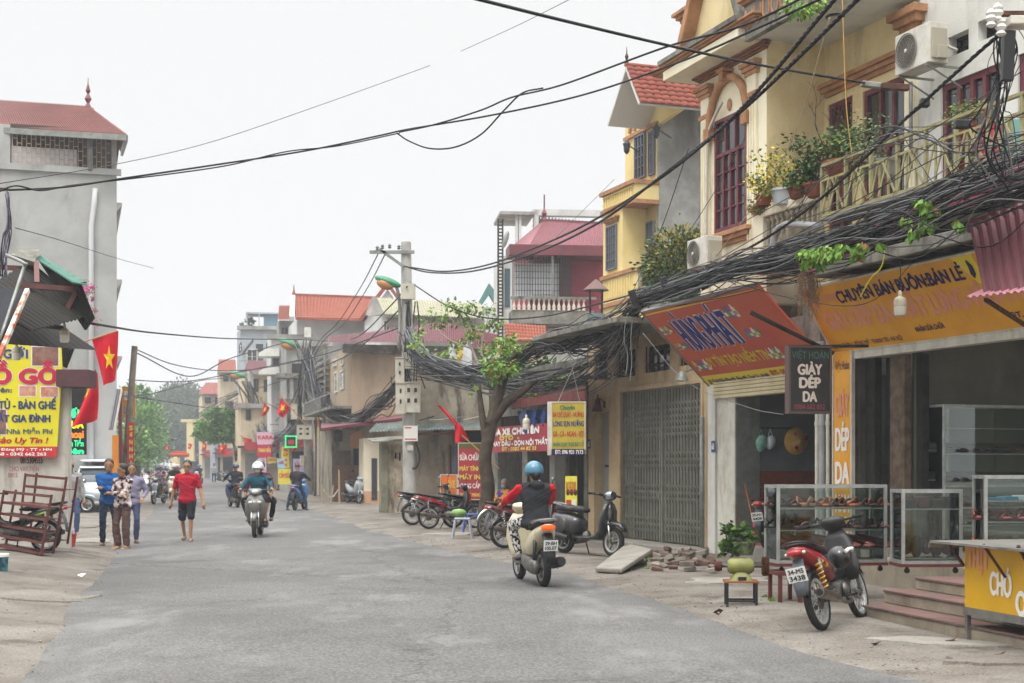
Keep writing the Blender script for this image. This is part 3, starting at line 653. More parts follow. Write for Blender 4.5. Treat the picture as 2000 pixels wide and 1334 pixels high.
for k in range(14):
 cx_=ux0+.2+k*.27
 pts=[(cx_+.10*math.cos(rad(q)),-.43,uz+.25+.13*math.sin(rad(q)))for q in range(180,361,20)]
 mb.tube([(cx_-.1,-.43,uz+.42)]+pts+[(cx_+.1,-.43,uz+.42)],.02,6)
mb.build('scroll_moulding',org,yh,smooth=True)
mould(uz+.48,uz+.62,ux0,ux1,.0,.1,y0=-.42)
def baluster(h,r=.07):return[(r,0),(r,.05*h/.6),(r*.55,.1*h),(r*.95,.28*h),(r*.8,.42*h),(r*.4,.62*h),(r*.45,.85*h),(r*.9,.92*h),(r*.9,h)]
bal_m=MB().lathe(baluster(.62),n=10).mesh('baluster',pm('stained_cement','#b5ac95','#8a8576',sc_=6,rough=.9,stain=.7,sc2='#47443c',sscale=3),True)
for k in range(12):inst(bal_m,'baluster',yh,Matrix.Translation(V((ux0+.25+k*.24,-.36,uz+.62))))
mb=MB();mb.box(ux0,ux1,-.46,-.24,uz+1.24,uz+1.36);mb.build('handrail',dconc,yh)
mb=MB();gx=(yx0+yx1)/2
mb.prism([(yx0-.15,CT+.36),(yx1-.15,CT+.36),(gx+.1,CT+2.6),(gx-.1,CT+2.6)],-.2,.1);mb.build('gable',yel,yh)
for s,xq in((-1,yx0-.15),(1,yx1-.15)):
 mb=MB();mb.beam((xq,-.3,CT+.36),(gx,-.3,CT+2.6),.16,.3,up=(0,1,0));mb.build('raking_moulding',org if s<0 else dconc,yh,bevel=.02)
for xq,hh,m_ in((yx0-.35,.75,gconc),(yx1+.05,.95,dconc)):
 mb=MB();mb.box(xq-.16,xq+.16,-.1,.22,CT+.36,CT+.36+hh);mb.build('parapet_post',m_,yh);mould(CT+.36+hh,CT+.56+hh,xq-.16,xq+.16,.06,.18,y0=-.1,mat=org)
lamp_c=FR.hit(1640,45,.4)
mb=MB();mb.lathe([(.001,-.1),(.08,-.08),(.13,-.01),(.13,0)],(lamp_c[0]-.05,.35,uz-.01),16);lc=mb.build('ceiling_lamp',pm('lamp_glass','#a59c84',rough=.4),fr=FR,smooth=True,ang=40);tag(lc,'round glass ceiling lamp under the upper balcony soffit','lamp')
MB().lathe([(.14,-.015),(.15,.0),(.15,.02)],(lamp_c[0]-.05,.35,uz-.015),16).build('rim',blk,lc)
wh=thing('white_house','white rendered upstairs front beside the ochre house with maroon doors','house',FR)
wx0,wx1=xr_+.001,X(2000,ybk)+2.5
wd=(X(1838,ybk),X(1953,ybk),F1+.15,Z(1838,168,ybk));v1=(X(1852,ybk),X(1892,ybk),Z(1892,96,ybk),Z(1892,56,ybk));v2=(X(1910,ybk),X(1950,ybk),Z(1950,66,ybk),Z(1950,25,ybk))
wd2=(X(1988,ybk),X(1988,ybk)+.9,F1+.15,wd[3])
mb=MB();wall_with_holes(mb,wx0,wx1,F1-.2,CT+2.5,[wd,v1,v2,wd2],ybk-.001,ybk+.25);mb.build('wall',wht,wh)
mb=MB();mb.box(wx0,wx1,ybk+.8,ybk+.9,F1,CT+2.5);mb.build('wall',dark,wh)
window(wh,*wd,ybk+.1,mar,nx=4,nz_=3,fw=.09,bar=.05,name='balcony_door');window(wh,*wd2,ybk+.1,mar,nx=2,nz_=3,fw=.09,bar=.05,name='balcony_door')
for v in(v1,v2):window(wh,*v,ybk+.22,dgrey,nx=2,nz_=2,fw=.03,bar=.015)
mb=MB();mb.box(wx0,wx1,ybk-.05,ybk-.002,CT+.25,CT+.33);mb.build('string_course',org,wh)
bal=thing('balcony','first-floor balcony with cement balusters and faded steel railing','balcony',FR)
bo=-.32
mb=MB();mb.box(X(1475,bo),wx1,bo-.05,ybk,F1-.18,F1);mb.build('floor',dconc,bal)
cx0,cx1=X(1490,bo),X(1600,bo)
mb=MB();mb.box(X(1476,bo),X(1495,bo),bo-.05,bo+.25,F1-.1,F1+.86);mb.build('post',crm,bal,bevel=.01);mould(F1+.78,F1+.92,X(1476,bo),X(1495,bo),.03,.1,y0=bo-.05,par=bal)
mb=MB();mb.box(cx0,cx1+.1,bo-.06,bo+.14,F1+.70,F1+.84);mb.build('handrail',crm,bal,bevel=.02)
mb=MB();mb.box(cx0,cx1+.1,bo-.04,bo+.12,F1-.02,F1+.06);mb.build('rail_base',crm,bal)
for k in range(11):inst(bal_m,'baluster',bal,Matrix.Translation(V((cx0+.12+k*(cx1-cx0)/11,bo+.04,F1+.07))))
srl=pm('faded_green_steel','#a39c72','#8d8a66',sc_=6,rough=.7,metal=.2,stain=.7,sc2='#6b4432',sscale=5)
ro_=-.75;rx0,rx1=X(1606,ro_),X(2000,ro_)+1.2;rz0,rz1=Z(1606,425,ro_),Z(1606,352,ro_)
print('rail',F1,rz0,rz1,rx1-rx0)
tzz=rz1+.18
mb=MB();mb.box(rx0,rx1,ro_-.02,ro_+.02,rz1-.03,rz1);mb.box(rx0,rx1,ro_-.02,ro_+.02,rz0,rz0+.04);mb.box(rx0,rx1,ro_-.03,ro_+.03,tzz,tzz+.04);mb.build('rail',srl,bal)
mb=MB();mb.box(rx0,rx1,ro_-.03,bo,rz0-.05,rz0-.01);mb.build('ledge',dconc,bal)
nb=9;bw=(rx1-rx0)/nb
for k in range(nb+1):
 mb=MB();mb.box(rx0+k*bw-.02,rx0+k*bw+.02,ro_-.025,ro_+.025,rz0+.04,tzz);mb.build('post',srl,bal)
for k in range(nb):
 mb=MB();a=rx0+k*bw;h=rz1-rz0
 for q in(.33,.66):mb.box(a+bw*q-.017,a+bw*q+.017,ro_-.012,ro_+.012,rz0+.04,rz1-.03)
 mb.beam((a+.02,ro_-.02,rz0+.05),(a+bw*.33,ro_-.02,rz1-.03),.032,.014,up=(0,1,0));mb.beam((a+bw*.33,ro_-.02,rz0+.05),(a+bw*.66,ro_-.02,rz1-.03),.032,.014,up=(0,1,0))
 mb.beam((a+bw-.02,ro_-.035,rz0+.05),(a+bw*.5,ro_-.035,rz1-.03),.032,.014,up=(0,1,0));mb.build('lattice',srl,bal)
mb=MB();pts=[lp(1598,441,-.45),lp(1545,438,-.45),lp(1524,443,-.45),lp(1513,462,-.45),lp(1508,500,-.45),lp(1503,520,-.45)]
tag(mb.tube(catmull(pts,5),.055,10).build('drain_pipe',pvc,fr=FR,smooth=True),'fat grey plastic elbow pipe bending down from the balcony edge','pipe')
mb=MB();pts=[lp(1410,200,-.1),lp(1395,230,-.1),lp(1383,262,-.1),lp(1381,300,-.1),lp(1379,400,-.1),lp(1378,470,-.1)]
tag(mb.tube(catmull(pts,4),.03,8).build('drain_pipe',wmet,fr=FR,smooth=True),'pale cream downpipe running left of the arched window','pipe')
mb=MB();tag(mb.tube([lp(1779,160,ybk-.15),lp(1779,330,ybk-.15)],.03,8).build('drain_pipe',gmet,fr=FR,smooth=True),'slim grey downpipe between the ochre and white fronts','pipe')
mb=MB();tag(mb.tube([(X(1383),-.12,.1),(X(1383),-.12,2.45)],.045,8).build('drain_pipe',gmet,fr=FR,smooth=True),'grey downpipe at the right edge of the folding gate house','pipe')
acw=pm('ac_white','#d4d1c8','#c3bfb3',sc_=5,rough=.5,stain=.3,sc2='#8f8572',sscale=3)
def aircon(px,py,off,w_,h_,d_,label,yaw=0):
 x,z=FR.hit(px,py,off);f=sub(FR,x,off,z,yaw=yaw);t=thing('air_conditioner',label,'air conditioner',f,'outdoor air conditioner units')
 mb=MB();mb.box(0,w_,0,d_,0,h_);mb.build('body',acw,t,bevel=.012)
 cxx,cz=w_*.36,h_*.5;r=h_*.42
 mb=MB()
 for q in range(1,8):
  rr=r*q/7;mb.tube([(cxx+rr*math.cos(rad(a)),-.015,cz+rr*math.sin(rad(a)))for a in range(0,361,20)],.004,4,cap=False)
 for a in range(0,360,20):mb.beam((cxx,-.012,cz),(cxx+r*math.cos(rad(a)),-.012,cz+r*math.sin(rad(a))),.006)
 mb.build('grille',pm('ac_grille','#7f7a70',rough=.6),t)
 mb=MB();mb.lathe([(r*1.04,0),(r*1.04,.01),(r*.98,.01),(r*.98,0),(r*1.04,0)],(cxx,-.02,cz),24,Matrix.Rotation(rad(90),3,'X'));mb.build('fan_ring',pm('ac_grille','#7f7a70'),t)
 mb=MB();mb.lathe([(.001,.012),(r*.95,.012),(r*.95,.0)],(cxx,-.0,cz),24,Matrix.Rotation(rad(90),3,'X'));mb.build('fan_recess',pm('fan_dark','#4d4b46',rough=.7),t)
 mb=MB();mb.ell((cxx,-.03,cz),(.03,.01,.03));mb.build('hub',acw,t,smooth=True)
 mb=MB();mb.box(w_+.0,w_+.03,d_*.1,d_*.9,h_*.1,h_*.85);mb.box(w_,w_+.09,d_*.3,d_*.8,h_*.08,h_*.4);mb.build('side_cover',pm('ac_side','#a8a291',rough=.6),t,bevel=.01)
 mb=MB();mb.beam((.08,0,-.02),(.08,d_+.35,-.02),.03);mb.beam((w_-.08,0,-.02),(w_-.08,d_+.35,-.02),.03);mb.beam((.08,.05,-.03),(.08,d_+.3,-.3),.02);mb.beam((w_-.08,.05,-.03),(w_-.08,d_+.3,-.3),.02);mb.build('bracket',gmet,t)
 return t
aircon(1748,149,ybk-.62,.82,.58,.32,'large air conditioner unit mounted high beside the white wall')
aircon(1342,528,-.75,.72,.50,.3,'small air conditioner unit on the left edge of the ochre house')
mb=MB();pts=[lp(1828,130,ybk-.35),lp(1834,60,ybk-.3),lp(1840,52,ybk-.2),lp(1846,85,ybk-.1),lp(1870,98,ybk+.0)]
tag(mb.tube(catmull(pts,5),.022,8).build('hose',wmet,fr=FR,smooth=True),'beige insulated hose curling from the large air conditioner to the vent','hose')
cor=pm('terracotta_tile','#96523f','#844637',sc_=3,rough=.7,stain=.3,sc2='#6f4338',sscale=2)
cor2=pm('orange_tile','#94523e','#854a39',sc_=2,rough=.7,stain=.2,sc2='#8a4a38')
palewall=pm('pale_render','#c9c9c6','#bcbcb9',sc_=1,rough=.9,stain=.3,sc2='#8a8a86')
old=pm('old_plaster','#9b9383','#7f7768',sc_=1.2,rough=.95,bump=.5,bs=20,stain=.85,sc2='#35322d',sscale=1.5,fine=.1)
creamw=pm('far_cream','#cfc0a2','#bfb092',sc_=1.5,rough=.9,stain=.4,sc2='#7f705c')
bluegl=pm('sky_glass','#5f7d8c',rough=.15)
greyblue=pm('grey_blue_render','#a9b0b6','#9aa2a9',sc_=1,rough=.9,stain=.3,sc2='#747a80')
def block(name,label,pc,pt,d,pr,pl,mat,z0=0,ar=12.0,slope=-.25,cat='house',side='R',group=None,pscale=1):
 c=P(pc,HY,d);zt=CH+(HY-pt)/FP*d
 def along(dx,dy,px):
  k=(px-1000)/FP;t=(k*c.y-c.x)/(dx-k*dy);return V((c.x+dx*t,c.y+dy*t)),t
 s=1 if side=='R' else-1
 a=rad(ar);e,t1=along(math.cos(a)*s,math.sin(a),pr);
 n=math.hypot(slope,1);f,t2=along(slope/n,1/n,pl)
 t2=min(max(t2,1.5),14)if t2>0 else 6;f=V((c.x+slope/n*t2,c.y+1/n*t2));g=e+f-V((c.x,c.y))
 fr=Fr((c.x,c.y),ar if s>0 else-ar)
 sfr=Fr((c.x,c.y),math.degrees(math.atan2(-1/n,-slope/n))if s>0 else math.degrees(math.atan2(1/n,slope/n)))
 t=thing(name,label,cat,Fr((c.x,c.y)),group)
 pts=[V((0,0)),e-V((c.x,c.y)),g-V((c.x,c.y)),f-V((c.x,c.y))]
 if s<0:pts.reverse()
 mb=MB();mb.prism([(p.x,p.y)for p in pts],z0,zt,'xy');mb.build('wall',mat,t)
 t['_zt']=zt;t['_w']=t1;t['_d']=t2
 return t,fr,sfr,zt,t1,t2
def under(par,fr):
 return par.matrix_world.inverted()@fr.M
def put(o,par,fr):o.parent=par;o.matrix_local=under(par,fr);return o
def wins(par,fr,rects,mat=None,name='window',off=-.0,**k):
 for r in rects:
  x0,z0=fr.hit(r[0],r[3],off);x1,z1=fr.hit(r[2],r[1],off)
  o=window(None,x0,x1,z0,z1,off,mat or dgrey,fw=.07,bar=.03,depth=.06,name=name,**k);put(o,par,fr)
def tiles(par,A,B,Cc,D,rows,cols,mat,lab='roof_tile'):
 A,B,Cc,D=map(V,(A,B,Cc,D));nrm=(B-A).cross(D-A).normalized()
 if nrm.z<0:nrm=-nrm
 dx=(B-A)/cols;dy=(D-A)/rows;wd,ln=dx.length,dy.length
 mb=MB();sg=4;vs=[]
 for j,(yy,lift)in enumerate(((0,0),(1.12,.035))):
  for i in range(sg+1):
   u=i/sg;vs.append((u*wd,yy*ln,lift+.045*math.sin(math.pi*u)))
 vs+=[(u*wd/sg,1.12*ln,.0)for u in range(sg+1)]
 fs=[(i,i+1,i+sg+2,i+sg+1)for i in range(sg)]+[(sg+1+i,sg+2+i,2*sg+3+i,2*sg+2+i)for i in range(sg)]
 mb.add(vs,fs);me=mb.mesh(lab,mat,True)
 x=dx.normalized();y=(dy-x*dy.dot(x)).normalized();z=x.cross(y)
 if z.dot(nrm)<0:z=-z
 for r_ in range(rows):
  for c_ in range(cols):
   o=A+dx*c_+dy*r_+((Cc-D)-(B-A))*(r_/rows)*(c_/cols)
   M=Matrix(((x.x,y.x,z.x,o.x),(x.y,y.y,z.y,o.y),(x.z,y.z,z.z,o.z),(0,0,0,1)))
   inst(me,lab,par,M)
 return
B0=Fr((3.63,42),-70.2)
h2=thing('narrow_yellow_house','tall narrow yellow house with red tiled gable roof and bare grey side wall','house',B0)
hz=lambda px,py,off=0:B0.hit(px,py,off)
bx=lambda px,off=0:B0.at(px,off)
yb2=pm('bright_yellow_render','#e6d194','#dac482',sc_=1,rough=.85,stain=.15,sc2='#ab935a')
rc=.78;xl_=bx(1178);T2=hz(1289,190,rc)[1]
mb=MB();mb.box(-.12,0,rc,9,0,T2+.15);mb.build('wall',gconc,h2)
xg0=bx(1229,rc);gtop=hz(1289,195,rc)[1]
w1=[(hz(1243,345,rc)[0],hz(1263,345,rc)[0],hz(1263,345,rc)[1],hz(1243,268,rc)[1]),(hz(1270,345,rc)[0],hz(1281,345,rc)[0],hz(1281,340,rc)[1],hz(1270,258,rc)[1])]
mb=MB();mb.box(xg0-.3,-.12,rc,rc+.2,0,gtop);mb.build('wall',yb2,h2)
for q in w1:window(h2,*q,rc-.02,pm('shutter_grey','#6d6f78',rough=.7),nx=3,nz_=4,fw=.05,bar=.025)
zb2t,zb2b=hz(1242,349)[1],hz(1242,387)[1]
mb=MB();mb.box(xl_,0,0,.12,zb2b,zb2t-.12);mb.box(-.12,0,.12,rc,zb2b,zb2t-.12);mb.build('balcony_front',yb2,h2)
mb=MB();mb.box(xl_-.08,.06,-.1,.2,zb2t-.12,zb2t);mb.box(-.2,.06,.2,rc,zb2t-.12,zb2t);mb.build('handrail',org,h2)
mb=MB();mb.box(xl_-.05,.04,-.08,rc,zb2b-.12,zb2b);mb.build('slab',org,h2)
for k in range(13):mb=MB();xx=xl_+.12+k*.17;mb.lathe([(q[0],q[1])for q in baluster(zb2t-zb2b-.2,.045)],(xx,-.03,zb2b+.03),6);mb.build('baluster',yb2,h2,smooth=True)
zb1t,zb1b=hz(1238,523)[1],hz(1238,580)[1]
xf=bx(1216)
mb=MB();mb.box(xl_,xf,.0,rc+.2,zb1b,zb2b-.12);mb.box(xf,-.12,rc,rc+.2,zb1b,zb2b-.12);mb.build('wall',yb2,h2)
a,b=hz(1187,530),hz(1206,437);window(h2,a[0],b[0],a[1],b[1],-.01,pm('shutter_grey','#6d6f78'),nx=4,nz_=5,fw=.04,bar=.02)
mould(b[1]+.06,b[1]+.25,a[0]-.05,b[0]+.05,.05,.14,par=h2)
a,b=hz(1266,523,rc),hz(1280,430,rc);window(h2,a[0],b[0],a[1],b[1],rc-.02,pm('shutter_grey','#6d6f78'),nx=3,nz_=4,fw=.04,bar=.02,name='balcony_door')
mb=MB();mb.box(xl_,0,-.02,.12,zb1b,zb1t-.12);mb.box(-.12,-.001,.12,rc,zb1b,zb1t-.1);mb.build('balcony_front',yb2,h2)
mb=MB();mb.box(xl_-.06,.05,-.1,.2,zb1t-.12,zb1t);mb.build('handrail',org,h2);mb=MB();mb.box(xl_-.06,.05,-.1,.2,zb1b-.12,zb1b);mb.build('slab',org,h2)
for k in range(11):mb=MB();xx=xl_+.2+k*.19;mb.box(xx-.03,xx+.03,-.06,-.02,zb1b+.15,zb1t-.2);mb.build('baluster',yb2,h2)
mb=MB();mb.box(xl_,0,0,.2,0,zb1b-.12);mb.box(-.12,0,.2,rc,0,zb1b-.1);mb.build('wall',yb2,h2)
mb=MB();mb.box(0.001,.02,.1,rc+.1,zb1b-.3,zb1t-.02);mb.build('wall',dconc,h2)
yf=-.55
r0,el,er=hz(1221,134,yf),hz(1186,244,yf),hz(1247,205,yf)
mb=MB();
for(p,q)in((r0,el),(r0,er)):mb.slab((p[0],yf,p[1]),(q[0],yf,q[1]),(q[0],9,q[1]),(p[0],9,p[1]),.07)
mb.build('roof',pm('eave_white','#cfccc6',rough=.9),h2)
mb=MB();mb.prism([(r0[0],r0[1]-.1),(el[0]+.1,el[1]+.0),(xg0-.3,gtop-.7),(-.1,gtop-.7),(er[0]-.05,er[1])],rc-.01,rc+.15);mb.build('gable',yb2,h2)
for k in range(4):mb=MB();mb.beam((xg0+.1+k*.35,rc-.05,gtop-.55),(xg0+.3+k*.3,rc-.05,gtop+.0),.12,.05,up=(0,1,0));mb.build('moulding',org,h2)
mb=MB();mb.box(xg0-.25,.0,rc-.1,rc,gtop-.72,gtop-.62);mb.build('moulding',org,h2)
tiles(h2,(r0[0],yf,r0[1]+.09),(r0[0],7.4,r0[1]+.09),(er[0]+.1,7.4,er[1]+.06),(er[0]+.1,yf,er[1]+.06),8,30,cor)
mb=MB();mb.tube([(r0[0],yf,r0[1]+.12),(r0[0],8,r0[1]+.12)],.07,8);mb.build('ridge',cor,h2)
mb=MB();mb.lathe([(.07,0),(.03,.1),(.06,.2),(.02,.3),(.005,.5)],(r0[0],yf+.05,r0[1]+.15),8);mb.build('finial',rust,h2)
for px,py,lab in((1282,257,'upper'),(1224,288,'lower')):
 a=hz(px,py,.3);mb=MB();mb.lathe([(.03,-.2),(.09,-.12),(.11,.08),(.13,.1),(.01,.24)],(a[0],.3,a[1]),8);mb.beam((a[0],.3,a[1]+.1),(a[0],rc,a[1]-.15),.03)
 mb.build('lantern',pm('lantern_dark','#3c3f41',rough=.6),h2)
chm=Fr(P(1164,640,33));ct=thing('chimney_flue','grey round metal flue with a small conical rain cap','chimney',chm)
r_=17.5/FP*33
mb=MB();mb.tube([(0,0,-1.3),(0,0,.32)],r_,20);mb.build('flue',pm('flue_grey','#7f888a','#737c7e',sc_=3,rough=.6),ct,smooth=True,ang=40)
mb=MB();mb.lathe([(r_*1.45,.86),(r_*1.4,.88),(.02,1.12)],n=16);mb.build('cap',pm('cap_brown','#6d5650',rough=.7),ct)
for a in range(4):mb=MB();q=rad(45+90*a);mb.beam((r_*.9*math.cos(q),r_*.9*math.sin(q),.3),(r_*math.cos(q),r_*math.sin(q),.9),.035);mb.build('strut',blk,ct)
t,fr,sfr,zt,w_,d_=block('maroon_house','maroon sheet-clad upstairs house with cement baluster balcony and steel cage',1034,480,58,1182,1000,pm('faded_maroon_sheet','#9a4350','#8d3a47',sc_=1,rough=.6),z0=6.6,ar=6)
I_=under(t,fr)
def A(mb,name,mat,par=t,f=fr,**k):return put(mb.build(name,mat,None,**k),par,f)
z=lambda px,py,off=0:fr.hit(px,py,off)[1];x=lambda px,off=0:fr.at(px,off)
mb=MB();mb.box(x(1034)-.5,x(1182),-.0,6,0,z(1034,640));A(mb,'wall',wht)
o_=-1.3
mb=MB();mb.box(x(1000,o_),x(1150,o_)+.3,o_,0,z(1034,632,o_),z(1034,606,o_));A(mb,'balcony_front',dconc)
mb=MB();mb.box(x(998,o_),x(1150,o_)+.3,o_-.05,o_+.12,z(1034,584,o_),z(1034,579,o_));A(mb,'handrail',dconc)
bm2=MB().lathe(baluster(z(1034,584,o_)-z(1034,606,o_),.08),n=8).mesh('baluster',pm('pale_baluster','#c3bcae',rough=.9),True)
for k in range(15):
 o=bpy.data.objects.new('baluster',bm2);C.objects.link(o);put(o,t,Fr(None,M=fr.M@Matrix.Translation(V((x(1004,o_)+k*(x(1150,o_)-x(1004,o_))/15,o_+.03,z(1034,606,o_))))))
mb=MB();mb.box(x(1004,-.4),x(1115,-.4),-.4,-.35,z(1034,584,-.4),z(1034,514,-.4));A(mb,'bay_wall',pm('bay_white','#d5d6da',rough=.8))
mb=MB();mb.box(x(1040,-.42),x(1078,-.42),-.44,-.41,z(1034,574,-.42),z(1034,516,-.42));A(mb,'window',pm('bay_light','#e6e9ee',rough=.5))
mb=MB();mb.box(x(1092,-.42),x(1114,-.42),-.46,-.41,z(1034,584,-.42),z(1034,503,-.42));A(mb,'doorway',pm('bay_dark','#5d3f47',rough=.8))
mb=MB()
for k in range(22):xx=x(1003,-1.1)+k*(x(1115,-1.1)-x(1003,-1.1))/21;mb.box(xx-.012,xx+.012,-1.1,-1.08,z(1034,582,-1.1),z(1034,500,-1.1))
for k in range(7):zz=z(1034,580,-1.1)+k*.25;mb.box(x(1003,-1.1),x(1115,-1.1),-1.115,-1.1,zz,zz+.02)
A(mb,'cage',dgrey)
for px in(1003,1079):mb=MB();mb.box(x(px,-1.15)-.04,x(px,-1.15)+.04,-1.2,-1.12,z(1034,582,-1.1),z(1034,495,-1.1));A(mb,'post',gmet)
mb=MB();mb.box(x(995,-1.4),x(1182),-1.4,.1,z(1034,500,-1.4)+.05,z(1034,492,-1.4)+.3);A(mb,'fascia',marp)
def wp(px,py,d):return t.matrix_world.inverted()@P(px,py,d)
mb=MB();mb.corr(wp(1034,478,57),wp(1185,489,57.5),wp(1190,438,60),wp(1063,432,60),34,.05);mb.build('roof',pm('roof_maroon','#84404a','#773942',sc_=1,rough=.5),t)
mb=MB();mb.corr(wp(988,493,60),wp(1034,479,57),wp(1063,432,60),wp(1060,434,60.5),10,.05);mb.build('roof',pm('roof_maroon','#a34e54'),t)
mb=MB();mb.beam(wp(1063,432,60),wp(1190,438,60),.15);mb.build('ridge',marp,t)
mb=MB();mb.lathe([(.12,0),(.05,.15),(.12,.3),(.03,.5),(.03,1.1)],wp(1063,431,60),8);mb.build('finial',marp,t)
t,fr,sfr,zt,w_,d_=block('white_frame_house','white concrete roof frame and tank terrace behind the maroon house',1048,640,66,1182,975,palewall,ar=6)
x=lambda px,off=0:fr.at(px,off);z=lambda px,py,off=0:fr.hit(px,py,off)[1]
mb=MB();mb.box(x(1043),x(1052),0,.5,z(1040,640),z(1040,410));mb.box(x(1040),x(1185),0,.5,z(1040,420),z(1040,408));A(mb,'frame',palewall,t,fr)
mb=MB();mb.corr(V((x(1052),.3,z(1040,424))),V((x(1182),.3,z(1040,434))),V((x(1182),3,z(1040,440))),V((x(1052),3,z(1040,424))),20,.1);A(mb,'roof',gconc,t,fr)
mb=MB();mb.box(x(972,1),x(1043),-.2,3,z(1000,420),z(1000,414));A(mb,'canopy',gconc,t,fr)
for px in(1009,1016):mb=MB();mb.box(x(px)-.06,x(px)+.06,0,.12,z(1000,640),z(1000,420));A(mb,'post',palewall,t,fr)
mb=MB();mb.box(x(1013),x(1023),1,1.3,z(1000,640),z(1000,422));A(mb,'pillar',gconc,t,fr)
mb=MB();a,b=x(972),x(980)
mb.box(a-.04,a+.04,-.3,-.22,0,z(1000,430));mb.box(b-.02,b+.05,-.3,-.22,0,z(1000,430));A(mb,'ladder_rail',dgrey,t,fr)
for k in range(42):mb=MB();zz=6.2+k*.16;mb.box(a,b,-.28,-.25,zz,zz+.07);A(mb,'rung',dgrey,t,fr)
mb=MB();mb.box(x(980),x(1000),0,4,0,z(1000,500));A(mb,'wall',palewall,t,fr)
mb=MB();mb.box(x(986),x(996),-.05,0,z(1000,600),z(1000,525));A(mb,'window',pm('teal_glass','#3f5c60',rough=.2),t,fr)
mb=MB();mb.ell((x(985),-.6,z(985,472)),(.12,.08,.42),M=Matrix.Rotation(.3,3,'Y'));A(mb,'satellite_dish',gmet,t,fr,smooth=True)
t,fr,sfr,zt,w_,d_=block('tiled_outhouse','low cream outhouse with a small terracotta tiled roof below the balcony',985,660,50,1066,975,creamw,ar=8)
tiles(t,wp(982,631,53)if 0 else t.matrix_world.inverted()@P(985,632,53),t.matrix_world.inverted()@P(1066,638,53),t.matrix_world.inverted()@P(1068,668,50),t.matrix_world.inverted()@P(990,664,50),5,14,cor2)
t,fr,sfr,zt,w_,d_=block('teal_gabled_house','small house with a pointed teal gable beside the ladder',938,600,90,972,930,palewall,ar=6)
mb=MB();q=lambda a,b:fr.hit(a,b,-.3);mb.prism([q(936,603),q(936,588),q(955,553),q(972,575),q(972,603),q(956,575)],-.35,.3);A(mb,'gable',pm('teal_paint','#4f7a76',rough=.6),t,fr)
t,fr,sfr,zt,w_,d_=block('beige_house','beige two-storey house side wall under a long maroon sheet roof',687,674,62,945,612,pm('beige_plain','#b3a18a','#a8967e',sc_=.6,rough=.9,stain=.45,sc2='#75685a',sscale=.5),ar=14)
mb=MB();mb.box(-.4,fr.at(945)+.3,-.45,0,zt-.35,zt+.0);A(mb,'eave_slab',dconc,t,fr)
q=t.matrix_world.inverted()
mb=MB();mb.corr(q@P(640,670,61),q@P(866,669,61.5),q@P(866,631,64),q@P(640,660,64),60,.06);mb.build('roof',marp,t)
mb=MB();mb.corr(q@P(866,669,61.5),q@P(975,692,63),q@P(975,655,66),q@P(866,631,64),30,.06);mb.build('roof',marp,t)
wins(t,fr,[(722,684,733,691),(762,686,772,692)],nx=1,nz_=1)
wins(t,sfr,[(652,700,658,717),(667,697,673,715),(655,725,660,768),(666,721,673,762)],nx=1,nz_=3,mat=wht)
mb=MB();mb.box(sfr.at(628),0,-.9,0,sfr.hit(680,800)[1],sfr.hit(680,795)[1]);A(mb,'balcony_slab',dconc,t,sfr)
mb=MB();
for k in range(26):xx=sfr.at(628)+.3*k;mb.box(xx-.015,xx+.015,-.9,-.87,sfr.hit(680,795)[1],sfr.hit(680,770)[1])if xx<0 else None
mb.box(sfr.at(628),0,-.9,-.86,sfr.hit(680,771)[1],sfr.hit(680,769)[1]);A(mb,'railing',gmet,t,sfr)
mb=MB()
for k in range(9):zz=sfr.hit(640,770)[1]+k*.3;mb.box(sfr.at(628),sfr.at(645),-.3,-.05,zz,zz+.05)
for px in(628,645):mb.box(sfr.at(px)-.04,sfr.at(px)+.04,-.32,-.24,0,sfr.hit(640,685)[1])
A(mb,'rung_frame',gmet,t,sfr)
lt,fr,sfr,zt,w_,d_=block('lean_to_shed','dark lean-to with a thin red roof edge beside the yard',648,838,60,706,625,old,ar=10)
q=lt.matrix_world.inverted()
mb=MB();mb.slab(q@P(628,842,58),q@P(786,822,55),q@P(786,815,62),q@P(628,832,66),.12);mb.build('roof',marp,lt)
mb=MB();mb.box(fr.at(648),fr.at(684),-.25,0,0,fr.hit(660,880)[1]);A(mb,'pier',pm('brick_pier','#6e6252','#5a5044',sc_=4,rough=.9,stain=.6),lt,fr)
mb=MB();mb.box(-.04,.04,-.03,.03,0,.05)
brm=MB().box(0,.2,-.02,.03,0,.06).mesh('brick',pm('brick_red_brown','#8a6a55','#74584a',sc_=9,rough=.9))
for r__ in range(20):
 for c__ in range(6):
  o=bpy.data.objects.new('brick',brm);C.objects.link(o);xx=fr.at(652)+c__*.215+(.1 if r__%2 else 0);put(o,lt,Fr(None,M=fr.M@Matrix.Translation(V((xx,-.26,.1+r__*.075)))))
mb=MB();mb.box(fr.at(690),fr.at(706),-.02,0,0,fr.hit(690,876)[1]);A(mb,'doorway',dark,lt,fr)
mb=MB();mb.box(fr.at(684),fr.at(708),-.06,-.021,fr.hit(690,876)[1],fr.hit(690,840)[1]);A(mb,'panel',pm('orange_brown_panel','#b58355',rough=.8),lt,fr)
wins(lt,fr,[(652,842,668,862)],nx=3,nz_=2)
cw,fr,sfr,zt,w_,d_=block('cream_wall','clean cream yard wall with a narrow notice board',711,856,57,752,706,pm('clean_cream','#e3d9c2','#d8cdb4',sc_=1,rough=.9),ar=14,cat='wall')
mb=MB();mb.box(fr.at(728)-.05,fr.at(736),-.06,-.01,.2,fr.hit(728,895)[1]);A(mb,'notice_board',pm('dark_board','#3a3d40',rough=.6),cw,fr)
mb=MB();mb.box(-.01,fr.at(752),-.02,0,0,.55);A(mb,'dado',pm('peach_dado','#c99f80',rough=.9),cw,fr)
D1=Fr(G(757,1004),12)
ds=thing('decayed_shed','decaying plastered shed with pitted wall and square vents behind the utility pole','shed',D1)
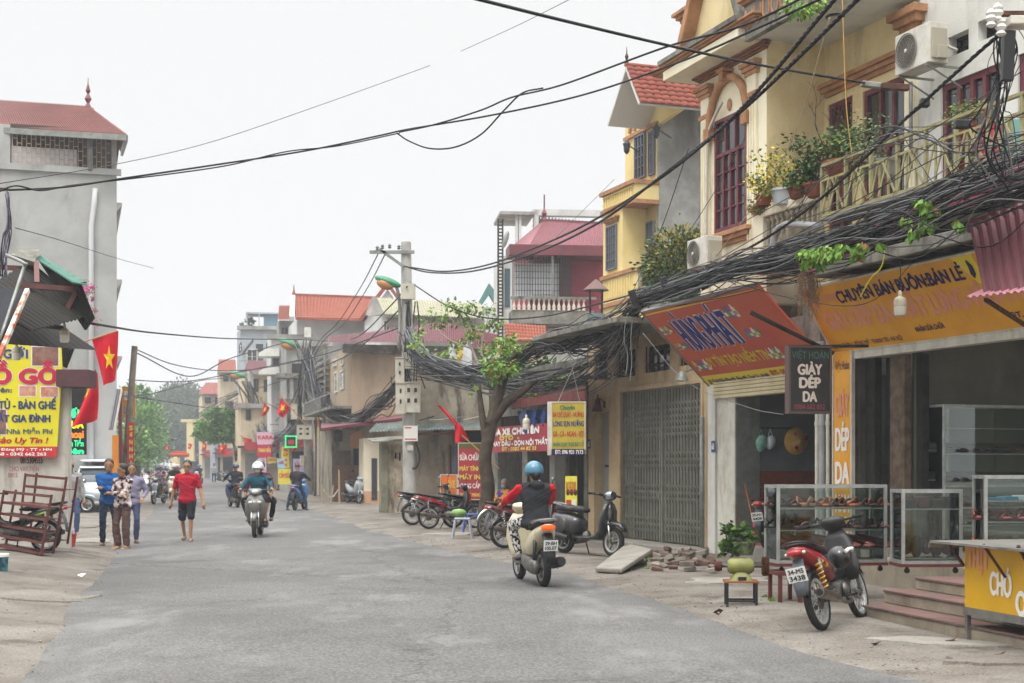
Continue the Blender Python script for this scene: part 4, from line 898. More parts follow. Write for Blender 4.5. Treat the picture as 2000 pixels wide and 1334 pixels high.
x=lambda px,off=0:D1.at(px,off);z=lambda px,py,off=0:D1.hit(px,py,off)[1]
hs_=[(x(779),x(783),z(779,900),z(779,883)),(x(771)-.0,x(776),z(771,896),z(771,881))]
pit=pm('pitted_plaster','#b9ad98','#978a77',sc_=3,rough=.95,bump=.7,bs=9,stain=.8,sc2='#4b443b',sscale=2.5,fine=.15)
mb=MB();wall_with_holes(mb,0,x(806),-.1,z(760,868),hs_,0,.2);mb.build('wall',pit,ds)
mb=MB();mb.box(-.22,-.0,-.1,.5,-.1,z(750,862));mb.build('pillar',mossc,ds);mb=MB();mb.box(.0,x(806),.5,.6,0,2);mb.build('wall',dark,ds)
mb=MB();mb.slab((-.55,-.7,z(730,866)),(x(815),-.3,z(730,858)),(x(815),1.5,z(730,850)),(-.55,1.2,z(730,858)),.05);mb.build('roof',dconc,ds)
D2=Fr(G(812,1010),-24)
d2=thing('grey_shed','stained low building with rusty sheet roof beside the red repair sign','shed',D2)
x=lambda px,off=0:D2.at(px,off);z=lambda px,py,off=0:D2.hit(px,py,off)[1]
mb=MB();wall_with_holes(mb,x(806),x(900),-.1,z(840,838),[(x(880),x(893),.05,z(880,870))],0,.2);mb.build('wall',pm('dirty_beige','#9d9080','#84786a',sc_=1.4,rough=.95,bump=.6,bs=12,stain=.75,sc2='#3f3a34',sscale=1.6,fine=.1),d2)
mb=MB();mb.box(x(880),x(893),.05,.1,.05,z(880,870));dr=mb.build('door',pm('grey_blue_door','#6f7a82','#5f6a72',sc_=4,rough=.6),d2)
mb=MB();mb.box(x(877),x(880),-.03,.1,.0,z(880,868));mb.box(x(893),x(896),-.03,.1,0,z(880,868));mb.build('door_frame',pm('red_frame','#7a3b33',rough=.7),d2)
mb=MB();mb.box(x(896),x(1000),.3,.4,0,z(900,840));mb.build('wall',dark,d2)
mb=MB();mb.box(x(806),x(965),.0,.3,z(860,812)-.3,z(860,770)+.4);mb.build('parapet',old,d2)
tin=pm('weathered_tin','#7f8a86','#67716d',sc_=2,rough=.7,stain=.7,sc2='#4a4138',sscale=2)
for k,(a,b)in enumerate(((722,800),(795,868),(862,930),(925,985))):
 mb=MB();zz=z(a,842-k*2,-1);mb.corr(V((x(a,-1),-1.1,zz-.05)),V((x(b,-1),-1.1,zz+.0)),V((x(b),.4,zz+.28)),V((x(a),.4,zz+.25)),12,.04);mb.build('roof_sheet',tin,d2)
for k in range(14):
 xx=x(820)+k*.25;mb=MB();mb.beam((xx,-.9+R.random()*.8,z(850,838)+.25),(xx+R.uniform(.2,.7),-.6+R.random()*.6,z(850,838)+.3+R.random()*.15),.08,.02);mb.build('loose_board',[old,rust,tin,wmet][k%4],d2)
mb=MB();mb.box(x(840),x(940),-1.0,-.95,z(850,850,-1),z(850,845,-1));mb.build('beam',rust,d2)
ru=thing('old_upper_wall','blackened old upper wall with bent steel poles behind the cables','wall',Fr(P(845,HY,44),-20))
f=Fr(P(845,HY,44),-20);x=lambda px,off=0:f.at(px,off);z=lambda px,py,off=0:f.hit(px,py,off)[1]
mb=MB();wall_with_holes(mb,x(832),x(1075),2.9,z(900,745),[(x(836),x(850),z(840,795),z(840,742)-.1),(x(985),x(1010),z(990,800),z(990,770))],0,.3);mb.build('wall',old,ru)
for k,(a,b,c,d)in enumerate(((882,735,886,800),(905,745,925,790),(918,750,920,800),(845,735,835,790))):
 mb=MB();mb.beam(V((x(a,-.5),-.5,z(a,b,-.5))),V((x(c,-.5),-.5,z(c,d,-.5))),.04);mb.build('pole',gmet,ru)
bs_=thing('broken_billboard','pale weathered billboard with a yellow swirl above the old wall','billboard',f)
mb=MB();a,b=f.hit(878,735,-.3),f.hit(922,662,-.3);mb.prism([(a[0],a[1]),(b[0],a[1]),(b[0],b[1]),(a[0],f.hit(878,675,-.3)[1])],-.36,-.3);mb.build('panel',pm('pale_board','#cfd2d4','#bfc2c4',sc_=2,rough=.7,stain=.3),bs_)
mb=MB();mb.tube(catmull([V((f.hit(px,py,-.38)[0],-.38,f.hit(px,py,-.38)[1]))for px,py in((896,672),(900,690),(894,705),(898,722),(885,728),(905,732))],5),.07,6);mb.build('swirl',pm('yellow_paint','#d9b53a',rough=.7),bs_)
S1=Fr((X and(1.62),30.7),-70.2)
wshop=thing('dark_shopfront','dark shopfronts with slatted gates beneath a low maroon awning','shop',S1)
x=lambda px,off=0:S1.at(px,off);z=lambda px,py,off=0:S1.hit(px,py,off)[1]
tz=z(1130,700)
x0_,x1_=x(955),x(1147)
opn=[(x(972),x(1020),0,z(1130,800)),(x(1030),x(1092),0,z(1130,800)),(x(1112),x(1140),0,z(1130,850))]
mb=MB();wall_with_holes(mb,x0_,x1_,0,tz,opn,0,.2);mb.build('wall',dconc,wshop)
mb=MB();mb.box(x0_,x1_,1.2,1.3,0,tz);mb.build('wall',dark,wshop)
for a,b,c_,d_ in opn[:2]:
 nn=int((b-a)/.11)
 for k in range(nn):mb=MB();xx=a+.05+k*.11;mb.box(xx-.02,xx+.02,.08,.11,0,d_);mb.build('slat',pm('gate_brown','#4c4640','#3d3833',sc_=5,rough=.7),wshop)
mb=MB();mb.box(x(1097),x(1111),-.25,0,0,z(1100,880));mb.build('pillar',pm('chipped_white','#b5b1a6','#9a958a',sc_=5,rough=.9,stain=.5),wshop)
mb=MB();mb.prism([(x(1117)-.0,0),(x(1117)+.25,0),(x(1117)+.22,1.9),(x(1147),2.6),(x(1147)-.0,2.9),(x(1117)-.1,2.0)],-.5,-.25);mb.build('concrete_brace',gconc,wshop)
mb=MB();oa=-1.2;mb.slab(V((x(1000,oa),oa,z(1000,800,oa))),V((x(1146,oa),oa,z(1146,762,oa))),V((x(1146),0,z(1146,762,oa)+.45)),V((x(1000),0,z(1000,800,oa)+.4)),.05);mb.build('awning',rust,wshop)
mb=MB();mb.box(x(1000,oa),x(1146,oa),oa-.04,oa,(z(1000,800,oa)+z(1146,762,oa))/2-.08,(z(1000,800,oa)+z(1146,762,oa))/2+.1);mb.build('awning_edge',pm('awning_maroon','#6e3a38','#5a2f2e',sc_=4,rough=.7),wshop)
mb=MB();oc=-1.5;mb.box(x(1040,oc),x(1205,oc),oc,.0,z(1190,632,oc)-.0,z(1190,632,oc)+.1);tag(mb.build('roof_slab',dconc,fr=S1,bevel=.01),'cement roof slab under the cable bundle between shopfronts and beige house','roof')
blt=thing('tarpaulin','blue tarpaulin hanging under the maroon awning','tarpaulin',S1)
vs=[];nx_,nz2=14,6
for j in range(nz2+1):
 for i in range(nx_+1):
  u,v=i/nx_,j/nz2;px=1010+u*72+(0 if j<nz2 else 0);py=803+v*(44-10*math.sin(u*3))+3*math.sin(u*9)*v-u*6
  yy=-1.15+.07*math.sin(u*22+v*3);a=S1.hit(px+v*6*(1-u)*2,py,yy);vs.append((a[0],yy,a[1]))
mb=MB();mb.add(vs,[(j*(nx_+1)+i,j*(nx_+1)+i+1,(j+1)*(nx_+1)+i+1,(j+1)*(nx_+1)+i)for j in range(nz2)for i in range(nx_)]);mb.build('sheet',pm('blue_tarp','#1c3f77','#16325f',sc_=3,rough=.5),blt,smooth=True)
def board(label,fr_,bl,tr,mat,name='shop_sign',th=.05,frame=None,cat='sign',group=None,fs=.02):
 t=thing(name,label,cat,fr_,group);x0,z0=fr_.hit(*bl);x1,z1=fr_.hit(*tr)
 mb=MB();mb.box(x0,x1,0,th,z0,z1);mb.build('panel',mat,t)
 if frame:
  mb=MB()
  for a,b,c,d in((x0-fs,x0,z0-fs,z1+fs),(x1,x1+fs,z0-fs,z1+fs),(x0,x1,z0-fs,z0),(x0,x1,z1,z1+fs)):mb.box(a,b,-.01,th+.01,c,d)
  mb.build('frame',frame,t)
 return t,x0,x1,z0,z1
c1=P(955,855,33.5);c2=P(1072,838,29.5);RX=Fr((c1.x,c1.y),math.degrees(math.atan2(c2.y-c1.y,c2.x-c1.x)))
rt,a,b,c,d=board('maroon car wash sign hanging tilted beside the tree',RX,(953,884),(1072,826),pm('sign_maroon','#9c2438','#8e2033',sc_=2,rough=.5))
wl_=whl;yl_=pm('yellow_lettering','#e0c24a',rough=.5)
W_=b-a;Hh=d-c
text('RỬA XE CHUYÊN',a+.03*W_,a+.86*W_,c+.68*Hh,c+.90*Hh,-.01,wl_,rt,bold=.05)
text('ÔTÔ  -',a+.22*W_,a+.55*W_,c+.48*Hh,c+.62*Hh,-.01,yl_,rt,bold=.04)
text('THAY DẦU - DỌN NỘI THẤT',a+.05*W_,a+.99*W_,c+.25*Hh,c+.42*Hh,-.01,wl_,rt,bold=.04)
text('ĐT : 0382 44 82 33',a+.26*W_,a+.82*W_,c+.06*Hh,c+.18*Hh,-.01,yl_,rt,bold=.03)
CK=Fr(P(1082,850,27.5),-8);CK=Fr((CK.M.translation.x,27.5),-8)
ck,a,b,c,d=board('yellow roast meat lightbox sign with red and blue lettering',CK,(1078,877),(1142,786),pm('sign_yellow_dull','#b9a336','#ab962d',sc_=2,rough=.5),th=.02,frame=wmet)
mb=MB();mb.box(a-.09,a-.02,.0,.22,c-.12,d+.02);mb.box(a-.02,b+.02,.025,.22,c-.1,d);mb.build('box',wmet,ck)
mb=MB();mb.box(a,b,-.012,.02,c-.12,c-.0);mb.build('strip',navy,ck)
rdl=pm('red_lettering','#b53028',rough=.5);nvl=pm('navy_print','#2b3a6b',rough=.5);grl=pm('green_lettering','#2c7a52',rough=.5)
Hh=d-c;W_=b-a
for t_,z0,z1,m_,l,r in(('Chuyên',.85,.94,grl,.25,.7),('BA CHỈ QUAY - NƯỚNG',.69,.79,rdl,.04,.97),('LÒNG SỤN NƯỚNG',.49,.60,nvl,.04,.97),('GÀ - CÁ - NGAN - VỊT',.27,.38,rdl,.04,.97),('NHẬN QUAY THUÊ ĐẶT CỖ',.06,.14,grl,.04,.97)):
 text(t_,a+l*W_,a+r*W_,c+z0*Hh,c+z1*Hh,-.008,m_,ck,bold=.04)
text('ĐT: 096 921 7173',a+.1*W_,b-.03,c-.095,c-.02,-.016,whl,ck,bold=.03)
mb=MB();mb.tube([(a+.1,.1,d),(a+.5,.1,d+.9)],.008,4);mb.tube([(b-.1,.1,d),(b-.3,.1,d+.9)],.008,4);o=mb.build('wire',gmet,ck);o['kind']='stuff'
MP=Fr((P(1103,970,26.2).x,26.2),-12)
mp,a,b,c,d=board('small yellow menu poster with food photos leaning by the white pillar',MP,(1104,1006),(1127,930),pm('poster_yellow','#d6cf3a',rough=.5),name='menu_board',th=.02)
text('BA CHỈ QUAY',a+.02,b-.02,d-.30,d-.1,-.008,rdl,mp,bold=.05)
for k in range(3):mb=MB();mb.ell((a+.05+k*.07,-.005,c+.42),(.035,.006,.06));mb.build('food_print',rust,mp)
mb=MB();mb.box(a+.02,a+.11,-.008,-.001,c+.02,c+.28);mb.build('print_patch',rdl,mp);mb=MB();mb.box(a+.13,b-.02,-.008,-.001,c+.05,c+.28);mb.build('print_patch',whb,mp)
SC=Fr((P(897,900,37).x,37),-15)
scn,a,b,c,d=board('tall red computer repair sign partly hidden behind the tree',SC,(896,975),(940,866),pm('sign_red','#a8262f','#9a2129',sc_=1,rough=.5),frame=wmet)
mb=MB();mb.box(a,b,-.006,.0,d-.13,d);mb.build('strip',pm('olive_strip','#5e5a2c',rough=.6),scn)
Hh=d-c
for t_,z0,z1,m_ in(('SỬA CHỮA',.70,.80,whl),('MÁY TÍNH',.51,.59,yl_),('MÁY IN',.36,.44,yl_),('CUNG CẤP',.20,.28,whl),('THIẾT BỊ MẠNG',.05,.11,yl_)):text(t_,a+.03,b-.03,c+z0*Hh,c+z1*Hh,-.012,m_,scn,bold=.04)
OS=Fr((P(861,950,37.5).x,37.5),-10)
osn,a,b,c,d=board('faded orange board leaning on the grey shed wall',OS,(861,975),(892,928),pm('sign_orange','#d46a2a','#c9803a',sc_=3,rough=.6),frame=wmet)
text('SỬA XE',a+.2,b-.05,c+.3,c+.5,-.012,yl_,osn,bold=.05)
t,fr,sfr,zt,w_,d_=block('orange_roofed_house','white house with a long bright orange tiled roof behind the beige house',580,622,90,735,560,palewall,ar=8)
q=t.matrix_world.inverted()
tiles(t,q@P(572,578,93),q@P(735,584,95),q@P(713,624,89),q@P(577,621,88.5),12,24,cor2)
mb=MB();mb.slab(q@P(713,626,88.9),q@P(577,623,88.4),q@P(572,580,92.9),q@P(735,586,94.9),.05);mb.build('roof',cor2,t)
mb=MB();mb.beam(q@P(571,577,93),q@P(736,583,95),.25);mb.lathe([(.15,0),(.06,.3),(.02,.7)],q@P(574,577,93),6);mb.build('ridge',cor,t)
mb=MB();mb.slab(q@P(705,628,88),q@P(757,560,88),q@P(752,563,96),q@P(706,628,96),.2);mb.slab(q@P(757,560,88),q@P(800,618,88),q@P(800,618,96),q@P(757,560,96),.2);mb.build('roof',cor2,t)
mb=MB();f2=Fr(P(757,HY,88.3));o=MB().prism([f2.hit(712,680),f2.hit(712,628),f2.hit(757,565),f2.hit(795,620),f2.hit(795,680)],0,3).build('wall',palewall);put(o,t,f2)
mb=MB();mb.beam(q@P(572,580,93),q@P(570,622,88),.3);mb.build('barge_board',palewall,t)
t,fr,sfr,zt,w_,d_=block('small_tiled_house','cement house with a small orange tiled roof left of the long orange roof',545,626,96,578,540,gconc,ar=8)
q=t.matrix_world.inverted();mb=MB();mb.corr(q@P(543,626,95),q@P(568,626,95),q@P(567,598,99),q@P(545,598,99),10,.1);mb.build('roof',cor2,t);wins(t,fr,[(550,640,560,660)],nx=1,nz_=2)
t,fr,sfr,zt,w_,d_=block('olive_roofed_house','pale block with a wide olive sheet roof behind the utility pole',745,612,80,945,735,palewall,ar=6)
q=t.matrix_world.inverted();mb=MB();mb.corr(q@P(750,614,77),q@P(945,622,77),q@P(940,594,82),q@P(736,582,82),40,.05);mb.build('roof',pm('olive_sheet','#9b9880','#8f8c75',sc_=1,rough=.7),t)
mb=MB();mb.slab(q@P(722,618,77),q@P(736,582,77),q@P(750,612,77),q@P(747,616,78),.3);mb.build('gable',gconc,t)
mb=MB();mb.box(fr.at(755,-1),fr.at(945,-1),-1.5,-1,fr.hit(800,640,-1)[1],fr.hit(800,622,-1)[1]);A(mb,'eave_slab',gconc,t,fr)
wins(t,fr,[(748,625,762,650),(770,625,782,650),(800,628,840,640)],nx=2,nz_=1,mat=wht)
spec=[('grey_blue_block','grey blue concrete block with rooftop glass room and shade frame',470,638,120,548,463,greyblue,[(468,668,472,690),(475,666,495,690)],[(500,672,514,715),(520,670,535,690)]),('white_terrace_house','white house with stacked balconies under the orange roofed house',530,655,90,600,522,palewall,[],[(534,690,552,712),(560,690,580,714),(545,740,560,770)]),('cement_house','unpainted cement house with deep balcony slab behind the second pole',560,668,84,640,545,gconc,[],[(570,710,590,730),(600,745,615,770),(568,790,590,830)]),('pale_green_house','pale house with faded red awning between the far signs',478,725,105,560,465,creamw,[],[(490,740,505,765),(515,742,530,765)]),('small_red_roof_house','cream house with a plain red roof above the far street',430,728,150,470,425,creamw,[],[(436,735,446,745),(450,735,460,745)]),('brown_roof_house','low house with wide brown hipped roof near the street end',395,770,170,450,388,creamw,[],[(400,776,412,788),(420,776,432,788)]),('grey_far_house','grey flat-roofed house at the far end of the right row',420,800,150,480,400,greyblue,[],[(430,815,440,832),(450,815,460,832)]),('far_cream_house','narrow cream house behind the round green tree',470,790,98,520,455,creamw,[],[(480,800,490,820)]),]
for nm,lb,pc,pt,d,pr,pl,m_,sw,fw in spec:
 t,fr,sfr,zt,w_,d_=block(nm,lb,pc,pt,d,pr,pl,m_,ar=10)
 wins(t,fr,fw,nx=2,nz_=2);wins(t,sfr,sw,nx=1,nz_=2)
 mb=MB();mb.box(-.3,w_+.3,-.4,.2,zt-.25,zt+.05);A(mb,'cornice',gconc,t,fr)
 q=t.matrix_world.inverted();rq=random.Random(nm);nfl=int(zt//3.1);nw=max(1,int(w_//2.2))
 MB_=MB().box(-.2,w_+.1,-1.1,.0,2.75,2.9);A(MB_,'awning',rq.choice([marp,tin,rust]),t,fr)
 for i in range(nw):
  xx=.3+i*(w_-.6)/nw;A(MB().box(xx,xx+(w_-.6)/nw*.8,-.03,-.001,0,2.4),'shopfront',rq.choice([dark,dgrey,gmet,rust]),t,fr);A(MB().box(xx,xx+(w_-.6)/nw*.8,-1.16,-1.1,2.6,3.15),'signboard',pm('far_board%d'%(i%3),['#a8343a','#c4a93f','#3f6ea0'][i%3],rough=.6),t,fr)
  for fl in range(1,nfl):
   o=window(None,xx+.2,xx+1.1,3.1*fl+.8,3.1*fl+2.1,-.001,rq.choice([dgrey,mar,wht]),fw=.07,bar=.03,depth=.06,nx=2,nz_=2);put(o,t,fr)
 for fl in range(1,nfl):
  if rq.random()<.7:A(MB().box(-.1,w_,-.7,0,3.1*fl+.15,3.1*fl+.3),'balcony_slab',dconc,t,fr);A(MB().box(-.1,w_,-.7,-.66,3.1*fl+1.0,3.1*fl+1.06),'railing',gmet,t,fr)
 A(MB().tube([(w_*.9,-.08,0),(w_*.9,-.08,zt)],.06,6),'drain_pipe',pvc,t,fr)
 if nm=='grey_blue_block':
  mb=MB();mb.box(fr.at(515),fr.at(543),.5,3,zt,fr.hit(520,611)[1]);A(mb,'glass_room',bluegl,t,fr);mb=MB();mb.box(fr.at(480),fr.at(545),.2,3,fr.hit(500,612)[1],fr.hit(500,609)[1]);mb.box(fr.at(481),fr.at(483),.2,.35,zt,fr.hit(500,612)[1]);mb.box(fr.at(505),fr.at(507),.2,.35,zt,fr.hit(500,612)[1]);A(mb,'shade_frame',greyblue,t,fr)
 if nm=='small_red_roof_house':mb=MB();mb.corr(q@P(424,727,148),q@P(462,727,148),q@P(460,703,156),q@P(427,703,156),12,.1);mb.build('roof',cor2,t)
 if nm=='brown_roof_house':mb=MB();mb.corr(q@P(386,770,166),q@P(447,770,166),q@P(440,748,174),q@P(402,748,174),12,.1);mb.build('roof',pm('brown_roof','#8a4f47',rough=.8),t)
 if nm=='pale_green_house':
  mb=MB();mb.corr(q@P(476,725,101),q@P(522,728,101),q@P(520,705,104),q@P(484,705,104),14,.08);mb.build('roof',marp,t)
  mb=MB();mb.corr(q@P(455,800,99),q@P(492,800,99),q@P(490,788,102),q@P(460,788,102),10,.08);mb.build('awning',marp,t)
 if nm=='cement_house':
  for y0 in(735,785):mb=MB();mb.box(fr.at(540,-1),fr.at(592,-1),-1.6,0,fr.hit(560,y0+4,-1)[1],fr.hit(560,y0-5,-1)[1]);A(mb,'balcony_slab',dconc,t,fr)
  mb=MB();mb.box(fr.at(565),fr.at(572),-1.4,-1.1,fr.hit(560,785)[1],fr.hit(560,740)[1]);A(mb,'pillar',gconc,t,fr)
 if nm=='white_terrace_house':
  for y0 in(700,735):mb=MB();mb.prism([fr.hit(505,y0),fr.hit(505,y0-6),fr.hit(520,y0-14),fr.hit(545,y0-14),fr.hit(545,y0)],-2,0);A(mb,'balcony_hood',wht,t,fr)
gm=[creamw,palewall,greyblue,gconc,pm('far_ochre','#cbb078','#b89d68',sc_=1,rough=.9,stain=.3),pm('far_green','#a9b8a0',rough=.9)]
rn=random.Random(5)
lab_ad=['cream','pale','blue-grey','cement','ochre','light green']
def rowhouse(side,y,k):
 rx=(lerpt(RR,y)+3.0)if side>0 else(lerpt(RL,y)-4.5)
 wd_=rn.uniform(4,6);h=rn.choice([3.4,4.2,6.5,7.2])if side>0 and y>150 else rn.choice([3.4,4,6.0]);ci=rn.randrange(6)
 sl_=-.24;ang=math.degrees(math.atan2(-1,.24))if side>0 else math.degrees(math.atan2(1,-.24))
 f=Fr((rx,y),ang);x0,x1=(-wd_,0)if side>0 else(0,wd_)
 nm_={3.4:'single-storey',4:'single-storey',4.2:'single-storey',6.0:'two-storey',6.5:'two-storey',7.2:'two-storey',9.5:'three-storey'}[h]
 t=thing('row_house','%s %s %s house, %s side of the far street, %s of its row'%(nm_,lab_ad[ci],rn.choice(['shop','terrace']),'right' if side>0 else 'left',['first','second','third','fourth','fifth','sixth','seventh','eighth','ninth','tenth','eleventh'][k]),'house',f,'houses far down the street')
 mb=MB();mb.box(x0,x1-.15,0,8,0,h);mb.build('wall',gm[ci],t)
 mb=MB();mb.box(x0-.1,x1-.05,-.5,0,3.0,3.2);mb.build('awning',rn.choice([marp,tin,gconc]),t)
 mb=MB();mb.box(x0+.5,x1-.7,-.02,.0,0,2.7);mb.build('shopfront',rn.choice([dark,dgrey]),t)
 for fl in range(1,int(h//3)):
  for q in range(2):a=x0+.7+q*(wd_-1)/2;window(t,a,a+1.1,3*fl+.9,3*fl+2.3,0,dgrey,nx=2,nz_=1)
  mb=MB();mb.box(x0,x1-.15,-.8,0,3*fl+.25,3*fl+.4);mb.build('balcony_slab',gconc,t)
 if rn.random()<.5:mb=MB();mb.prism([(x0-.2,h),(x1+.1,h),((x0+x1)/2,h+1.5)],-.3,8);mb.build('roof',rn.choice([cor2,marp,cor]),t)
 mb=MB();mb.box(x0+.3,x1-.5,-.7,-.62,2.7,3.5);mb.build('signboard',rn.choice([pm('far_sign_red','#b02a2a',rough=.6),pm('far_sign_yellow','#cfb03a',rough=.6),pm('far_sign_blue','#2f5c9c',rough=.6)]),t)
for k,y in enumerate([92,104,118,128,140,152,166,182,200,222]):rowhouse(1,y,k)
for k,y in enumerate([98,107,121,134,150,168,186,204,226]):rowhouse(-1,y,k)
TW=Fr((P(228,HY,50).x,50),17)
tw=thing('tower_house','tall bare grey four-storey house with red hipped sheet roof and caged terrace','house',TW)
x=lambda px,off=0:TW.at(px,off);z=lambda px,py,off=0:TW.hit(px,py,off)[1]
tg=pm('tower_cement','#abaca9','#999a97',sc_=.5,rough=.95,bump=.3,bs=10,stain=.75,sc2='#7b7b77',sscale=.45,fine=.03)
xl0=x(-60);zt=z(228,338);zr=z(228,262)
mb=MB();mb.box(xl0,0,0,9,0,zt);mb.build('wall',tg,tw)
mb=MB();mb.box(xl0,x(20),0,9,zt,z(20,243));mb.box(xl0,.15,-.12,0,zt-.1,zt+.12);mb.build('wall',tg,tw)
for k,zz in enumerate((z(228,400),z(228,550),z(228,700))):mb=MB();mb.prism([(0,zz-.25),(.18,zz),(.18,zz+.08),(0,zz+.08)],0,9);mb.build('ledge',gconc,tw)
mb=MB();mb.box(x(218),x(228),0,.3,zt,zr);mb.build('column',gconc,tw)
mb=MB();mb.box(x(20),x(236),.0,7,z(100,258)-.0,z(100,252)+.1);mb.build('soffit',pm('brown_soffit','#4b423c',rough=.9),tw)
mb=MB();mb.box(x(30),x(215),5.5,5.6,z(100,262),z(100,250));mb.build('beam',dgrey,tw)
xs_=[x(24)+k*.155*1.0 for k in range(int((x(218)-x(24))/.155))]
cg=pm('cage_tan','#a98f75',rough=.6)
mb=MB()
for k,xx in enumerate(xs_):
 mb.box(xx-.012,xx+.012,.02,.04,z(100,330),z(100,259))
 for q in range(6):zz=z(100,262)-.22-q*.32-(.16 if k%2 else 0);mb.box(xx,xx+.155,.022,.038,zz,zz+.025)if zz>z(100,330)else None
mb.box(x(24),x(218),.01,.05,z(100,331),z(100,329));mb.build('cage',cg,tw)
mb=MB();mb.box(x(22),x(150),.1,.12,z(60,326),z(60,286));mb.build('net_sheet',pm('pale_net','#c9c9cb',rough=.8,alpha=.85),tw)
mb=MB();mb.tube([(x(110),1.5,zt),(x(110),1.5,zt+.75)],.42,16);mb.build('water_tank',alum,tw,smooth=True,ang=40)
rfm=pm('red_roof_sheet','#7c4a43','#6d403b',sc_=.6,rough=.6,stain=.5,sc2='#5e3a35',sscale=.6)
ze=z(228,262);q=TW.I
A_,B_,C_,D_=q@P(-60,246,49),q@P(247,264,49),q@P(172,209,53.5),q@P(-60,192,53.5)
mb=MB();mb.corr(A_,B_,C_,D_,60,.05);mb.build('roof',rfm,tw)
mb=MB();mb.corr(B_,q@P(238,300,58),q@P(180,212,56),C_,22,.05);mb.build('roof',rfm,tw)
mb=MB();mb.beam(A_-V((0,.05,.1)),B_-V((0,.05,.1)),.1,.2);mb.beam(B_-V((0,0,.1)),q@P(238,300,58),.1,.2);mb.build('gutter',gmet,tw)
mb=MB();mb.lathe([(.12,0),(.05,.15),(.13,.3),(.04,.5),(.09,.6),(.015,.9),(.01,1.1)],C_,8);mb.build('finial',marp,tw)
mb=MB();mb.tube([(x(186),-.1,zt-.6),(x(183),-.1,zt-1.2),(x(178),-.1,zt-1.9),(x(178),-.1,0)],.09,8);mb.build('drain_pipe',pm('white_pvc','#c9cacb',rough=.5),tw,smooth=True)
mb=MB();mb.tube([(x(176),-.08,zt),(x(176),-.08,zr)],.09,8);mb.build('drain_pipe',gmet,tw,smooth=True)
mb=MB();pts=[TW.hit(*p)for p in((186,770),(228,768),(228,900),(186,900))]
gw=Fr(P(188,HY,44),30);gw=Fr((P(188,HY,60).x,60),20)
t=thing('garden_wall','patchy whitewashed wall between the car park and the wooden pole','wall',gw)
mb=MB();mb.box(gw.at(185),gw.at(226),0,.2,0,gw.hit(200,762)[1]);mb.build('wall',pm('whitewash','#cfd0cd','#bfbfba',sc_=1.5,rough=.9,stain=.85,sc2='#6c6a62',sscale=1.5),t)
mb=MB();a,b=gw.at(190,-1),gw.at(232,-1);mb.slab((a,-1.6,gw.hit(200,795,-1)[1]),(b,-1.6,gw.hit(222,790,-1)[1]),(b,.2,gw.hit(200,755)[1]),(a,.2,gw.hit(200,755)[1]),.06);mb.build('awning',tin,t)
LD=Fr((P(138,HY,33).x,33),6)
ld,a,b,c,d=board('black LED sign with yellow orange and green glowing letters',LD,(120,888),(168,745),pm('led_black','#101210',rough=.4),th=.1)
def led(col):return pm('led_'+col.strip('#'),col,emit=.9)
for t_,yb_,yt_,cc in(('CƠM',818,800,'#2fe08a'),('MUA',836,822,'#f0d820'),('Khoai',855,841,'#ff7a20'),('Cần Tiền',872,860,'#30d890'),('Liên',886,876,'#30d890')):
 x0_,z0_=LD.hit(126,yb_);x1_,z1_=LD.hit(163,yt_);text(t_,x0_,x1_,z0_,z1_,-.01,led(cc),ld,bold=.05)
for i,(px0,px1,y0,y1,dd,m_,lb)in enumerate([(219,231,850,935,46,pm('orange_board','#c47a1e','#b86f18',sc_=2,rough=.6),'plain orange signboard standing on edge near the white car'),(231,238,760,905,52,marp,'narrow maroon board hanging beside the wooden pole'),(238,264,755,816,58,pm('amber_board','#cf8f2e',rough=.6),'amber shop board with blue letters behind the wooden pole')]):
 f_=Fr((P(px0,HY,dd).x,dd),5);t,a,b,c,d=board(lb,f_,(px0,y1),(px1,y0),m_,th=.1,name='signboard')
 if i==2:text('ĐỒ',a+.1,b-.1,d-.55,d-.2,-.01,whl,t,bold=.06);text('LỘC',a+.1,b-.1,d-1.1,d-.8,-.01,pm('sky_lettering','#2f7fb0',rough=.6),t,bold=.06)
f_=Fr((P(250,HY,56).x,56),5);t,a,b,c,d=board('tall red vertical banner with yellow letters beside the road',f_,(249,912),(262,825),pm('banner_red','#c92a1e','#b8241a',sc_=2,rough=.6),th=.03,name='banner',cat='banner')
for k,ch in enumerate('SƠNNHÀ'):text(ch,a+.08,b-.06,d-.25-k*.28-.05,d-.1-k*.28-.03,-.01,yl_,t,bold=.06)
for k in range(3):
 mb=MB();px_=214+k*4;f_=Fr((P(px_,HY,47).x,47));mb.beam(V((0,0,f_.hit(px_,840)[1])),V((.25,0,f_.hit(px_,760)[1])),.05,.1)
 tag(mb.build('rolled_awning',[pvc,pm('lilac_sheet','#a9a0b5',rough=.6),wmet][k],fr=f_),['grey','lilac','off-white'][k]+' leaning panel above the orange board','panel')
FW=Fr((P(134,HY,26.2).x,26.2),5)
fw_=thing('furniture_shop','grey rendered shop end wall carrying the big yellow furniture sign','shop',FW)
x=lambda px,off=0:FW.at(px,off);z=lambda px,py,off=0:FW.hit(px,py,off)[1]
mb=MB();mb.box(x(-160),0,0,.25,-.1,z(100,640));mb.build('wall',pm('pale_shop_wall','#c3beb4','#b3ada2',sc_=1.5,rough=.9,bump=.3,stain=.5,sc2='#756f66',sscale=1.6),fw_)
mb=MB();mb.box(x(118),x(182),-.35,.3,z(140,757),z(140,724));mb.build('beam',pm('brown_beam','#5e4044','#523a3c',sc_=3,rough=.8),fw_)
sg=Fr((FW.w(x(-100,-.12),-.12,0).x,FW.w(x(-100,-.12),-.12,0).y),5)
yg=pm('sign_yellow','#d9cf17','#cfc412',sc_=1,rough=.5)
fs_=thing('shop_sign','big yellow furniture sign with large red lettering on the end wall','sign',sg)
def lean(px,py):return sg.hit(px,py)
pl_=[lean(-100,893),lean(110,893),lean(124,674),lean(-100,662)]
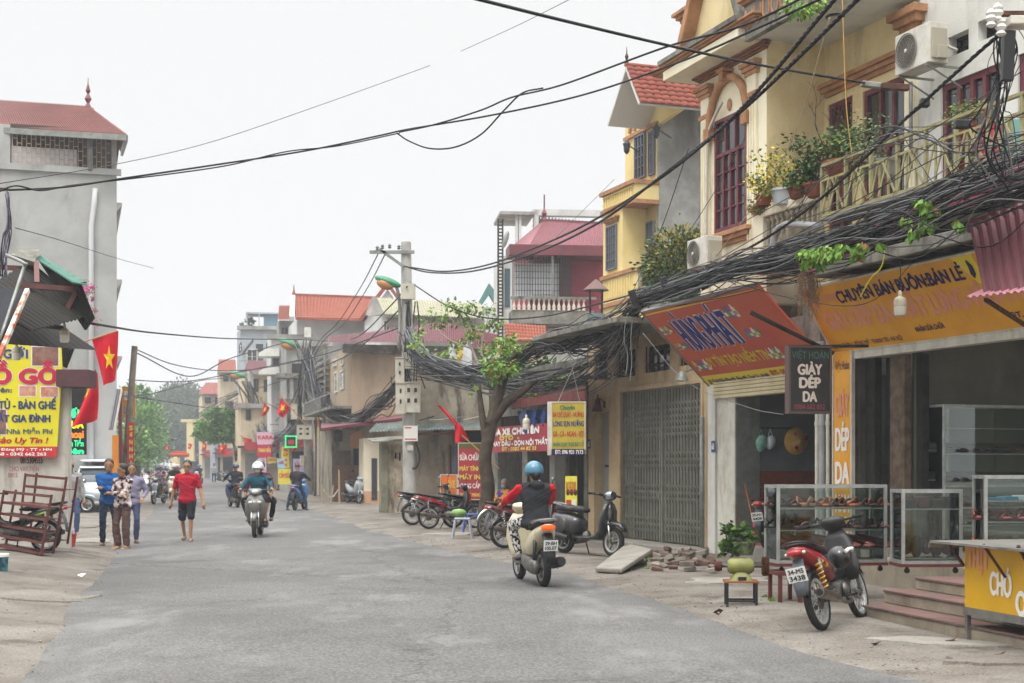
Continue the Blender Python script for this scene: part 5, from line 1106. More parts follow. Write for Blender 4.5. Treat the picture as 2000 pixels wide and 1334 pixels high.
red_z=(lean(0,872)[1]);k1=(872-674)/(893-674)
rx_,rz_=lean(124-(124-110)*k1,872)
mb=MB();mb.prism([(pl_[0][0],red_z+.0),(rx_,red_z),pl_[2],pl_[3]],0,.06);mb.build('panel',yg,fs_)
mb=MB();mb.prism([pl_[0],pl_[1],(rx_,red_z-.001),(pl_[0][0],red_z-.001)],0,.06);mb.build('strip',pm('sign_red_strip','#c0282d',rough=.5),fs_)
def st(t_,l,b_,r,tp,m_,bo=.05,sh=.0,name='lettering',y=-.008,**k):
 x0,z0=sg.hit(l,b_);x1,z1=sg.hit(r,tp);return text(t_,x0,x1,z0,z1,y,m_,fs_,bold=bo,shear=sh,**k)
crimson=pm('crimson_lettering','#b8173a',rough=.5)
st('THẾ GIỚI',-48,699,54,683,whb,.09,y=-.004);st('THẾ GIỚI',-48,699,54,683,nvl,.045,y=-.012)
st('ĐỒ GỖ',-52,748,110,722,whb,.10,y=-.004);st('ĐỒ GỖ',-52,748,110,722,crimson,.065,y=-.012)
st('Chuyên:',-40,766,23,757,nvl,.03)
st('GIƯỜNG TỦ - BÀN GHẾ',-75,798,109,784,nvl,.055);st('NỘI THẤT GIA ĐÌNH',-62,824,98,811,nvl,.055)
st('Lắp Đặt Tại Nhà Miễn Phí',-75,847,103,838,pm('grey_blue_lettering','#4b5568',rough=.5),.03);st('Đảm Bảo Uy Tín !',-58,865,92,855,crimson,.04,.25)
st('ĐC: 1A - Cầu Đồ Đông Mỹ - TT - HN',-90,880,101,875.5,whl,.03);st('0365 946 268 - 0342 662 263',-62,889.5,90,884,whl,.03)
ph=pm('photo_brown','#6b3a36','#8f6f62',sc_=9,rough=.5,soft=.5);ph2=pm('photo_red','#a84a38','#cfa890',sc_=12,rough=.5,soft=.5)
for l,tpp,r,b_,m_ in((61,676,116,716,ph),(36,752,72,775,ph2),(78,754,115,777,ph2),(-60,798,14,850,ph)):
 x0,z0=sg.hit(l,b_);x1,z1=sg.hit(r,tpp);mb=MB();mb.box(x0,x1,-.003 if l>0 else-.002,0,z0,z1);mb.build('photo_print',whb,fs_);mb=MB();mb.box(x0+.02,x1-.02,-.006,-.0035,z0+.02,z1-.02);mb.build('furniture_print',m_,fs_)
x0,z0=FW.hit(40,905,-.003);x1,z1=FW.hit(83,893,-.003)
text('0815304555',x0,x1,z0,z1,-.006,dgrey,fw_,bold=.03)
text('CHO VAY TIỀN',FW.hit(18,920)[0],FW.hit(76,912)[0],FW.hit(20,920)[1],FW.hit(20,911)[1],-.006,pm('faded_red','#a8736d',rough=.9),fw_,bold=.02)
text('0815',FW.hit(16,932)[0],FW.hit(34,932)[0],FW.hit(16,932)[1],FW.hit(16,923)[1],-.006,pm('faded_red','#a8736d'),fw_,bold=.02)
dk=pm('dark_awning_sheet','#26241f','#1f1d1a',sc_=2,rough=.8,stain=.5)
aw=thing('sheet_awning','dark corrugated sheet awning with green edge over the furniture sign','awning',Fr((P(60,HY,21).x,21)))
q=aw.matrix_world.inverted()
mb=MB();mb.corr(q@P(-60,575,19),q@P(60,510,23),q@P(182,614,21.2),q@P(60,645,19),16,.035);mb.build('sheet',dk,aw)
mb=MB();mb.corr(q@P(75,508,23),q@P(160,556,20.5),q@P(183,621,20.6),q@P(166,645,20.8),8,.03);mb.build('sheet',dk,aw)
mb=MB();mb.corr(q@P(-60,622,20),q@P(48,588,23.5),q@P(190,684,22.5),q@P(-60,667,20),16,.035);mb.build('sheet',dk,aw)
mb=MB();mb.corr(q@P(120,672,24.7),q@P(148,676,24.7),q@P(131,719,24.6),q@P(122,715,24.6),5,.03);mb.build('sheet',dk,aw)
mb=MB();mb.slab(q@P(68,505,23),q@P(78,498,23),q@P(168,550,20.5),q@P(142,553,20.5),.03);mb.slab(q@P(68,505,22.9),q@P(142,553,20.4),q@P(168,558,20.4),q@P(78,510,22.9),.02);mb.build('green_flashing',pm('green_flashing','#3f6f62','#35614f',sc_=3,rough=.6),aw)
brn=pm('brown_steel','#6b4842','#5c3f3a',sc_=4,rough=.7)
for a,b in((P(5,554,21),P(158,566,21)),(P(71,512,22.5),P(72,555,21.2)),(P(0,522,22.5),P(72,526,22.5)),(P(152,566,21),P(120,628,21))):
 mb=MB();mb.beam(q@a,q@b,.075);mb.build('beam',brn,aw)
mb=MB();mb.beam(q@P(10,630,20),q@P(120,640,21),.06);mb.build('beam',dgrey,aw)
es=thing('edge_on_sign','dark tilted signboard seen edge-on at the left border with a pale rusty rim','sign',Fr((P(10,HY,17).x,17)))
q=es.matrix_world.inverted()
mb=MB();mb.slab(q@P(53,566,17.2),q@P(-5,705,16.4),q@P(-70,705,18),q@P(-70,560,18.5),.04);mb.build('panel',pm('sign_back','#22242a','#2b2d33',sc_=3,rough=.7),es)
mb=MB();mb.beam(q@P(54,566,17.1),q@P(-3,700,16.3),.05);mb.build('rim',pm('rusty_white_rim','#cfc9bd','#a85a3a',sc_=6,rough=.7,soft=.12),es)
mb=MB();mb.tube(catmull([q@P(12,498,17.5),q@P(48,515,17.3),q@P(44,530,17.3),q@P(0,665,16.7)],5),.022,8);mb.build('conduit',gmet,es,smooth=True)
cs=MB();q0=P(50,500,22.5)
f_=Fr(q0);o=MB().slab(f_.I@P(22,497,22),f_.I@P(32,487,22.6),f_.I@P(77,487,23),f_.I@P(68,512,22.3),.06).build('cement_sheet',dconc,fr=f_);tag(o,'broken cement roofing sheet above the dark awning','roof sheet')
def foliage(name,label,cat,blobs,n,size,mats,fr=None,kind=None,stems=None,smat=None,seed=1,group=None,dens=None):
 rr=random.Random(seed);o0=V(blobs[0][0]);f_=Fr((o0.x,o0.y,0))if fr is None else fr
 t=thing(name,label,cat,f_,group);mb=MB();I=f_.I
 tot=sum(b[1][0]*b[1][1]*b[1][2]for b in blobs)
 for c_,r_ in blobs:
  c_=V(c_);k=int(n*(r_[0]*r_[1]*r_[2]/tot))
  ncl=max(4,k//26);cl=[]
  for _ in range(ncl):
   while True:
    p=V((rr.uniform(-1,1),rr.uniform(-1,1),rr.uniform(-1,1)))
    if .25<p.length<1:break
   cl.append(V((p.x*r_[0],p.y*r_[1],p.z*r_[2])))
  cr=min(r_)*(.42 if ncl>8 else .6)
  for i in range(k):
   b=cl[i%ncl];g=V((rr.gauss(0,.5),rr.gauss(0,.5),rr.gauss(0,.42)))*cr
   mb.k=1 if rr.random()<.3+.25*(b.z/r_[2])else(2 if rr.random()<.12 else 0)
   mb.leaf(I@(c_+b+g),size*rr.uniform(.7,1.3),(g+b*.3+V((0,0,-.1))),rr)
 o=mb.build('crown' if stems else 'foliage',mats,t)
 if stems:
  for pts,r0,r1 in stems:
   p=catmull([I@V(a)for a in pts],5);m=len(p);s_=MB();s_.tube(p,[r0+(r1-r0)*i/(m-1)for i in range(m)],8);s_.build('trunk' if r0>.05 else 'branch',smat,t,smooth=True)
 return t
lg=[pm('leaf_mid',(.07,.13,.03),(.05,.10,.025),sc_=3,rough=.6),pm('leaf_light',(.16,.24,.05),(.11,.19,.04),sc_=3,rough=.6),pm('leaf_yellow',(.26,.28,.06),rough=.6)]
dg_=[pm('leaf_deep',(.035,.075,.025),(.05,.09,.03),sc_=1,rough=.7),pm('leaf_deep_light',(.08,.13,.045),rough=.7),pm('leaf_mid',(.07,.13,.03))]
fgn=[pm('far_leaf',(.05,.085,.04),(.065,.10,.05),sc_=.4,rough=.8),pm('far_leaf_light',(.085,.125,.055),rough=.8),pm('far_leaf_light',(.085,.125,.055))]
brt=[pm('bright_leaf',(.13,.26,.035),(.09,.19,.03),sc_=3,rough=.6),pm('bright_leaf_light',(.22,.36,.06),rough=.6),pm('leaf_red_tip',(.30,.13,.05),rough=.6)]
bark=pm('bark','#554a3d','#403830',sc_=5,rough=.95,bump=.9,bs=22,stain=.6,sc2='#37302a',sscale=3,fine=.15)
pnk=[pm('pink_flower','#c7388f',rough=.6),lg[1],pm('pink_flower','#c7388f')]
foliage('bougainvillea','pink bougainvillea sprays poking out beyond the dark awning tip','plant',[(P(168,575,30),(.14,.2,.3)),(P(175,605,30),(.1,.1,.2)),(P(188,628,30),(.08,.1,.12)),(P(165,555,30),(.2,.2,.12))],420,.05,pnk,seed=3)
tb=G(946,1050)
tP=lambda px,py:P(px,py,tb.y)
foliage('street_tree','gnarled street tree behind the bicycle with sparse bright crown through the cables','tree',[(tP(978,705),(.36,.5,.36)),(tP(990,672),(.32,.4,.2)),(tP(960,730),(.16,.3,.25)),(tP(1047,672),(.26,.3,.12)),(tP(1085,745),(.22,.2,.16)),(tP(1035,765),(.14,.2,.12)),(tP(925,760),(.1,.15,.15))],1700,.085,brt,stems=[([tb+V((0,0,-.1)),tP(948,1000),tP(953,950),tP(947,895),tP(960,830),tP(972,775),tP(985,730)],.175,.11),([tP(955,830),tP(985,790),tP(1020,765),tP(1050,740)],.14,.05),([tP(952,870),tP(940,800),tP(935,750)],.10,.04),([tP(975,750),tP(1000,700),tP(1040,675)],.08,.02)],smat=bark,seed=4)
foliage('dark_bush','dark green bush under the bright crown behind the cable bundle','bush',[(P(1030,735,36),(.65,.6,.35)),(P(1075,735,36),(.35,.4,.3))],1500,.16,dg_,seed=6)
rts=MB();
for k in range(9):
 a=2*math.pi*k/9;rts.tube([V((.2*math.cos(a),.2*math.sin(a),.35)),V((.38*math.cos(a),.38*math.sin(a),.1)),V((.85*math.cos(a+.2),.75*math.sin(a+.2),-.02))],[.13,.1,.04],7)
st_=[o for o in C.objects if o.name=='street_tree'][0];rts.build('roots',bark,st_,smooth=True);
sp=lambda px,py:P(px,py,40)
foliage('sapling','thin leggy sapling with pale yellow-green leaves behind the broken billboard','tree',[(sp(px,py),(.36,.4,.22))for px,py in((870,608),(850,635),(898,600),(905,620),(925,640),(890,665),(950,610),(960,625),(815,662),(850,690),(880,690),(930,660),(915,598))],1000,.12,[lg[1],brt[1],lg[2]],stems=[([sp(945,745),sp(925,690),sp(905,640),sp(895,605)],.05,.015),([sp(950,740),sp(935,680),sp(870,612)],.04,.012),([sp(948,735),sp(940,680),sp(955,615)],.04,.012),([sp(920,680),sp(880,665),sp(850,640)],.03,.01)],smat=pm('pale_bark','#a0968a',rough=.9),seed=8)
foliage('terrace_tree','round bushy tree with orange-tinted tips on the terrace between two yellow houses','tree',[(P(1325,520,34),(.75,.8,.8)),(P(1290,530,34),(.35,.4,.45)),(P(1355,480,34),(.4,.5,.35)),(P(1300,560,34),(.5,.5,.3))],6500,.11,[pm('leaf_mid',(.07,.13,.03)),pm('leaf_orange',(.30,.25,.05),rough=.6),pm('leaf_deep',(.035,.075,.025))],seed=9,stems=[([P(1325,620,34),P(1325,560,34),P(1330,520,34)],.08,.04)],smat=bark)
c_=lambda px,py:P(px,py,106)
foliage('pavement_tree','flat-topped bright green tree leaning over the far right pavement','tree',[(c_(430,845),(1.8,1.8,.6)),(c_(410,832),(1.0,1,.5)),(c_(455,822),(1.4,1.4,.5)),(c_(440,810),(1.6,1.4,.45)),(c_(468,838),(.7,.8,.5))],5200,.30,[pm('pav_leaf',(.12,.25,.06),(.09,.20,.05),sc_=1,rough=.7),pm('pav_leaf_light',(.22,.36,.10),rough=.7),pm('pav_leaf',(.08,.17,.045))],stems=[([G(468,935),c_(466,900),c_(460,868),c_(445,840)],.35,.14),([c_(470,890),c_(480,860),c_(500,830)],.22,.1)],smat=bark,seed=10)
for i,(px,py,d_,rx_,rz_,n_,lb)in enumerate([(345,815,250,7.5,5.5,9000,'largest dark far tree closing the end of the street'),(308,840,240,3.5,4.5,3500,'dark tree left of the largest far tree'),(385,840,240,3.5,5,3500,'dark tree right of the largest far tree'),(352,780,262,4.5,3.2,3500,'round top of the tallest far tree')]):
 c0=P(px,py,d_);foliage('far_tree',lb,'tree',[(c0,(rx_,3,rz_)),(c0+V((rx_*.5,0,rz_*.4)),(rx_*.5,2,rz_*.5)),(c0+V((-rx_*.5,0,-rz_*.2)),(rx_*.5,2,rz_*.6)),(c0+V((0,0,-rz_*.7)),(rx_*.9,2,rz_*.4))],n_,.55,fgn,stems=[([V((c0.x,c0.y,0)),V((c0.x+.5,c0.y,4)),c0],.5,.2)],smat=bark,seed=20+i,group='trees at the end of the street')
for i,(px,py,d_,rx_,rz_,n_,lb)in enumerate([(268,845,120,2.2,2.2,3600,'leafy street tree beside the red banner'),(268,790,128,1.3,1.8,1500,'slim tree behind the wooden pole top'),(285,875,150,2.2,2.2,2200,'low tree beyond the red banner'),(262,880,100,.9,1.3,1100,'small tree low behind the banner foot')]):
 c0=P(px,py,d_);foliage('left_tree',lb,'tree',[(c0,(rx_,rx_,rz_)),(c0+V((rx_*.4,0,rz_*.5)),(rx_*.5,rx_*.5,rz_*.5)),(c0+V((-.3*rx_,0,-.5*rz_)),(rx_*.7,rx_*.6,rz_*.5))],n_,.32,[pm('pav_leaf',(.08,.17,.045)),pm('pav_leaf_light',(.15,.26,.07)),fgn[0]],stems=[([V((c0.x,c0.y,0)),V((c0.x+.2,c0.y,c0.z*.6)),c0],.22,.1)],smat=bark,seed=30+i,group='trees on the left side of the street')
foliage('roof_shrub','small potted shrub on the grey-blue block roof edge','plant',[(P(483,630,121),(.5,.5,.45))],300,.22,fgn,seed=41)
mb=MB();f_=Fr(P(370,880,200))
tag(MB().box(-.4,.5,0,1,-4,4.4).box(-1.2,3.0,-.1,1.1,4.0,4.4).box(-3,1.6,0,1.2,-3.5,-2.6).box(-2.6,-1.6,-.2,1.2,-2.6,-1).build('gate_tower',pm('tower_yellow','#cdbb8c',rough=.9),fr=f_),'pale yellow concrete gate tower in front of the far trees','tower')  # yellow concrete arch gate reduced to a column and beams, no water tank
cpole=pm('pole_concrete','#aeaca6','#9c9a94',sc_=3,rough=.9,bump=.4,bs=40,stain=.4,sc2='#6b6760',sscale=3)
boxm=pm('meter_box_beige','#c5c0b0','#b5b0a1',sc_=4,rough=.6,stain=.4,sc2='#857d6e',sscale=3)
lampg=pm('lamp_green','#2f7d52','#45906a',sc_=3,rough=.4);lampo=pm('lamp_lens','#b57a4a',rough=.3)
def mbox(par,p0,w_,h_,d_,nx=2,nz_=2,label=None):
 b=MB().box(p0[0]-w_/2,p0[0]+w_/2,p0[1]-d_,p0[1],p0[2]-h_/2,p0[2]+h_/2).build('meter_box',boxm,par,bevel=.015)
 for i in range(nx):
  for j in range(nz_):
   cx,cz=p0[0]+(i-(nx-1)/2)*w_/nx*.9,p0[2]+h_*.08+(j-(nz_-1)/2)*h_/nz_*.7
   MB().box(cx-w_*.09,cx+w_*.09,p0[1]-d_-.012,p0[1]-d_,cz-h_*.07,cz+h_*.07).build('meter_window',dgrey,b)
 MB().box(p0[0]-w_*.53,p0[0]+w_*.53,p0[1]-d_-.03,p0[1],p0[2]+h_/2,p0[2]+h_/2+.03).build('lid',boxm,b)
def street_lamp(par,q,pts,label_r=.04,k=1.0):
 MB().tube(catmull([q@p for p in pts],5),label_r,8).build('lamp_arm',gmet,par,smooth=True)
 e=q@pts[0];d0=(q@pts[0]-q@pts[1]).normalized();M=Matrix.Rotation(math.radians(20),3,'Y')
 MB().ell(e+V((-.22*k,0,.03)),(.42*k,.2*k,.13*k),14,8,M).build('lamp_head',lampg,par,smooth=True)
 MB().ell(e+V((-.30*k,-.03,-.05*k)),(.27*k,.17*k,.16*k),12,8,M).build('lens',lampo,par,smooth=True)
PD=42.6;pb=G(801,1000);pb=V((P(801,HY,PD).x,PD,0));PF=Fr(pb)
up=thing('utility_pole','tall concrete utility pole with meter boxes and green lamp in front of the sheds','utility pole',PF,'utility poles along the street')
x=lambda px,off=0:PF.at(px,off);z=lambda px,py,off=0:PF.hit(px,py,off)[1]
zt=z(795,473)
MB().tube([V((0,0,-.2)),V((x(793),0,zt))],[.21,.15],12).build('pole',cpole,up,smooth=True,ang=50)
MB().box(x(723),x(810),-.22,-.12,z(795,497),z(795,491)).build('crossarm',gmet,up)
MB().beam((x(742),-.15,z(742,488)),(x(789),-.15,z(789,522)),.14,.08).build('brace',gmet,up)
MB().box(x(784),x(812),-.28,-.1,z(795,586),z(795,556)).build('cabinet',boxm,up)
for px,py in((738,491),(748,488),(762,487),(780,489)):
 MB().lathe([(.03,0),(.06,.03),(.03,.06),(.06,.09),(.02,.14)],(x(px),-.17,z(px,py)),8).build('insulator',pm('insulator_grey','#5d6064',rough=.4),up)
street_lamp(up,PF.I,[P(772,552,PD-.2),P(778,575,PD-.2),P(781,610,PD-.1),P(779,680,PD-.2)],.05,1.0)
mbox(up,(x(783),-.18,z(783,725)),.27,.72,.25,1,2);mbox(up,(x(797),-.18,z(797,707)),.2,.45,.2,1,1);mbox(up,(x(788)-.05,-.16,z(788,780)),.3,.9,.3,1,2);mbox(up,(x(807),-.2,z(807,778)),.46,.88,.25,2,2)
MB().box(x(790),x(817),-.3,-.22,z(803,862),z(803,832)).build('notice',pm('notice_white','#d9d5ce',rough=.6),up)
for yy,hh in((836,2.4),(858,2.2)):MB().box(x(792),x(815)if yy>850 else x(805),-.305,-.3,z(803,yy+hh/2),z(803,yy-hh/2)).build('notice_stripe',rdl,up)
MB().box(x(797),x(808),-.24,-.18,z(803,880),z(803,870)).build('tag_plate',boxm,up);MB().tube(catmull([V((x(812),-.15,z(812,862))),V((x(820),-.15,z(820,890))),V((x(815),-.15,z(815,912))),V((x(806),-.15,z(806,915)))],5),.03,6).build('cable_tail',blk,up,smooth=True)
for k in range(7):a=x(803)+R.uniform(-.12,.2);MB().tube(catmull([V((a,-.17,z(803,590))),V((a+R.uniform(-.1,.1),-.19,z(803,640))),V((a+R.uniform(-.15,.2),-.2,z(803,700))),V((a+R.uniform(-.2,.3),-.22,z(803,760)))],4),.022,5).build('down_cable',blk,up,smooth=True)
PD2=76.0;PF2=Fr(V((P(602,HY,PD2).x,PD2,0)))
u2=thing('utility_pole','second concrete utility pole hung with meter boxes beside the blue moped rider','utility pole',PF2,'utility poles along the street')
x=lambda px,off=0:PF2.at(px,off);z=lambda px,py,off=0:PF2.hit(px,py,off)[1]
MB().tube([V((0,0,-.2)),V((x(601),0,z(605,640)))],[.25,.18],12).build('pole',cpole,u2,smooth=True)
MB().box(x(560),x(618),-.2,-.1,z(600,662),z(600,659)).build('crossarm',gmet,u2)
street_lamp(u2,PF2.I,[P(578,672,PD2),P(590,685,PD2),P(598,710,PD2)],.06,1.5)
mbox(u2,(x(601)+.1,-.2,z(601,805)),.62,.85,.4,2,2);mbox(u2,(x(601)-.1,-.2,z(601,845)),.8,.75,.4,2,2);mbox(u2,(x(592),-.2,z(590,900)),.22,.5,.25,1,2);mbox(u2,(x(592)-.4,-.2,z(590,805)),.35,.8,.35,1,1)
for k in range(16):
 a=x(600)+R.uniform(-.35,.3);MB().tube(catmull([V((x(600)+R.uniform(-.8,.3),-.25,z(600,665))),V((a,-.3,z(600,720))),V((a+R.uniform(-.2,.2),-.3,z(600,770))),V((a+R.uniform(-.2,.2),-.3,z(600,800)))],4),.03,5).build('down_cable',blk if k%2 else gmet,u2,smooth=True)
PD3=104.0;PF3=Fr(V((P(500,HY,PD3).x,PD3,0)));u3=thing('utility_pole','third leaning concrete pole tangled in cables behind the far flags','utility pole',PF3,'utility poles along the street')
x=lambda px,off=0:PF3.at(px,off);z=lambda px,py,off=0:PF3.hit(px,py,off)[1]
MB().tube([V((x(499),0,-.2)),V((x(488),0,z(495,715)))],[.26,.2],10).build('pole',cpole,u3,smooth=True)
street_lamp(u3,PF3.I,[P(473,732,PD3),P(482,740,PD3),P(490,770,PD3)],.06,1.5)
mbox(u3,(x(497),-.2,z(497,848)),.6,.8,.4,2,2);mbox(u3,(x(497),-.2,z(497,875)),.45,.6,.4,1,1)
for k in range(14):
 MB().tube(catmull([V((x(485)+R.uniform(-1,.6),-.25,z(490,745))),V((x(492)+R.uniform(-.6,.6),-.3,z(490,790))),V((x(505)+R.uniform(-.6,.6),-.3,z(490,820))),V((x(500)+R.uniform(-.3,.3),-.3,z(490,850)))],4),.05,5).build('down_cable',pm('dusty_cable','#6e6a66',rough=.8)if k%2 else dgrey,u3,smooth=True)
for px in(607,618,626):
 dd=72;f_=Fr(V((P(px+8,HY,dd).x,dd,0)));tag(MB().tube([V((0,0,0)),V((0,0,f_.hit(px,820)[1]))],.07,8).build('steel_post',gmet,fr=f_,smooth=True),{607:'thin steel post nearest the second utility pole',618:'middle thin steel post right of the second utility pole',626:'thin steel post furthest right of the second utility pole'}[px],'post','steel posts by the second pole')
a,b=G(238,985),P(263,676,57);a=V((P(239,HY,57).x,57,0));f_=Fr(a)
wp_=thing('wooden_pole','leaning weathered wooden pole on the left beside the red banner','utility pole',f_)
MB().tube([V((0,0,-.1)),f_.I@b],[.16,.12],9).build('pole',pm('weathered_wood','#7d7264','#655b50',sc_=6,rough=.9,stain=.5),wp_,smooth=True)
MB().beam(f_.I@P(250,773,57)-V((.3,0,0)),f_.I@P(268,775,57),.06).build('crossarm',gmet,wp_)
f_=Fr(V((P(-24,HY,19).x,19,0)));lp_=thing('utility_pole','concrete pole cut by the left border wrapped in thin cables','utility pole',f_,'utility poles along the street')
MB().box(-.11,.11,-.1,.1,0,f_.hit(0,372)[1]).build('pole',cpole,lp_,bevel=.02)
MB().box(-.3,f_.at(22),-.16,-.1,f_.hit(10,376)[1],f_.hit(10,371)[1]).build('crossarm',rust,lp_)
for k in range(12):
 MB().tube(catmull([f_.I@P(R.uniform(8,20),R.uniform(372,390),18.8),f_.I@P(R.uniform(12,24),440,18.8),f_.I@P(R.uniform(2,20),470+R.uniform(-8,8),18.8),f_.I@P(R.uniform(-4,14),540,18.8)],5),.007,4).build('thin_cable',blk if k%3 else pm('lilac_wire','#7d7690',rough=.6),lp_,smooth=True)
orn5='highest second third fourth lowest'.split()
cabk=pm('cable_black','#18181a',rough=.6);cabg=pm('cable_grey','#414245','#2c2d30',sc_=4,rough=.7);cabl=pm('cable_light','#777879',rough=.7)
def cable(name,label,pts,r,twist=0,mat=None,n=10,seg=6,cat='cable',group=None):
 p=[P(*a)for a in pts];f=Fr((p[0].x,p[0].y,0));q=[f.I@a for a in catmull(p,n)]
 if not twist:o=MB().tube(q,r,seg).build(name,mat or cabk,fr=f,smooth=True);return tag(o,label,cat,group)
 t=thing(name,label,cat,f,group);L_=0
 dense=catmull(q,6)if len(q)<90 else q
 dd=[0]
 for i in range(1,len(dense)):dd.append(dd[-1]+(dense[i]-dense[i-1]).length)
 m=int(dd[-1]/(twist/7));pts_=[];j=0
 for i in range(m+1):
  s=dd[-1]*i/m
  while j<len(dd)-2 and dd[j+1]<s:j+=1
  pts_.append((dense[j].lerp(dense[j+1],(s-dd[j])/max(1e-6,dd[j+1]-dd[j])),s))
 for k in range(3):
  v=[]
  for i,(c_,s)in enumerate(pts_):
   tg=(pts_[min(i+1,m)][0]-pts_[max(i-1,0)][0]).normalized();u=tg.cross(V((0,0,1))).normalized();w_=tg.cross(u)
   a=2*math.pi*(s/twist+k/3);v.append(c_+(u*math.cos(a)+w_*math.sin(a))*r*.95)
  MB().tube(v,r,5).build('strand',cabk,t,smooth=True)
 return t
cable('twisted_cable','upper thick twisted cable running from the top right to the concrete pole',[(1660,-30,12.5),(1625,5,13),(1420,240,17),(1250,375,22),(1100,460,29),(960,515,37),(870,530,40.5),(800,522,42.2)],.0125,.42)
cable('twisted_cable','lower thick twisted cable running beside the upper one to the concrete pole',[(1700,-30,12.3),(1662,12,12.8),(1450,215,16.5),(1290,345,20.5),(1160,440,25),(1030,500,32),(920,530,37.5),(840,532,41),(790,520,42.2)],.0125,.42)
cable('twisted_cable','third twisted cable sagging under the ochre house towards the pole cabinet',[(1990,40,13),(1920,95,13.5),(1760,240,15.5),(1600,390,18.5),(1470,480,21),(1330,545,25),(1180,590,31),(1060,618,37),(960,622,38.5),(880,600,40),(810,557,42.2)],.011,.38)
cable('black_cable','straight black cable crossing from the top centre to the clamp on the ochre house',[(900,-10,11),(1100,40,12.5),(1320,92,14.5),(1500,130,16.5),(1700,164,18.7)],.015)
cable('black_cable','long cable swooping from the left border up across the sky',[(-10,372,18.8),(120,366,20),(250,347,21),(420,322,22.5),(600,294,24),(740,265,25),(800,252,25),(960,225,24),(1140,185,22),(1330,120,19),(1480,55,17),(1640,-20,15.5)],.016)
cable('black_cable','cable joining the long sky cable above its hanging loop',[(780,258,24.9),(850,243,24.5),(940,215,24),(1000,190,23),(1100,165,21.5),(1300,92,18.5),(1450,50,17),(1580,-10,16)],.014)
cable('black_cable','loose loop hanging below the long sky cable',[(775,260,24.9),(800,276,24.8),(840,290,24.6),(890,287,24.4),(940,262,24.2),(985,215,24),(1020,182,23),(1060,172,22.3)],.014)
cable('wrapped_cable','second strand wound round the long sky cable on the left',[(-10,378,18.7),(30,363,19),(80,372,19.6),(140,362,20.2),(220,353,21),(330,340,21.8),(450,322,22.6),(560,296,23.6),(660,285,24.2),(780,260,24.9)],.012)
cable('thin_wire','hair-thin wire rising across the pale sky from the left',[(-10,360,19),(230,320,25),(420,275,30),(640,200,33),(840,128,35)],.007,mat=cabg)
cable('thin_wire','hair-thin wire fading at the upper middle of the sky',[(900,100,30),(1010,50,25),(1120,-5,20)],.006,mat=cabl)
cable('thin_wire','hair-thin wire descending from the grey tower',[(30,445,24),(120,470,30),(230,505,42),(300,524,48)],.008,mat=cabg)
cable('thin_wire','slack wire loop against the beige gated house front',[(1010,540,30),(1130,420,26),(1200,350,24)],.004,mat=cabl)
cable('thin_wire','diagonal thin wire before the grey side wall',[(1345,290,18),(1290,450,22),(1240,560,26),(1215,620,28)],.006,mat=cabg)
cable('thin_wire','second diagonal thin wire left of the arched window',[(1455,270,17),(1380,400,19),(1300,520,22),(1265,570,24)],.005,mat=cabg)
cable('loose_wire','straight yellow cord hanging down before the balcony door',[(1645,-5,17),(1650,150,17),(1655,230,17),(1665,310,17)],.006,mat=pm('yellow_cord','#b8924a',rough=.7))
cable('loose_wire','pale slanted cord crossing the ochre side wall down to the cables',[(1620,35,16),(1560,240,18),(1500,360,20),(1400,500,22.5)],.007,mat=pm('pale_cord','#b5a888',rough=.7))
cable('loose_wire','short yellow-green cord dangling over the amber sign',[(1730,480,18.3),(1722,520,18.4),(1700,545,18.5),(1680,580,18.6)],.009,mat=pm('lime_cord','#c9c23a',rough=.6))
for i,pts in enumerate([[(180,632,22),(300,650,35),(440,661,48),(560,663,62),(602,664,75.5)],[(265,682,57),(340,712,60),(430,724,66),(520,718,70),(640,690,60),(780,640,43.5)],[(250,742,57),(360,745,60),(460,728,68),(600,700,75)],[(235,775,57),(300,768,70),(400,742,85),(480,738,103)],[(265,775,57),(330,785,75),(420,798,90),(490,800,103)],[(602,664,75.5),(650,666,68),(700,657,60),(760,600,52),(795,560,42.2)],[(268,690,57),(370,735,65),(450,700,68),(560,668,75)],[(795,590,42.2),(700,680,58),(620,720,68),(500,760,100)]]):
 cable('street_cable',['cable from the awning tip crossing the street to the second pole','slack cable from the wooden pole top up to the concrete pole','nearly level cable behind the flag to the second pole','cable from the left wall to the third pole','lowest sagging cable over the far street','cable joining second pole to concrete pole top','crossing cable between wooden pole and second pole lamp','long slack cable from concrete pole down to the third pole'][i],pts,.022 if i<3 else .025,mat=cabg if i%2 else cabk,group='cables crossing the street')
for i,dx in enumerate((0,14)):
 cable('twisted_cable',['left','right'][i]+' one of two steep cables from the pole crossarm down to the second pole',[(738+dx,497,42.2),(705+dx,560,55),(660+dx,630,64),(615+dx*.5,680,72),(560+dx,800,84),(500,850,103)],.02,mat=cabg)
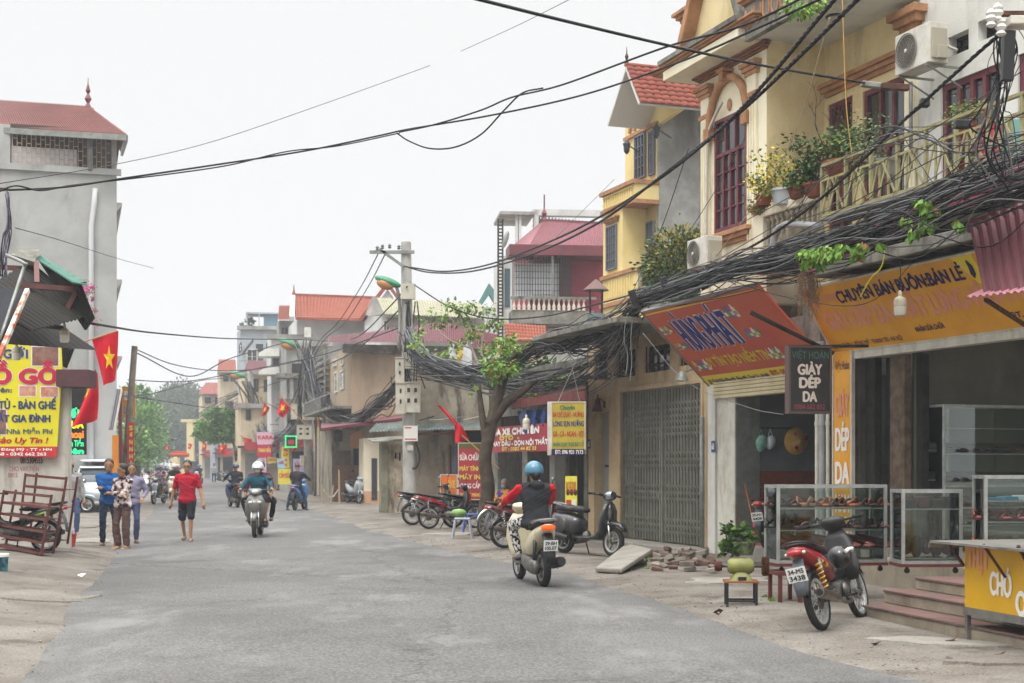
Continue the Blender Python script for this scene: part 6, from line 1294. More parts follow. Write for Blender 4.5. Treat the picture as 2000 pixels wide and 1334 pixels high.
def bundle(name,label,pts,n,rad_,r=(.005,.010),seed=0,sag=.06,loose=.15,mats=None,segs=7):
 rr=random.Random(seed);p=[P(*a[:3])for a in pts];rad_s=[a[3]if len(a)>3 else rad_ for a in pts];f=Fr((p[0].x,p[0].y,0))
 t=thing(name,label,'cable bundle',f)
 groups=[MB()for _ in range(3)]
 for k in range(n):
  a0=rr.uniform(0,6.28);q=[]
  kk=1+(loose*6 if rr.random()<.22 else 0)
  for i,c_ in enumerate(p):
   a0+=rr.uniform(-.9,.9);R_=rad_s[i]*math.sqrt(rr.random())*kk
   t_=(p[min(i+1,len(p)-1)]-p[max(i-1,0)]).normalized();u=t_.cross(V((0,0,1))).normalized();w_=V((0,0,1))
   q.append(f.I@(c_+u*math.cos(a0)*R_+w_*math.sin(a0)*R_-w_*(rr.random()**3)*sag*kk*(1 if 0<i<len(p)-1 else 0)))
  if rr.random()<.25:
   i0=rr.randrange(0,max(1,len(q)-3));q=q[i0:]
  groups[min(2,int(rr.random()*2.7))].tube(catmull(q,segs),rr.uniform(*r),4)
 for g,m_ in zip(groups,mats or(cabk,cabg,cabl)):
  if g.v:o=g.build('cables',m_,t,smooth=True);o['kind']='stuff'
 return t
bundle('cable_bundle','thick tangle of black cables along the eaves from the right border to the red sign',[(2060,310,14.3,.3),(1960,340,15,.28),(1860,382,16,.22),(1760,424,17,.2),(1660,460,18,.18),(1560,494,19.3,.17),(1450,518,21,.16),(1350,550,23,.14),(1250,590,25.5,.14)],92,.15,seed=1,sag=.12)
bundle('cable_bundle','slack black cables hanging under the balcony railing',[(2060,345,14.6,.12),(1900,385,15.5,.2),(1780,430,16.5,.25),(1650,470,18,.2),(1520,500,19.8,.18),(1400,535,22,.15)],22,.15,seed=2,sag=.3)
bundle('cable_bundle','sagging cable tangle from the red sign corner past the beige house to the tree',[(1255,585,25.4,.13),(1215,620,26.5,.17),(1165,645,28,.28),(1110,655,29.5,.2),(1060,668,31,.16),(1000,700,33,.15),(930,725,36,.18),(870,715,38.5,.2),(820,690,41,.25),(800,650,42.2,.2)],85,.18,r=(.008,.016),seed=3,sag=.25)
bundle('cable_bundle','lower looping grey cables between beige house vents and the tree',[(1240,620,25.8,.1),(1200,680,26.8,.3),(1130,720,29,.3),(1050,745,31.5,.25),(960,740,34,.2),(880,720,38,.3),(815,720,42,.3)],45,.2,r=(.007,.013),seed=4,sag=.35)
bundle('cable_bundle','heavy swag of cables from the concrete pole down to the second pole',[(787,745,42.2,.2),(765,765,46,.16),(735,790,54,.2),(700,815,59,.22),(665,815,63,.28),(635,790,68,.32),(612,745,73,.3),(600,690,75.5,.3)],60,.2,r=(.012,.022),seed=5,sag=.3)
bundle('cable_bundle','pale cable swag drooping between the second pole and the third',[(600,800,75.3,.3),(570,840,82,.3),(540,850,90,.4),(515,840,97,.4),(497,790,103.5,.4)],40,.3,r=(.018,.032),seed=6,sag=.5,mats=(cabg,cabl,cabl))
bundle('cable_bundle','dark slanting cable trunk between the flags and the second pole',[(603,720,75.4,.15),(590,770,79,.15),(570,820,84,.15),(552,860,90,.15)],16,.12,r=(.02,.03),seed=7,sag=.1)
bundle('cable_bundle','wiry cables between far houses behind the third pole',[(500,760,103.5,.3),(460,770,118,.4),(420,790,135,.5),(380,815,160,.5)],14,.4,r=(.02,.035),seed=8,sag=.6)
bundle('cable_bundle','tangle of black and white wires at the top right pole fitting',[(1960,60,13.2,.08),(1965,100,13.3,.14),(1960,150,13.4,.1),(1945,210,13.5,.1),(1930,280,13.7,.2),(1960,340,13.9,.2)],18,.1,r=(.005,.01),seed=9,sag=.05)
bundle('cable_bundle','thin looping wires across the balcony railing',[(2040,250,13.6,.12),(1900,275,14.2,.12),(1820,260,14.8,.12),(1740,240,15.3,.1),(1660,300,16.5,.25),(1560,420,18.5,.15)],8,.1,r=(.004,.007),seed=12,sag=.25)
for i,(a,b,c)in enumerate([((2010,130,14),(1700,330,17.5),(1380,520,22.5)),((2010,215,14.5),(1750,350,17),(1480,500,21)),((1960,170,14.2),(1800,300,16.5),(1600,470,19)),((1740,165,18.4),(1762,260,18),(1850,400,16.5)),((1806,205,15),(1640,330,18.5),(1440,440,22))]):
 cable('thin_wire',orn5[i]+' thin wire fanning down across the balcony front',[a,b,c],.006,mat=cabk if i%2 else cabg,group='thin wires across the balcony')
def fitting(label,px,py,d,w_,h_,m_,rot=0):
 f=Fr(P(px,py,d));o=MB().box(-w_/2,w_/2,-.05,.05,-h_/2,h_/2).build('cable_clamp',m_,fr=f,bevel=.01);o.rotation_euler=(0,rot,0)
 return tag(o,label,'cable clamp','clamps and boxes on the cables')
fitting('grey cable clamp ending the straight black cable',1702,166,18.6,.26,.07,gmet,.12);fitting('rusty bracket next to the grey cable clamp',1748,170,18.5,.36,.08,rust,.05)
for px,py,d,lb in((1238,585,25.2,'black plastic cable hanger at the red sign corner'),(1300,560,24,'black plastic cable hanger above the red sign'),(1372,545,22.6,'black cable hanger below the small air conditioner')):
 fitting(lb,px,py,d,.12,.34,blk,-.3)
fitting('small black splice box above the balcony rail',1806,201,15,.09,.09,blk);fitting('black splice box on the balcony rail wires',1880,243,14.5,.16,.08,blk)
ins=thing('insulator_set','white porcelain insulators on a rusty bracket in the top right corner','insulator',Fr(P(1945,40,13)))
for dx,dz in((0,.05),(.03,-.08),(-.06,-.0)):MB().lathe([(.02,-.08),(.05,-.06),(.03,-.03),(.055,0),(.035,.03),(.05,.05),(.015,.09)],(dx,-.05,dz),12).build('insulator',pm('porcelain','#d8d6d0',rough=.25),ins,smooth=True,ang=60)
MB().box(0,.5,-.03,.03,.04,.08).build('bracket',rust,ins);MB().box(.1,.42,-.1,.1,-.06,.02).build('box',wmet,ins,bevel=.01)
MB().beam((.12,0,-.1),(.10,0,-.55),.1,.08).build('fuse_holder',blk,ins)
for i,(a,b,m_)in enumerate([((1222,640),(1222,735),cabl),((1235,640),(1230,745),cabl),((1190,690),(1192,770),cabg)]):
 cable('hanging_wire',['left white wire tail hanging over the vents','right white wire tail hanging over the vents','grey wire tail hanging by the wall lamp'][i],[(a[0],a[1]-15,25.5),(a[0]-3,a[1]+25,25.4),(b[0]+4,b[1]-40,25.4),(b[0],b[1],25.3)],.007,mat=m_)
cable('thin_wire','pale wire sloping across the beige wall to the black hanging sign',[(1255,650,24.5),(1340,745,23),(1460,795,21.5),(1530,810,20.3)],.005,mat=cabl)
rr=random.Random(3);mb=MB();f=Fr(P(1580,545,18.2))
for k in range(90):
 a=V((rr.uniform(-.15,.12),rr.uniform(-.15,.15),rr.uniform(-.05,.1)));L_=rr.uniform(.15,.6)
 mb.tube([a,a+V((rr.uniform(-.05,.05),0,-L_*.5)),a+V((rr.uniform(-.12,.12),0,-L_))],.004,3,cap=False)
o=mb.build('dry_roots',pm('straw','#7d6650',rough=.9),fr=f);tag(o,'clump of dry brown roots hanging from the cables at the canopy corner','dry roots');o['kind']='stuff'
def spot(px,py,d,rx_,ry,rz_):return(P(px,py,d),(rx_,ry,rz_))
foliage('creeper','leafy green creeper growing on the canopy edge above the amber sign','plant',[spot(1600,500,17.9,.17,.12,.12),spot(1650,490,17.4,.18,.12,.07),spot(1700,478,17,.14,.1,.05),spot(1572,507,18.2,.1,.1,.1)],640,.09,brt,seed=50)
foliage('creeper','bright creeper tuft sprouting from the cables below the railing','plant',[spot(1795,440,16.2,.12,.1,.1),spot(1815,400,16,.12,.1,.09),spot(1770,430,16.4,.06,.06,.05),spot(1880,435,15.6,.08,.1,.05)],330,.09,brt,seed=51)
foliage('creeper','ferns growing out of the upper balcony moulding','plant',[spot(1565,18,19,.22,.15,.15),spot(1590,5,19,.2,.15,.1)],330,.07,brt,seed=52)
def pot(label,px,py,d,r_,h_,m_,fol=None,fmat=None,n=400,ls=.07,cat='potted plant',seed=1,rim=True,name='potted_plant',group='potted plants on the balcony'):
 dn=12.245/(.36+(px-1000)/2778)if 'balcony' in group else d;kk=dn/d;r_*=kk;h_*=kk;fol=[tuple(q*kk for q in e)for e in fol or[]];p=P(px,py,dn);f=Fr(p);t=thing(name,label,cat,f,group)
 MB().lathe([(r_*.7,0),(r_,h_*.85),(r_*1.08,h_*.86),(r_*1.08,h_),(r_*.9,h_),(r_*.85,h_*.9),(.001,h_*.88)],n=16).build('pot',m_,t,smooth=True,ang=40)
 rr=random.Random(seed);groups=MB()
 for(dx,dy,dz,a,b_,c_)in fol or[]:
  k=n//len(fol)
  cl=[V((rr.uniform(-1,1)*a,rr.uniform(-1,1)*b_,rr.uniform(-1,1)*c_))for _ in range(7)]
  for i in range(k):
   g=V((rr.gauss(0,a*.35),rr.gauss(0,b_*.35),rr.gauss(0,c_*.35)));groups.k=1 if rr.random()<.35 else(2 if rr.random()<.15 else 0)
   groups.leaf(V((dx,dy,dz))+cl[i%7]*.7+g,ls*rr.uniform(.7,1.3),None,rr)
 if fol:groups.build('foliage',fmat or lg,t)
 for k in range(3):MB().tube([V((0,0,h_*.8)),V((rr.uniform(-.05,.05),0,h_+.12)),V((fol[0][0]+rr.uniform(-.1,.1),fol[0][1],fol[0][2]))],.012,5).build('stem',bark,t)if fol else None
 return t
terra=pm('terracotta_pot','#8f5038','#7a4532',sc_=5,rough=.85,stain=.4);ylf=[pm('leaf_light',(.16,.24,.05)),pm('yellow_flower',(.72,.55,.03),rough=.6),pm('yellow_flower',(.72,.55,.03))]
pot('white pot with yellow blossom sprays at the left end of the balcony',1529,400,20.3,.17,.22,pm('white_pot','#b9c0c3',rough=.6),[(-.12,0,.55,.3,.2,.25),(-.3,0,.3,.2,.15,.15)],ylf,900,.06,seed=2)
pot('feathery green shrub hanging below the yellow blossoms',1492,402,20.6,.12,.15,terra,[(0,0,.05,.2,.15,.16),(.1,0,.2,.15,.1,.1)],lg,700,.05,seed=3)
pot('clay pot with small bright green plant between blossom and big bush',1560,388,20,.16,.16,terra,[(-.05,0,.2,.16,.12,.07)],[brt[0],pm('leaf_mid',(.07,.13,.03)),brt[1]],300,.05,seed=4)
pot('broad pot with dark leafy bush leaning over the balusters',1598,385,19.6,.2,.18,terra,[(0,.1,.6,.4,.2,.25),(-.2,.1,.35,.2,.2,.2)],dg_,900,.08,seed=5)
pot('wide brown bowl with the broad green shrub behind the steel rail',1652,352,18.6,.28,.24,terra,[(.0,.2,.45,.35,.2,.25)],lg,900,.07,seed=6)
pot('pot with fine pale-leaved shrub behind the middle of the rail',1725,345,18,.2,.2,gconc,[(-.1,.2,.5,.34,.2,.28),(-.1,.1,.15,.2,.2,.15)],[pm('sage_leaf',(.13,.19,.09),rough=.7),pm('sage_light',(.22,.27,.14),rough=.7),pm('leaf_mid',(.07,.13,.03))],1300,.045,seed=7)
pot('small-leaved yellowish bonsai standing above the railing at the right',1888,265,14.9,.1,.1,terra,[(0,0,.28,.22,.15,.13)],[lg[1],lg[2],pm('leaf_mid',(.07,.13,.03))],700,.035,seed=8)
pot('low plant with red tips behind the right railing',1880,335,15.2,.12,.1,terra,[(.05,0,.12,.2,.1,.08)],brt,260,.05,seed=9)
mb=MB();f=Fr(P(1640,340,21));rr=random.Random(8)
def br(p,d,L_,r,lv):
 q=[p];
 for i in range(4):d=(d+V((rr.uniform(-.3,.3),rr.uniform(-.3,.3),rr.uniform(-.15,.25)))).normalized();p=p+d*L_/4;q.append(p)
 mb.tube(q,[r*(1-.15*i)for i in range(5)],5)
 if lv:
  for k in range(3):br(q[rr.randrange(2,5)],(d+V((rr.uniform(-1,1),rr.uniform(-.5,.5),rr.uniform(-.5,.8)))).normalized(),L_*.55,r*.55,lv-1)
br(V((.1,0,0)),V((-.5,0,.75)),.8,.022,3);br(V((.15,0,.0)),V((.4,0,.8)),.6,.015,2)
tag(mb.build('bare_branch',bark,fr=f,smooth=True),'leafless twisted branches before the ochre side wall','branch')
tag(MB().box(-.2,.2,-.15,.15,-.25,.25).build('red_bucket',pm('red_plastic','#b32a3c',rough=.5),fr=Fr(P(1942,285,17.6)),bevel=.03),'red plastic container behind the right end of the railing','container')
tag(MB().box(-.14,.14,-.02,.02,-.3,.3).build('teal_board',pm('teal_plastic','#6fa49b',rough=.5),fr=Fr(P(1981,283,16.9))),'pale teal board tied to the railing at the right border','board')
rub=pm('tyre_rubber','#1f1f1f','#2a2927',sc_=12,rough=.85,bump=.3,bs=80);rsv=pm('rim_silver','#b4b5b3','#9b9c9a',sc_=15,rough=.4,metal=.35);chr_=pm('chrome','#c4c4c2',rough=.18,metal=1);stl=pm('engine_alloy','#77756f','#55534e',sc_=14,rough=.5,metal=.7)
seatm=pm('seat_vinyl','#1c1c1d','#232323',sc_=6,rough=.55);plt=pm('plate_white','#d3d3cf',rough=.5);tred=pm('tail_red','#a5181c',rough=.15,coat=.6);tamb=pm('lamp_amber','#d9661a',rough=.2);mirr=pm('mirror_glass','#9aa3a8',rough=.05,metal=.9)
def paint(nm,c,c2=None):return pm('paint_'+nm,c,c2 or c,sc_=2,rough=.3,coat=.5,stain=.35,sc2='#6f675a',sscale=7)
def wheel(par,x,r,w_,spokes=0,hubr=.05,rimc=None,y=0,rimw=.6):
 M=Matrix.Rotation(rad(90),3,'X');t=MB()
 prof=[(r-w_*.75,-w_*.42),(r-w_*.35,-w_*.5),(r-w_*.08,-w_*.28),(r,0),(r-w_*.08,w_*.28),(r-w_*.35,w_*.5),(r-w_*.75,w_*.42),(r-w_*.75,-w_*.42)]
 o=t.lathe(prof,(x,y,r),32,M).build('wheel',rub,par,smooth=True,ang=50)
 rr_=r-w_*.72;MB().lathe([(rr_,-w_*.4),(rr_-.012,-w_*.42),(rr_-.034,-w_*.3),(rr_-.034,w_*.3),(rr_-.012,w_*.42),(rr_,w_*.4),(rr_,-w_*.4)],(x,y,r),32,M).build('rim',rimc or rsv,o,smooth=True,ang=40)
 MB().lathe([(.001,-.055),(hubr*.6,-.055),(hubr,-.04),(hubr,.04),(hubr*.6,.055),(.001,.055)],(x,y,r),16,M).build('hub',stl,o,smooth=True,ang=40)
 s=MB()
 if spokes>8:
  for k in range(spokes):a=2*math.pi*k/spokes;b=a+(.5 if k%2 else-.5);s.tube([(x+hubr*math.cos(a),y+(.03 if k%4<2 else-.03),r+hubr*math.sin(a)),(x+(rr_-.01)*math.cos(b),y,r+(rr_-.01)*math.sin(b))],.005,3,cap=False)
  q=s.build('spokes',rsv,o);q['kind']='stuff'
 else:
  for k in range(spokes):a=2*math.pi*k/spokes+.3;MB().beam((x+hubr*.6*math.cos(a),y,r+hubr*.6*math.sin(a)),(x+(rr_-.015)*math.cos(a),y,r+(rr_-.015)*math.sin(a)),.022,w_*.45,up=(0,1,0)).build('spoke',rimc or rsv,o,bevel=.004)
 return o
def fender(par,x,r,w_,a0,a1,m_,t_=.0,name='fender'):
 n=12;vs=[];
 for i in range(n+1):
  a=rad(a0+(a1-a0)*i/n);R_=r+.035
  for yy,dr in((-w_,-.05),(-w_*.8,-.008),(0,.006),(w_*.8,-.008),(w_,-.05)):vs.append((x+(R_+dr)*math.cos(a),yy,r+(R_+dr)*math.sin(a)))
 o=MB().add(vs,[(i*5+j,i*5+j+1,i*5+j+6,i*5+j+5)for i in range(n)for j in range(4)]).build(name,m_,par,smooth=True)
 sd=o.modifiers.new('s','SOLIDIFY');sd.thickness=.006;return o
def mirror(par,x,y,z,s,lean_=.0):
 MB().tube(catmull([V((x,y,z)),V((x-.01,y+s*.03,z+.12)),V((x-.02,y+s*.09,z+.2))],4),.006,6).build('mirror_stalk',blk,par)
 o=MB().ell((x-.02,y+s*.10,z+.23),(.018,.065,.045),12,8).build('mirror',blk,par,smooth=True)
 MB().ell((x-.032,y+s*.10,z+.23),(.009,.056,.037),12,8).build('glass',mirr,o,smooth=True)
def plate(par,x,z,lines,tilt=.2,w_=.19,h_=.14):
 M=Matrix.Translation(V((x,0,z)))@Matrix.Rotation(rad(-90),4,'Z')@Matrix.Rotation(tilt,4,'X')
 o=bpy.data.objects.new('plate',MB().box(-w_/2,w_/2,0,.006,-h_/2,h_/2).mesh('plate',plt));C.objects.link(o);o.parent=par;o.matrix_local=M
 for i,l in enumerate(lines):text(l,-w_*.40,w_*.40,h_*(.09-.46*i),h_*(.40-.46*i),-.003,dgrey,o,bold=.03)
def underbone(label,M,body,accent,plate_t=None,spokes=28,shock=None,tail=True,helmet=False,mirrors=True,lean_=0,fb=None,name='motorbike',group='motorbikes parked along the pavement',steer=0,det=True):
 t=thing(name,label,'motorbike',M,group);fb=fb or blk;WB=1.22;r=.28
 wheel(t,0,r,.075,spokes,.075)
 fr_=bpy.data.objects.new('front_fork',MB().tube([(WB,.055,r),(WB-.13,.05,.68)],.018,8).tube([(WB,-.055,r),(WB-.13,-.05,.68)],.018,8).mesh('front_fork',stl));C.objects.link(fr_);fr_.parent=t
 wheel(t,WB,r,.065,spokes,.05);fender(t,WB,r,.045,35,155,fb,name='front_fender')
 MB().loft([(-.34,.80,.05,.02),(-.27,.79,.095,.045),(-.12,.735,.12,.075),(.08,.68,.125,.085),(.28,.60,.11,.08),(.44,.50,.085,.07)],16,2.3).build('body',body,t,smooth=True)
 MB().loft([(-.05,.69,.128,.035),(.12,.635,.134,.04),(.30,.56,.115,.035)],12,2.2).build('side_stripe',accent,t,smooth=True)
 MB().loft([(-.30,.845,.07,.01),(-.2,.835,.11,.025),(0,.80,.125,.04),(.2,.765,.12,.045),(.36,.745,.10,.04),(.47,.735,.06,.02)],16,2.6).build('seat',seatm,t,smooth=True)
 MB().tube(catmull([V((-.02,.13,.80)),V((-.25,.12,.85)),V((-.36,0,.87)),V((-.25,-.12,.85)),V((-.02,-.13,.80))],5),.012,6).build('grab_rail',blk,t,smooth=True)
 MB().loft([(-.365,.765,.03,.018),(-.345,.77,.07,.03),(-.28,.77,.08,.035)],14,2.5).build('tail_light',tred,t,smooth=True)
 for s in(-1,1):MB().ell((-.30,s*.088,.765),(.04,.014,.016)).build('turn_signal',pm('clear_lens','#d8d2c4',rough=.2),t,smooth=True)
 MB().loft([(-.26,.70,.055,.03),(-.33,.58,.06,.02),(-.37,.46,.06,.012),(-.38,.36,.045,.008)],10,2.5).build('mudguard',pm('mudguard_grey','#4a4f55',rough=.5),t,smooth=True)
 fender(t,0,r,.05,60,165,fb,name='rear_fender')
 if plate_t:plate(t,-.385,.565,plate_t)
 MB().loft([(.44,.52,.05,.05),(.62,.47,.045,.05),(.80,.50,.05,.06),(.93,.62,.055,.07)],12,2.4).build('frame_cover',fb,t,smooth=True)
 MB().loft([(.88,.42,.17,.03),(.92,.55,.19,.035),(.95,.70,.18,.04),(.985,.84,.13,.045),(1.0,.93,.08,.04)],16,3).build('leg_shield',fb,t,smooth=True)
 MB().loft([(1.04,.60,.07,.03),(1.06,.72,.10,.05),(1.04,.84,.10,.06),(1.0,.93,.08,.05)],14,2.4).build('front_fairing',body,t,smooth=True)
 MB().loft([(1.0,.92,.05,.04),(.985,.98,.12,.055),(.95,1.03,.14,.055),(.92,1.06,.09,.03)],14,2.2).build('handlebar_cover',fb,t,smooth=True)
 MB().loft([(1.06,.97,.06,.03),(1.03,.99,.085,.045),(1.0,1.0,.09,.05)],14,2.2).build('headlight',pm('lens_clear','#c9ced0',rough=.08,coat=.8),t,smooth=True)
 for s in(-1,1):
  MB().tube([(.96,s*.1,1.02),(.93,s*.24,1.03)],.014,8).build('handlebar',blk,t,smooth=True);MB().tube([(.93,s*.23,1.03),(.90,s*.36,1.03)],.019,10).build('grip',rub,t,smooth=True);MB().tube([(.96,s*.22,1.03),(.97,s*.34,1.025)],.006,5).build('lever',chr_,t)
  if mirrors:mirror(t,.95,s*.2,1.04,s)
  MB().tube([(.0,s*.11,.36),(-.04,s*.12,.68)],.022,8).build('shock_absorber',stl,t,smooth=True)
  MB().tube(catmull([V((-.0-.04*k/24*1.0+.028*math.cos(k*.9),s*.115+.028*math.sin(k*.9),.38+.26*k/40))for k in range(41)],2),.007,5).build('spring',shock or chr_,t,smooth=True)if det else None
  MB().beam((0,s*.08,r),(.45,s*.07,.36),.025,.04).build('swing_arm',stl,t);MB().tube([(.5,s*.1,.28),(.52,s*.24,.28)],.014,6).build('foot_peg',rub,t)
 e=MB().loft([(.42,.33,.085,.08),(.52,.34,.10,.095),(.68,.36,.09,.085),(.80,.38,.06,.06)],12,3).build('engine',stl,t,smooth=True,ang=40)
 for k in range(6):MB().box(.80+k*.018,.808+k*.018,-.06,.06,.33,.45).build('cooling_fin',stl,e)
 MB().lathe([(.001,0),(.07,.0),(.075,.02),(.05,.035),(.001,.04)],(.56,-.105,.34),16,Matrix.Rotation(rad(90),3,'X')).build('engine_cover',stl,t,smooth=True)
 MB().tube(catmull([V((.78,-.05,.30)),V((.70,-.11,.22)),V((.45,-.125,.22)),V((.25,-.13,.27))],5),.018,8).tube([V((.25,-.13,.27)),V((.15,-.135,.29)),V((-.22,-.14,.36)),V((-.26,-.14,.368))],[.035,.05,.05,.045],14).build('exhaust',pm('exhaust_metal','#8d8278','#6f655c',sc_=9,rough=.3,metal=.9),t,smooth=True,ang=50);MB().lathe([(.001,0),(.034,0),(.034,.006),(.001,.006)],(-.262,-.14,.3682),14,Matrix.Rotation(rad(-90),3,'Y')).build('exhaust_tip',blk,t)
 MB().box(-.01,.44,.095,.12,.27,.37).build('chain_case',blk,t,bevel=.02)
 MB().tube([(.45,.08,.25),(.38,.28,.02)],.012,6).build('side_stand',blk,t)
 MB().tube([(.72,-.12,.27),(.86,-.14,.22)],.01,5).build('brake_pedal',stl,t)
 return t
def scooter(label,M,body,inner,seatc=None,plate_t=None,vespa=False,group=None,name='scooter',light=False,mirrors=True,stand=True,tail=tred):
 t=thing(name,label,'scooter',M,group);WB=1.26;r=.25;w_=.10;seatc=seatc or seatm
 wheel(t,0,r,w_,5,.06,gmet);wheel(t,WB,r,w_*.95,5,.05,alum)
 if vespa:
  MB().loft([(-.30,.62,.06,.05),(-.24,.60,.14,.12),(-.08,.56,.20,.18),(.12,.53,.215,.20),(.30,.50,.19,.19),(.42,.46,.13,.16)],18,2.2).build('body',body,t,smooth=True)
  for s in(-1,1):MB().ell((.02,s*.19,.50),(.20,.045,.17),18,10).build('side_panel',body,t,smooth=True)
  MB().loft([(-.22,.78,.09,.03),(-.14,.80,.15,.06),(.06,.80,.165,.065),(.2,.775,.16,.05),(.36,.79,.15,.055),(.50,.77,.10,.05),(.53,.75,.05,.02)],16,2.6).build('seat',seatc,t,smooth=True)
  MB().loft([(.36,.30,.16,.045),(.55,.29,.19,.03),(.80,.29,.20,.03),(.98,.32,.19,.04),(1.06,.42,.19,.045),(1.08,.60,.20,.045),(1.10,.78,.17,.05),(1.09,.90,.09,.05)],16,3).build('leg_shield',body,t,smooth=True)
  MB().loft([(1.14,.48,.05,.03),(1.15,.65,.08,.05),(1.13,.80,.07,.05),(1.09,.92,.05,.05)],12,2.2).build('front_fairing',body,t,smooth=True)
  MB().loft([(.97,.42,.04,.03),(1.10,.515,.085,.04),(WB,.56,.10,.05),(1.43,.53,.085,.045),(1.54,.44,.04,.03)],16,2.2).build('front_fender',body,t,smooth=True)
  MB().loft([(1.06,.96,.05,.05),(1.04,1.02,.10,.07),(1.0,1.04,.09,.04)],14,2.2).build('handlebar_cover',body,t,smooth=True)
  MB().lathe([(.001,.05),(.07,.045),(.085,0),(.085,-.08),(.03,-.1)],(1.13,0,1.03),18,Matrix.Rotation(rad(80),3,'Y')).build('headlight',mirr,t,smooth=True,ang=50)
 else:
  MB().loft([(-.36,.80,.03,.03),(-.28,.79,.09,.05),(-.12,.72,.145,.10),(.10,.62,.165,.15),(.30,.52,.165,.15),(.46,.42,.14,.10)],18,2.3).build('body',body,t,smooth=True)
  MB().loft([(-.27,.86,.09,.01),(-.15,.87,.13,.04),(.1,.835,.15,.05),(.3,.785,.14,.055),(.48,.77,.09,.04)],16,2.6).build('seat',seatc,t,smooth=True)
  MB().loft([(.38,.32,.16,.05),(.60,.29,.18,.035),(.82,.29,.18,.035),(.98,.36,.17,.05)],14,3).build('floorboard',inner,t,smooth=True)
  MB().loft([(.92,.30,.15,.05),(1.0,.45,.205,.05),(1.04,.62,.235,.06),(1.05,.80,.21,.07),(1.02,.93,.14,.05)],18,2.6).build('leg_shield',body,t,smooth=True)
  MB().loft([(1.10,.48,.06,.04),(1.16,.60,.10,.05),(1.15,.74,.13,.06),(1.09,.86,.12,.06)],16,2.0).build('front_fairing',inner if light else body,t,smooth=True)
  for s in(-1,1):MB().ell((1.17,s*.10,.78),(.03,.05,.03)).build('turn_signal',pm('lens_clear','#c9ced0'),t,smooth=True)
  MB().loft([(1.06,.50,.05,.03),(1.20,.535,.065,.03),(1.36,.50,.06,.03),(1.47,.38,.045,.02)],14,2.3).build('front_fender',inner if light else body,t,smooth=True)
  MB().loft([(1.06,.93,.07,.04),(1.03,1.0,.15,.055),(.98,1.05,.15,.05)],16,2.2).build('handlebar_cover',body,t,smooth=True)
  MB().ell((1.09,0,1.01),(.05,.075,.05),14,8).build('headlight',pm('lens_clear','#c9ced0'),t,smooth=True)
 for s in(-1,1):
  MB().tube([(WB,s*.08,r),(WB-.10,s*.07,.60)],.02,8).build('front_fork',chr_,t,smooth=True)
  MB().tube([(1.03,s*.1,1.03),(.98,s*.24,1.045)],.02,8).build('handlebar',blk,t,smooth=True);MB().tube([(.98,s*.23,1.045),(.94,s*.36,1.04)],.02,10).build('grip',rub,t,smooth=True);MB().tube([(1.0,s*.22,1.045),(1.02,s*.35,1.035)],.006,5).build('lever',stl,t)
  if mirrors:mirror(t,.98,s*.22,1.06,s)
 MB().loft([(-.38,.80,.03,.02),(-.355,.795,.075,.035),(-.30,.79,.10,.04)]if not vespa else[(-.34,.66,.03,.03),(-.31,.66,.05,.045),(-.28,.66,.05,.05)],12,2.4).build('tail_light',tail,t,smooth=True)
 MB().tube(catmull([V((.0,.14,.84)),V((-.25,.13,.88)),V((-.36,0,.90)),V((-.25,-.13,.88)),V((.0,-.14,.84))],5),.014,6).build('grab_rail',gmet,t,smooth=True)
 MB().loft([(-.24,.70,.07,.04),(-.31,.58,.07,.03),(-.36,.44,.075,.015),(-.37,.34,.06,.01)],12,2.5).build('mudguard',blk,t,smooth=True)
 if plate_t:plate(t,-.40,.56,plate_t)
 MB().loft([(-.10,.26,.06,.09),(.08,.27,.07,.10),(.30,.30,.07,.10),(.48,.34,.06,.09)],12,2.6).build('engine',stl,t,smooth=True);e=[o for o in t.children if o.name.startswith('engine')][-1];e.location=(0,.12,0)
 MB().tube([(.25,-.15,.27),(.12,-.165,.29),(-.24,-.175,.34),(-.28,-.175,.345)],[.04,.07,.07,.055],14).build('exhaust',blk,t,smooth=True,ang=50)
 for s in(-1,1):MB().tube([(.0,s*.12,.28),(-.06,s*.12,.62)],.025,8).build('shock_absorber',blk,t,smooth=True)
 if stand:MB().tube([(.42,.12,.24),(.34,.30,.01)],.013,6).build('side_stand',blk,t)
 return t
def place(rear,front,wb=1.22,lean_=0,z0=0,nose=0):
 a,b=V(rear),V(front);d=b-a;yaw=math.atan2(d.y,d.x)
 return Matrix.Translation(V((a.x,a.y,z0 if not isinstance(z0,tuple)else z0[0])))@Matrix.Rotation(yaw,4,'Z')@Matrix.Rotation(nose,4,'Y')@Matrix.Rotation(lean_,4,'X')
def gz(p,z=.0):return V((p.x,p.y,z))
a,b=G(1608,1236),G(1662,1212)
d0=a;dirv=V((math.sin(rad(31)),math.cos(rad(31)),0))
reds=paint('red','#8f1620');blkp=paint('black','#131315');
bike1=underbone('red and black motorbike with yellow springs leaning on its stand before the steps',place(d0,d0+dirv*1.22,lean_=rad(-13),z0=.02),reds,pm('yellow_decal','#c9a52a','#7a2430',sc_=14,rough=.3,soft=.1),('34-M5','3438'),spokes=32,shock=pm('spring_yellow','#d99a1a',rough=.4),mirrors=False)
hm=MB().ell((.66,-.10,.66),(.13,.12,.12),16,10);o=hm.build('helmet',blkp,smooth=True);o.matrix_world=bike1.matrix_world.copy();tag(o,'black helmet with white stripe hanging from the parked red motorbike','helmet')
MB().tube([(.55,-.20,.70),(.60,-.225,.72),(.70,-.225,.72),(.78,-.19,.70)],.018,6).build('stripe',whl,o)
fw,rw_=G(1196,1089,.04),G(1050,1078,.04);dd_=(fw-rw_).normalized()
mblk=paint('matt_black','#17181a','#1f2022')
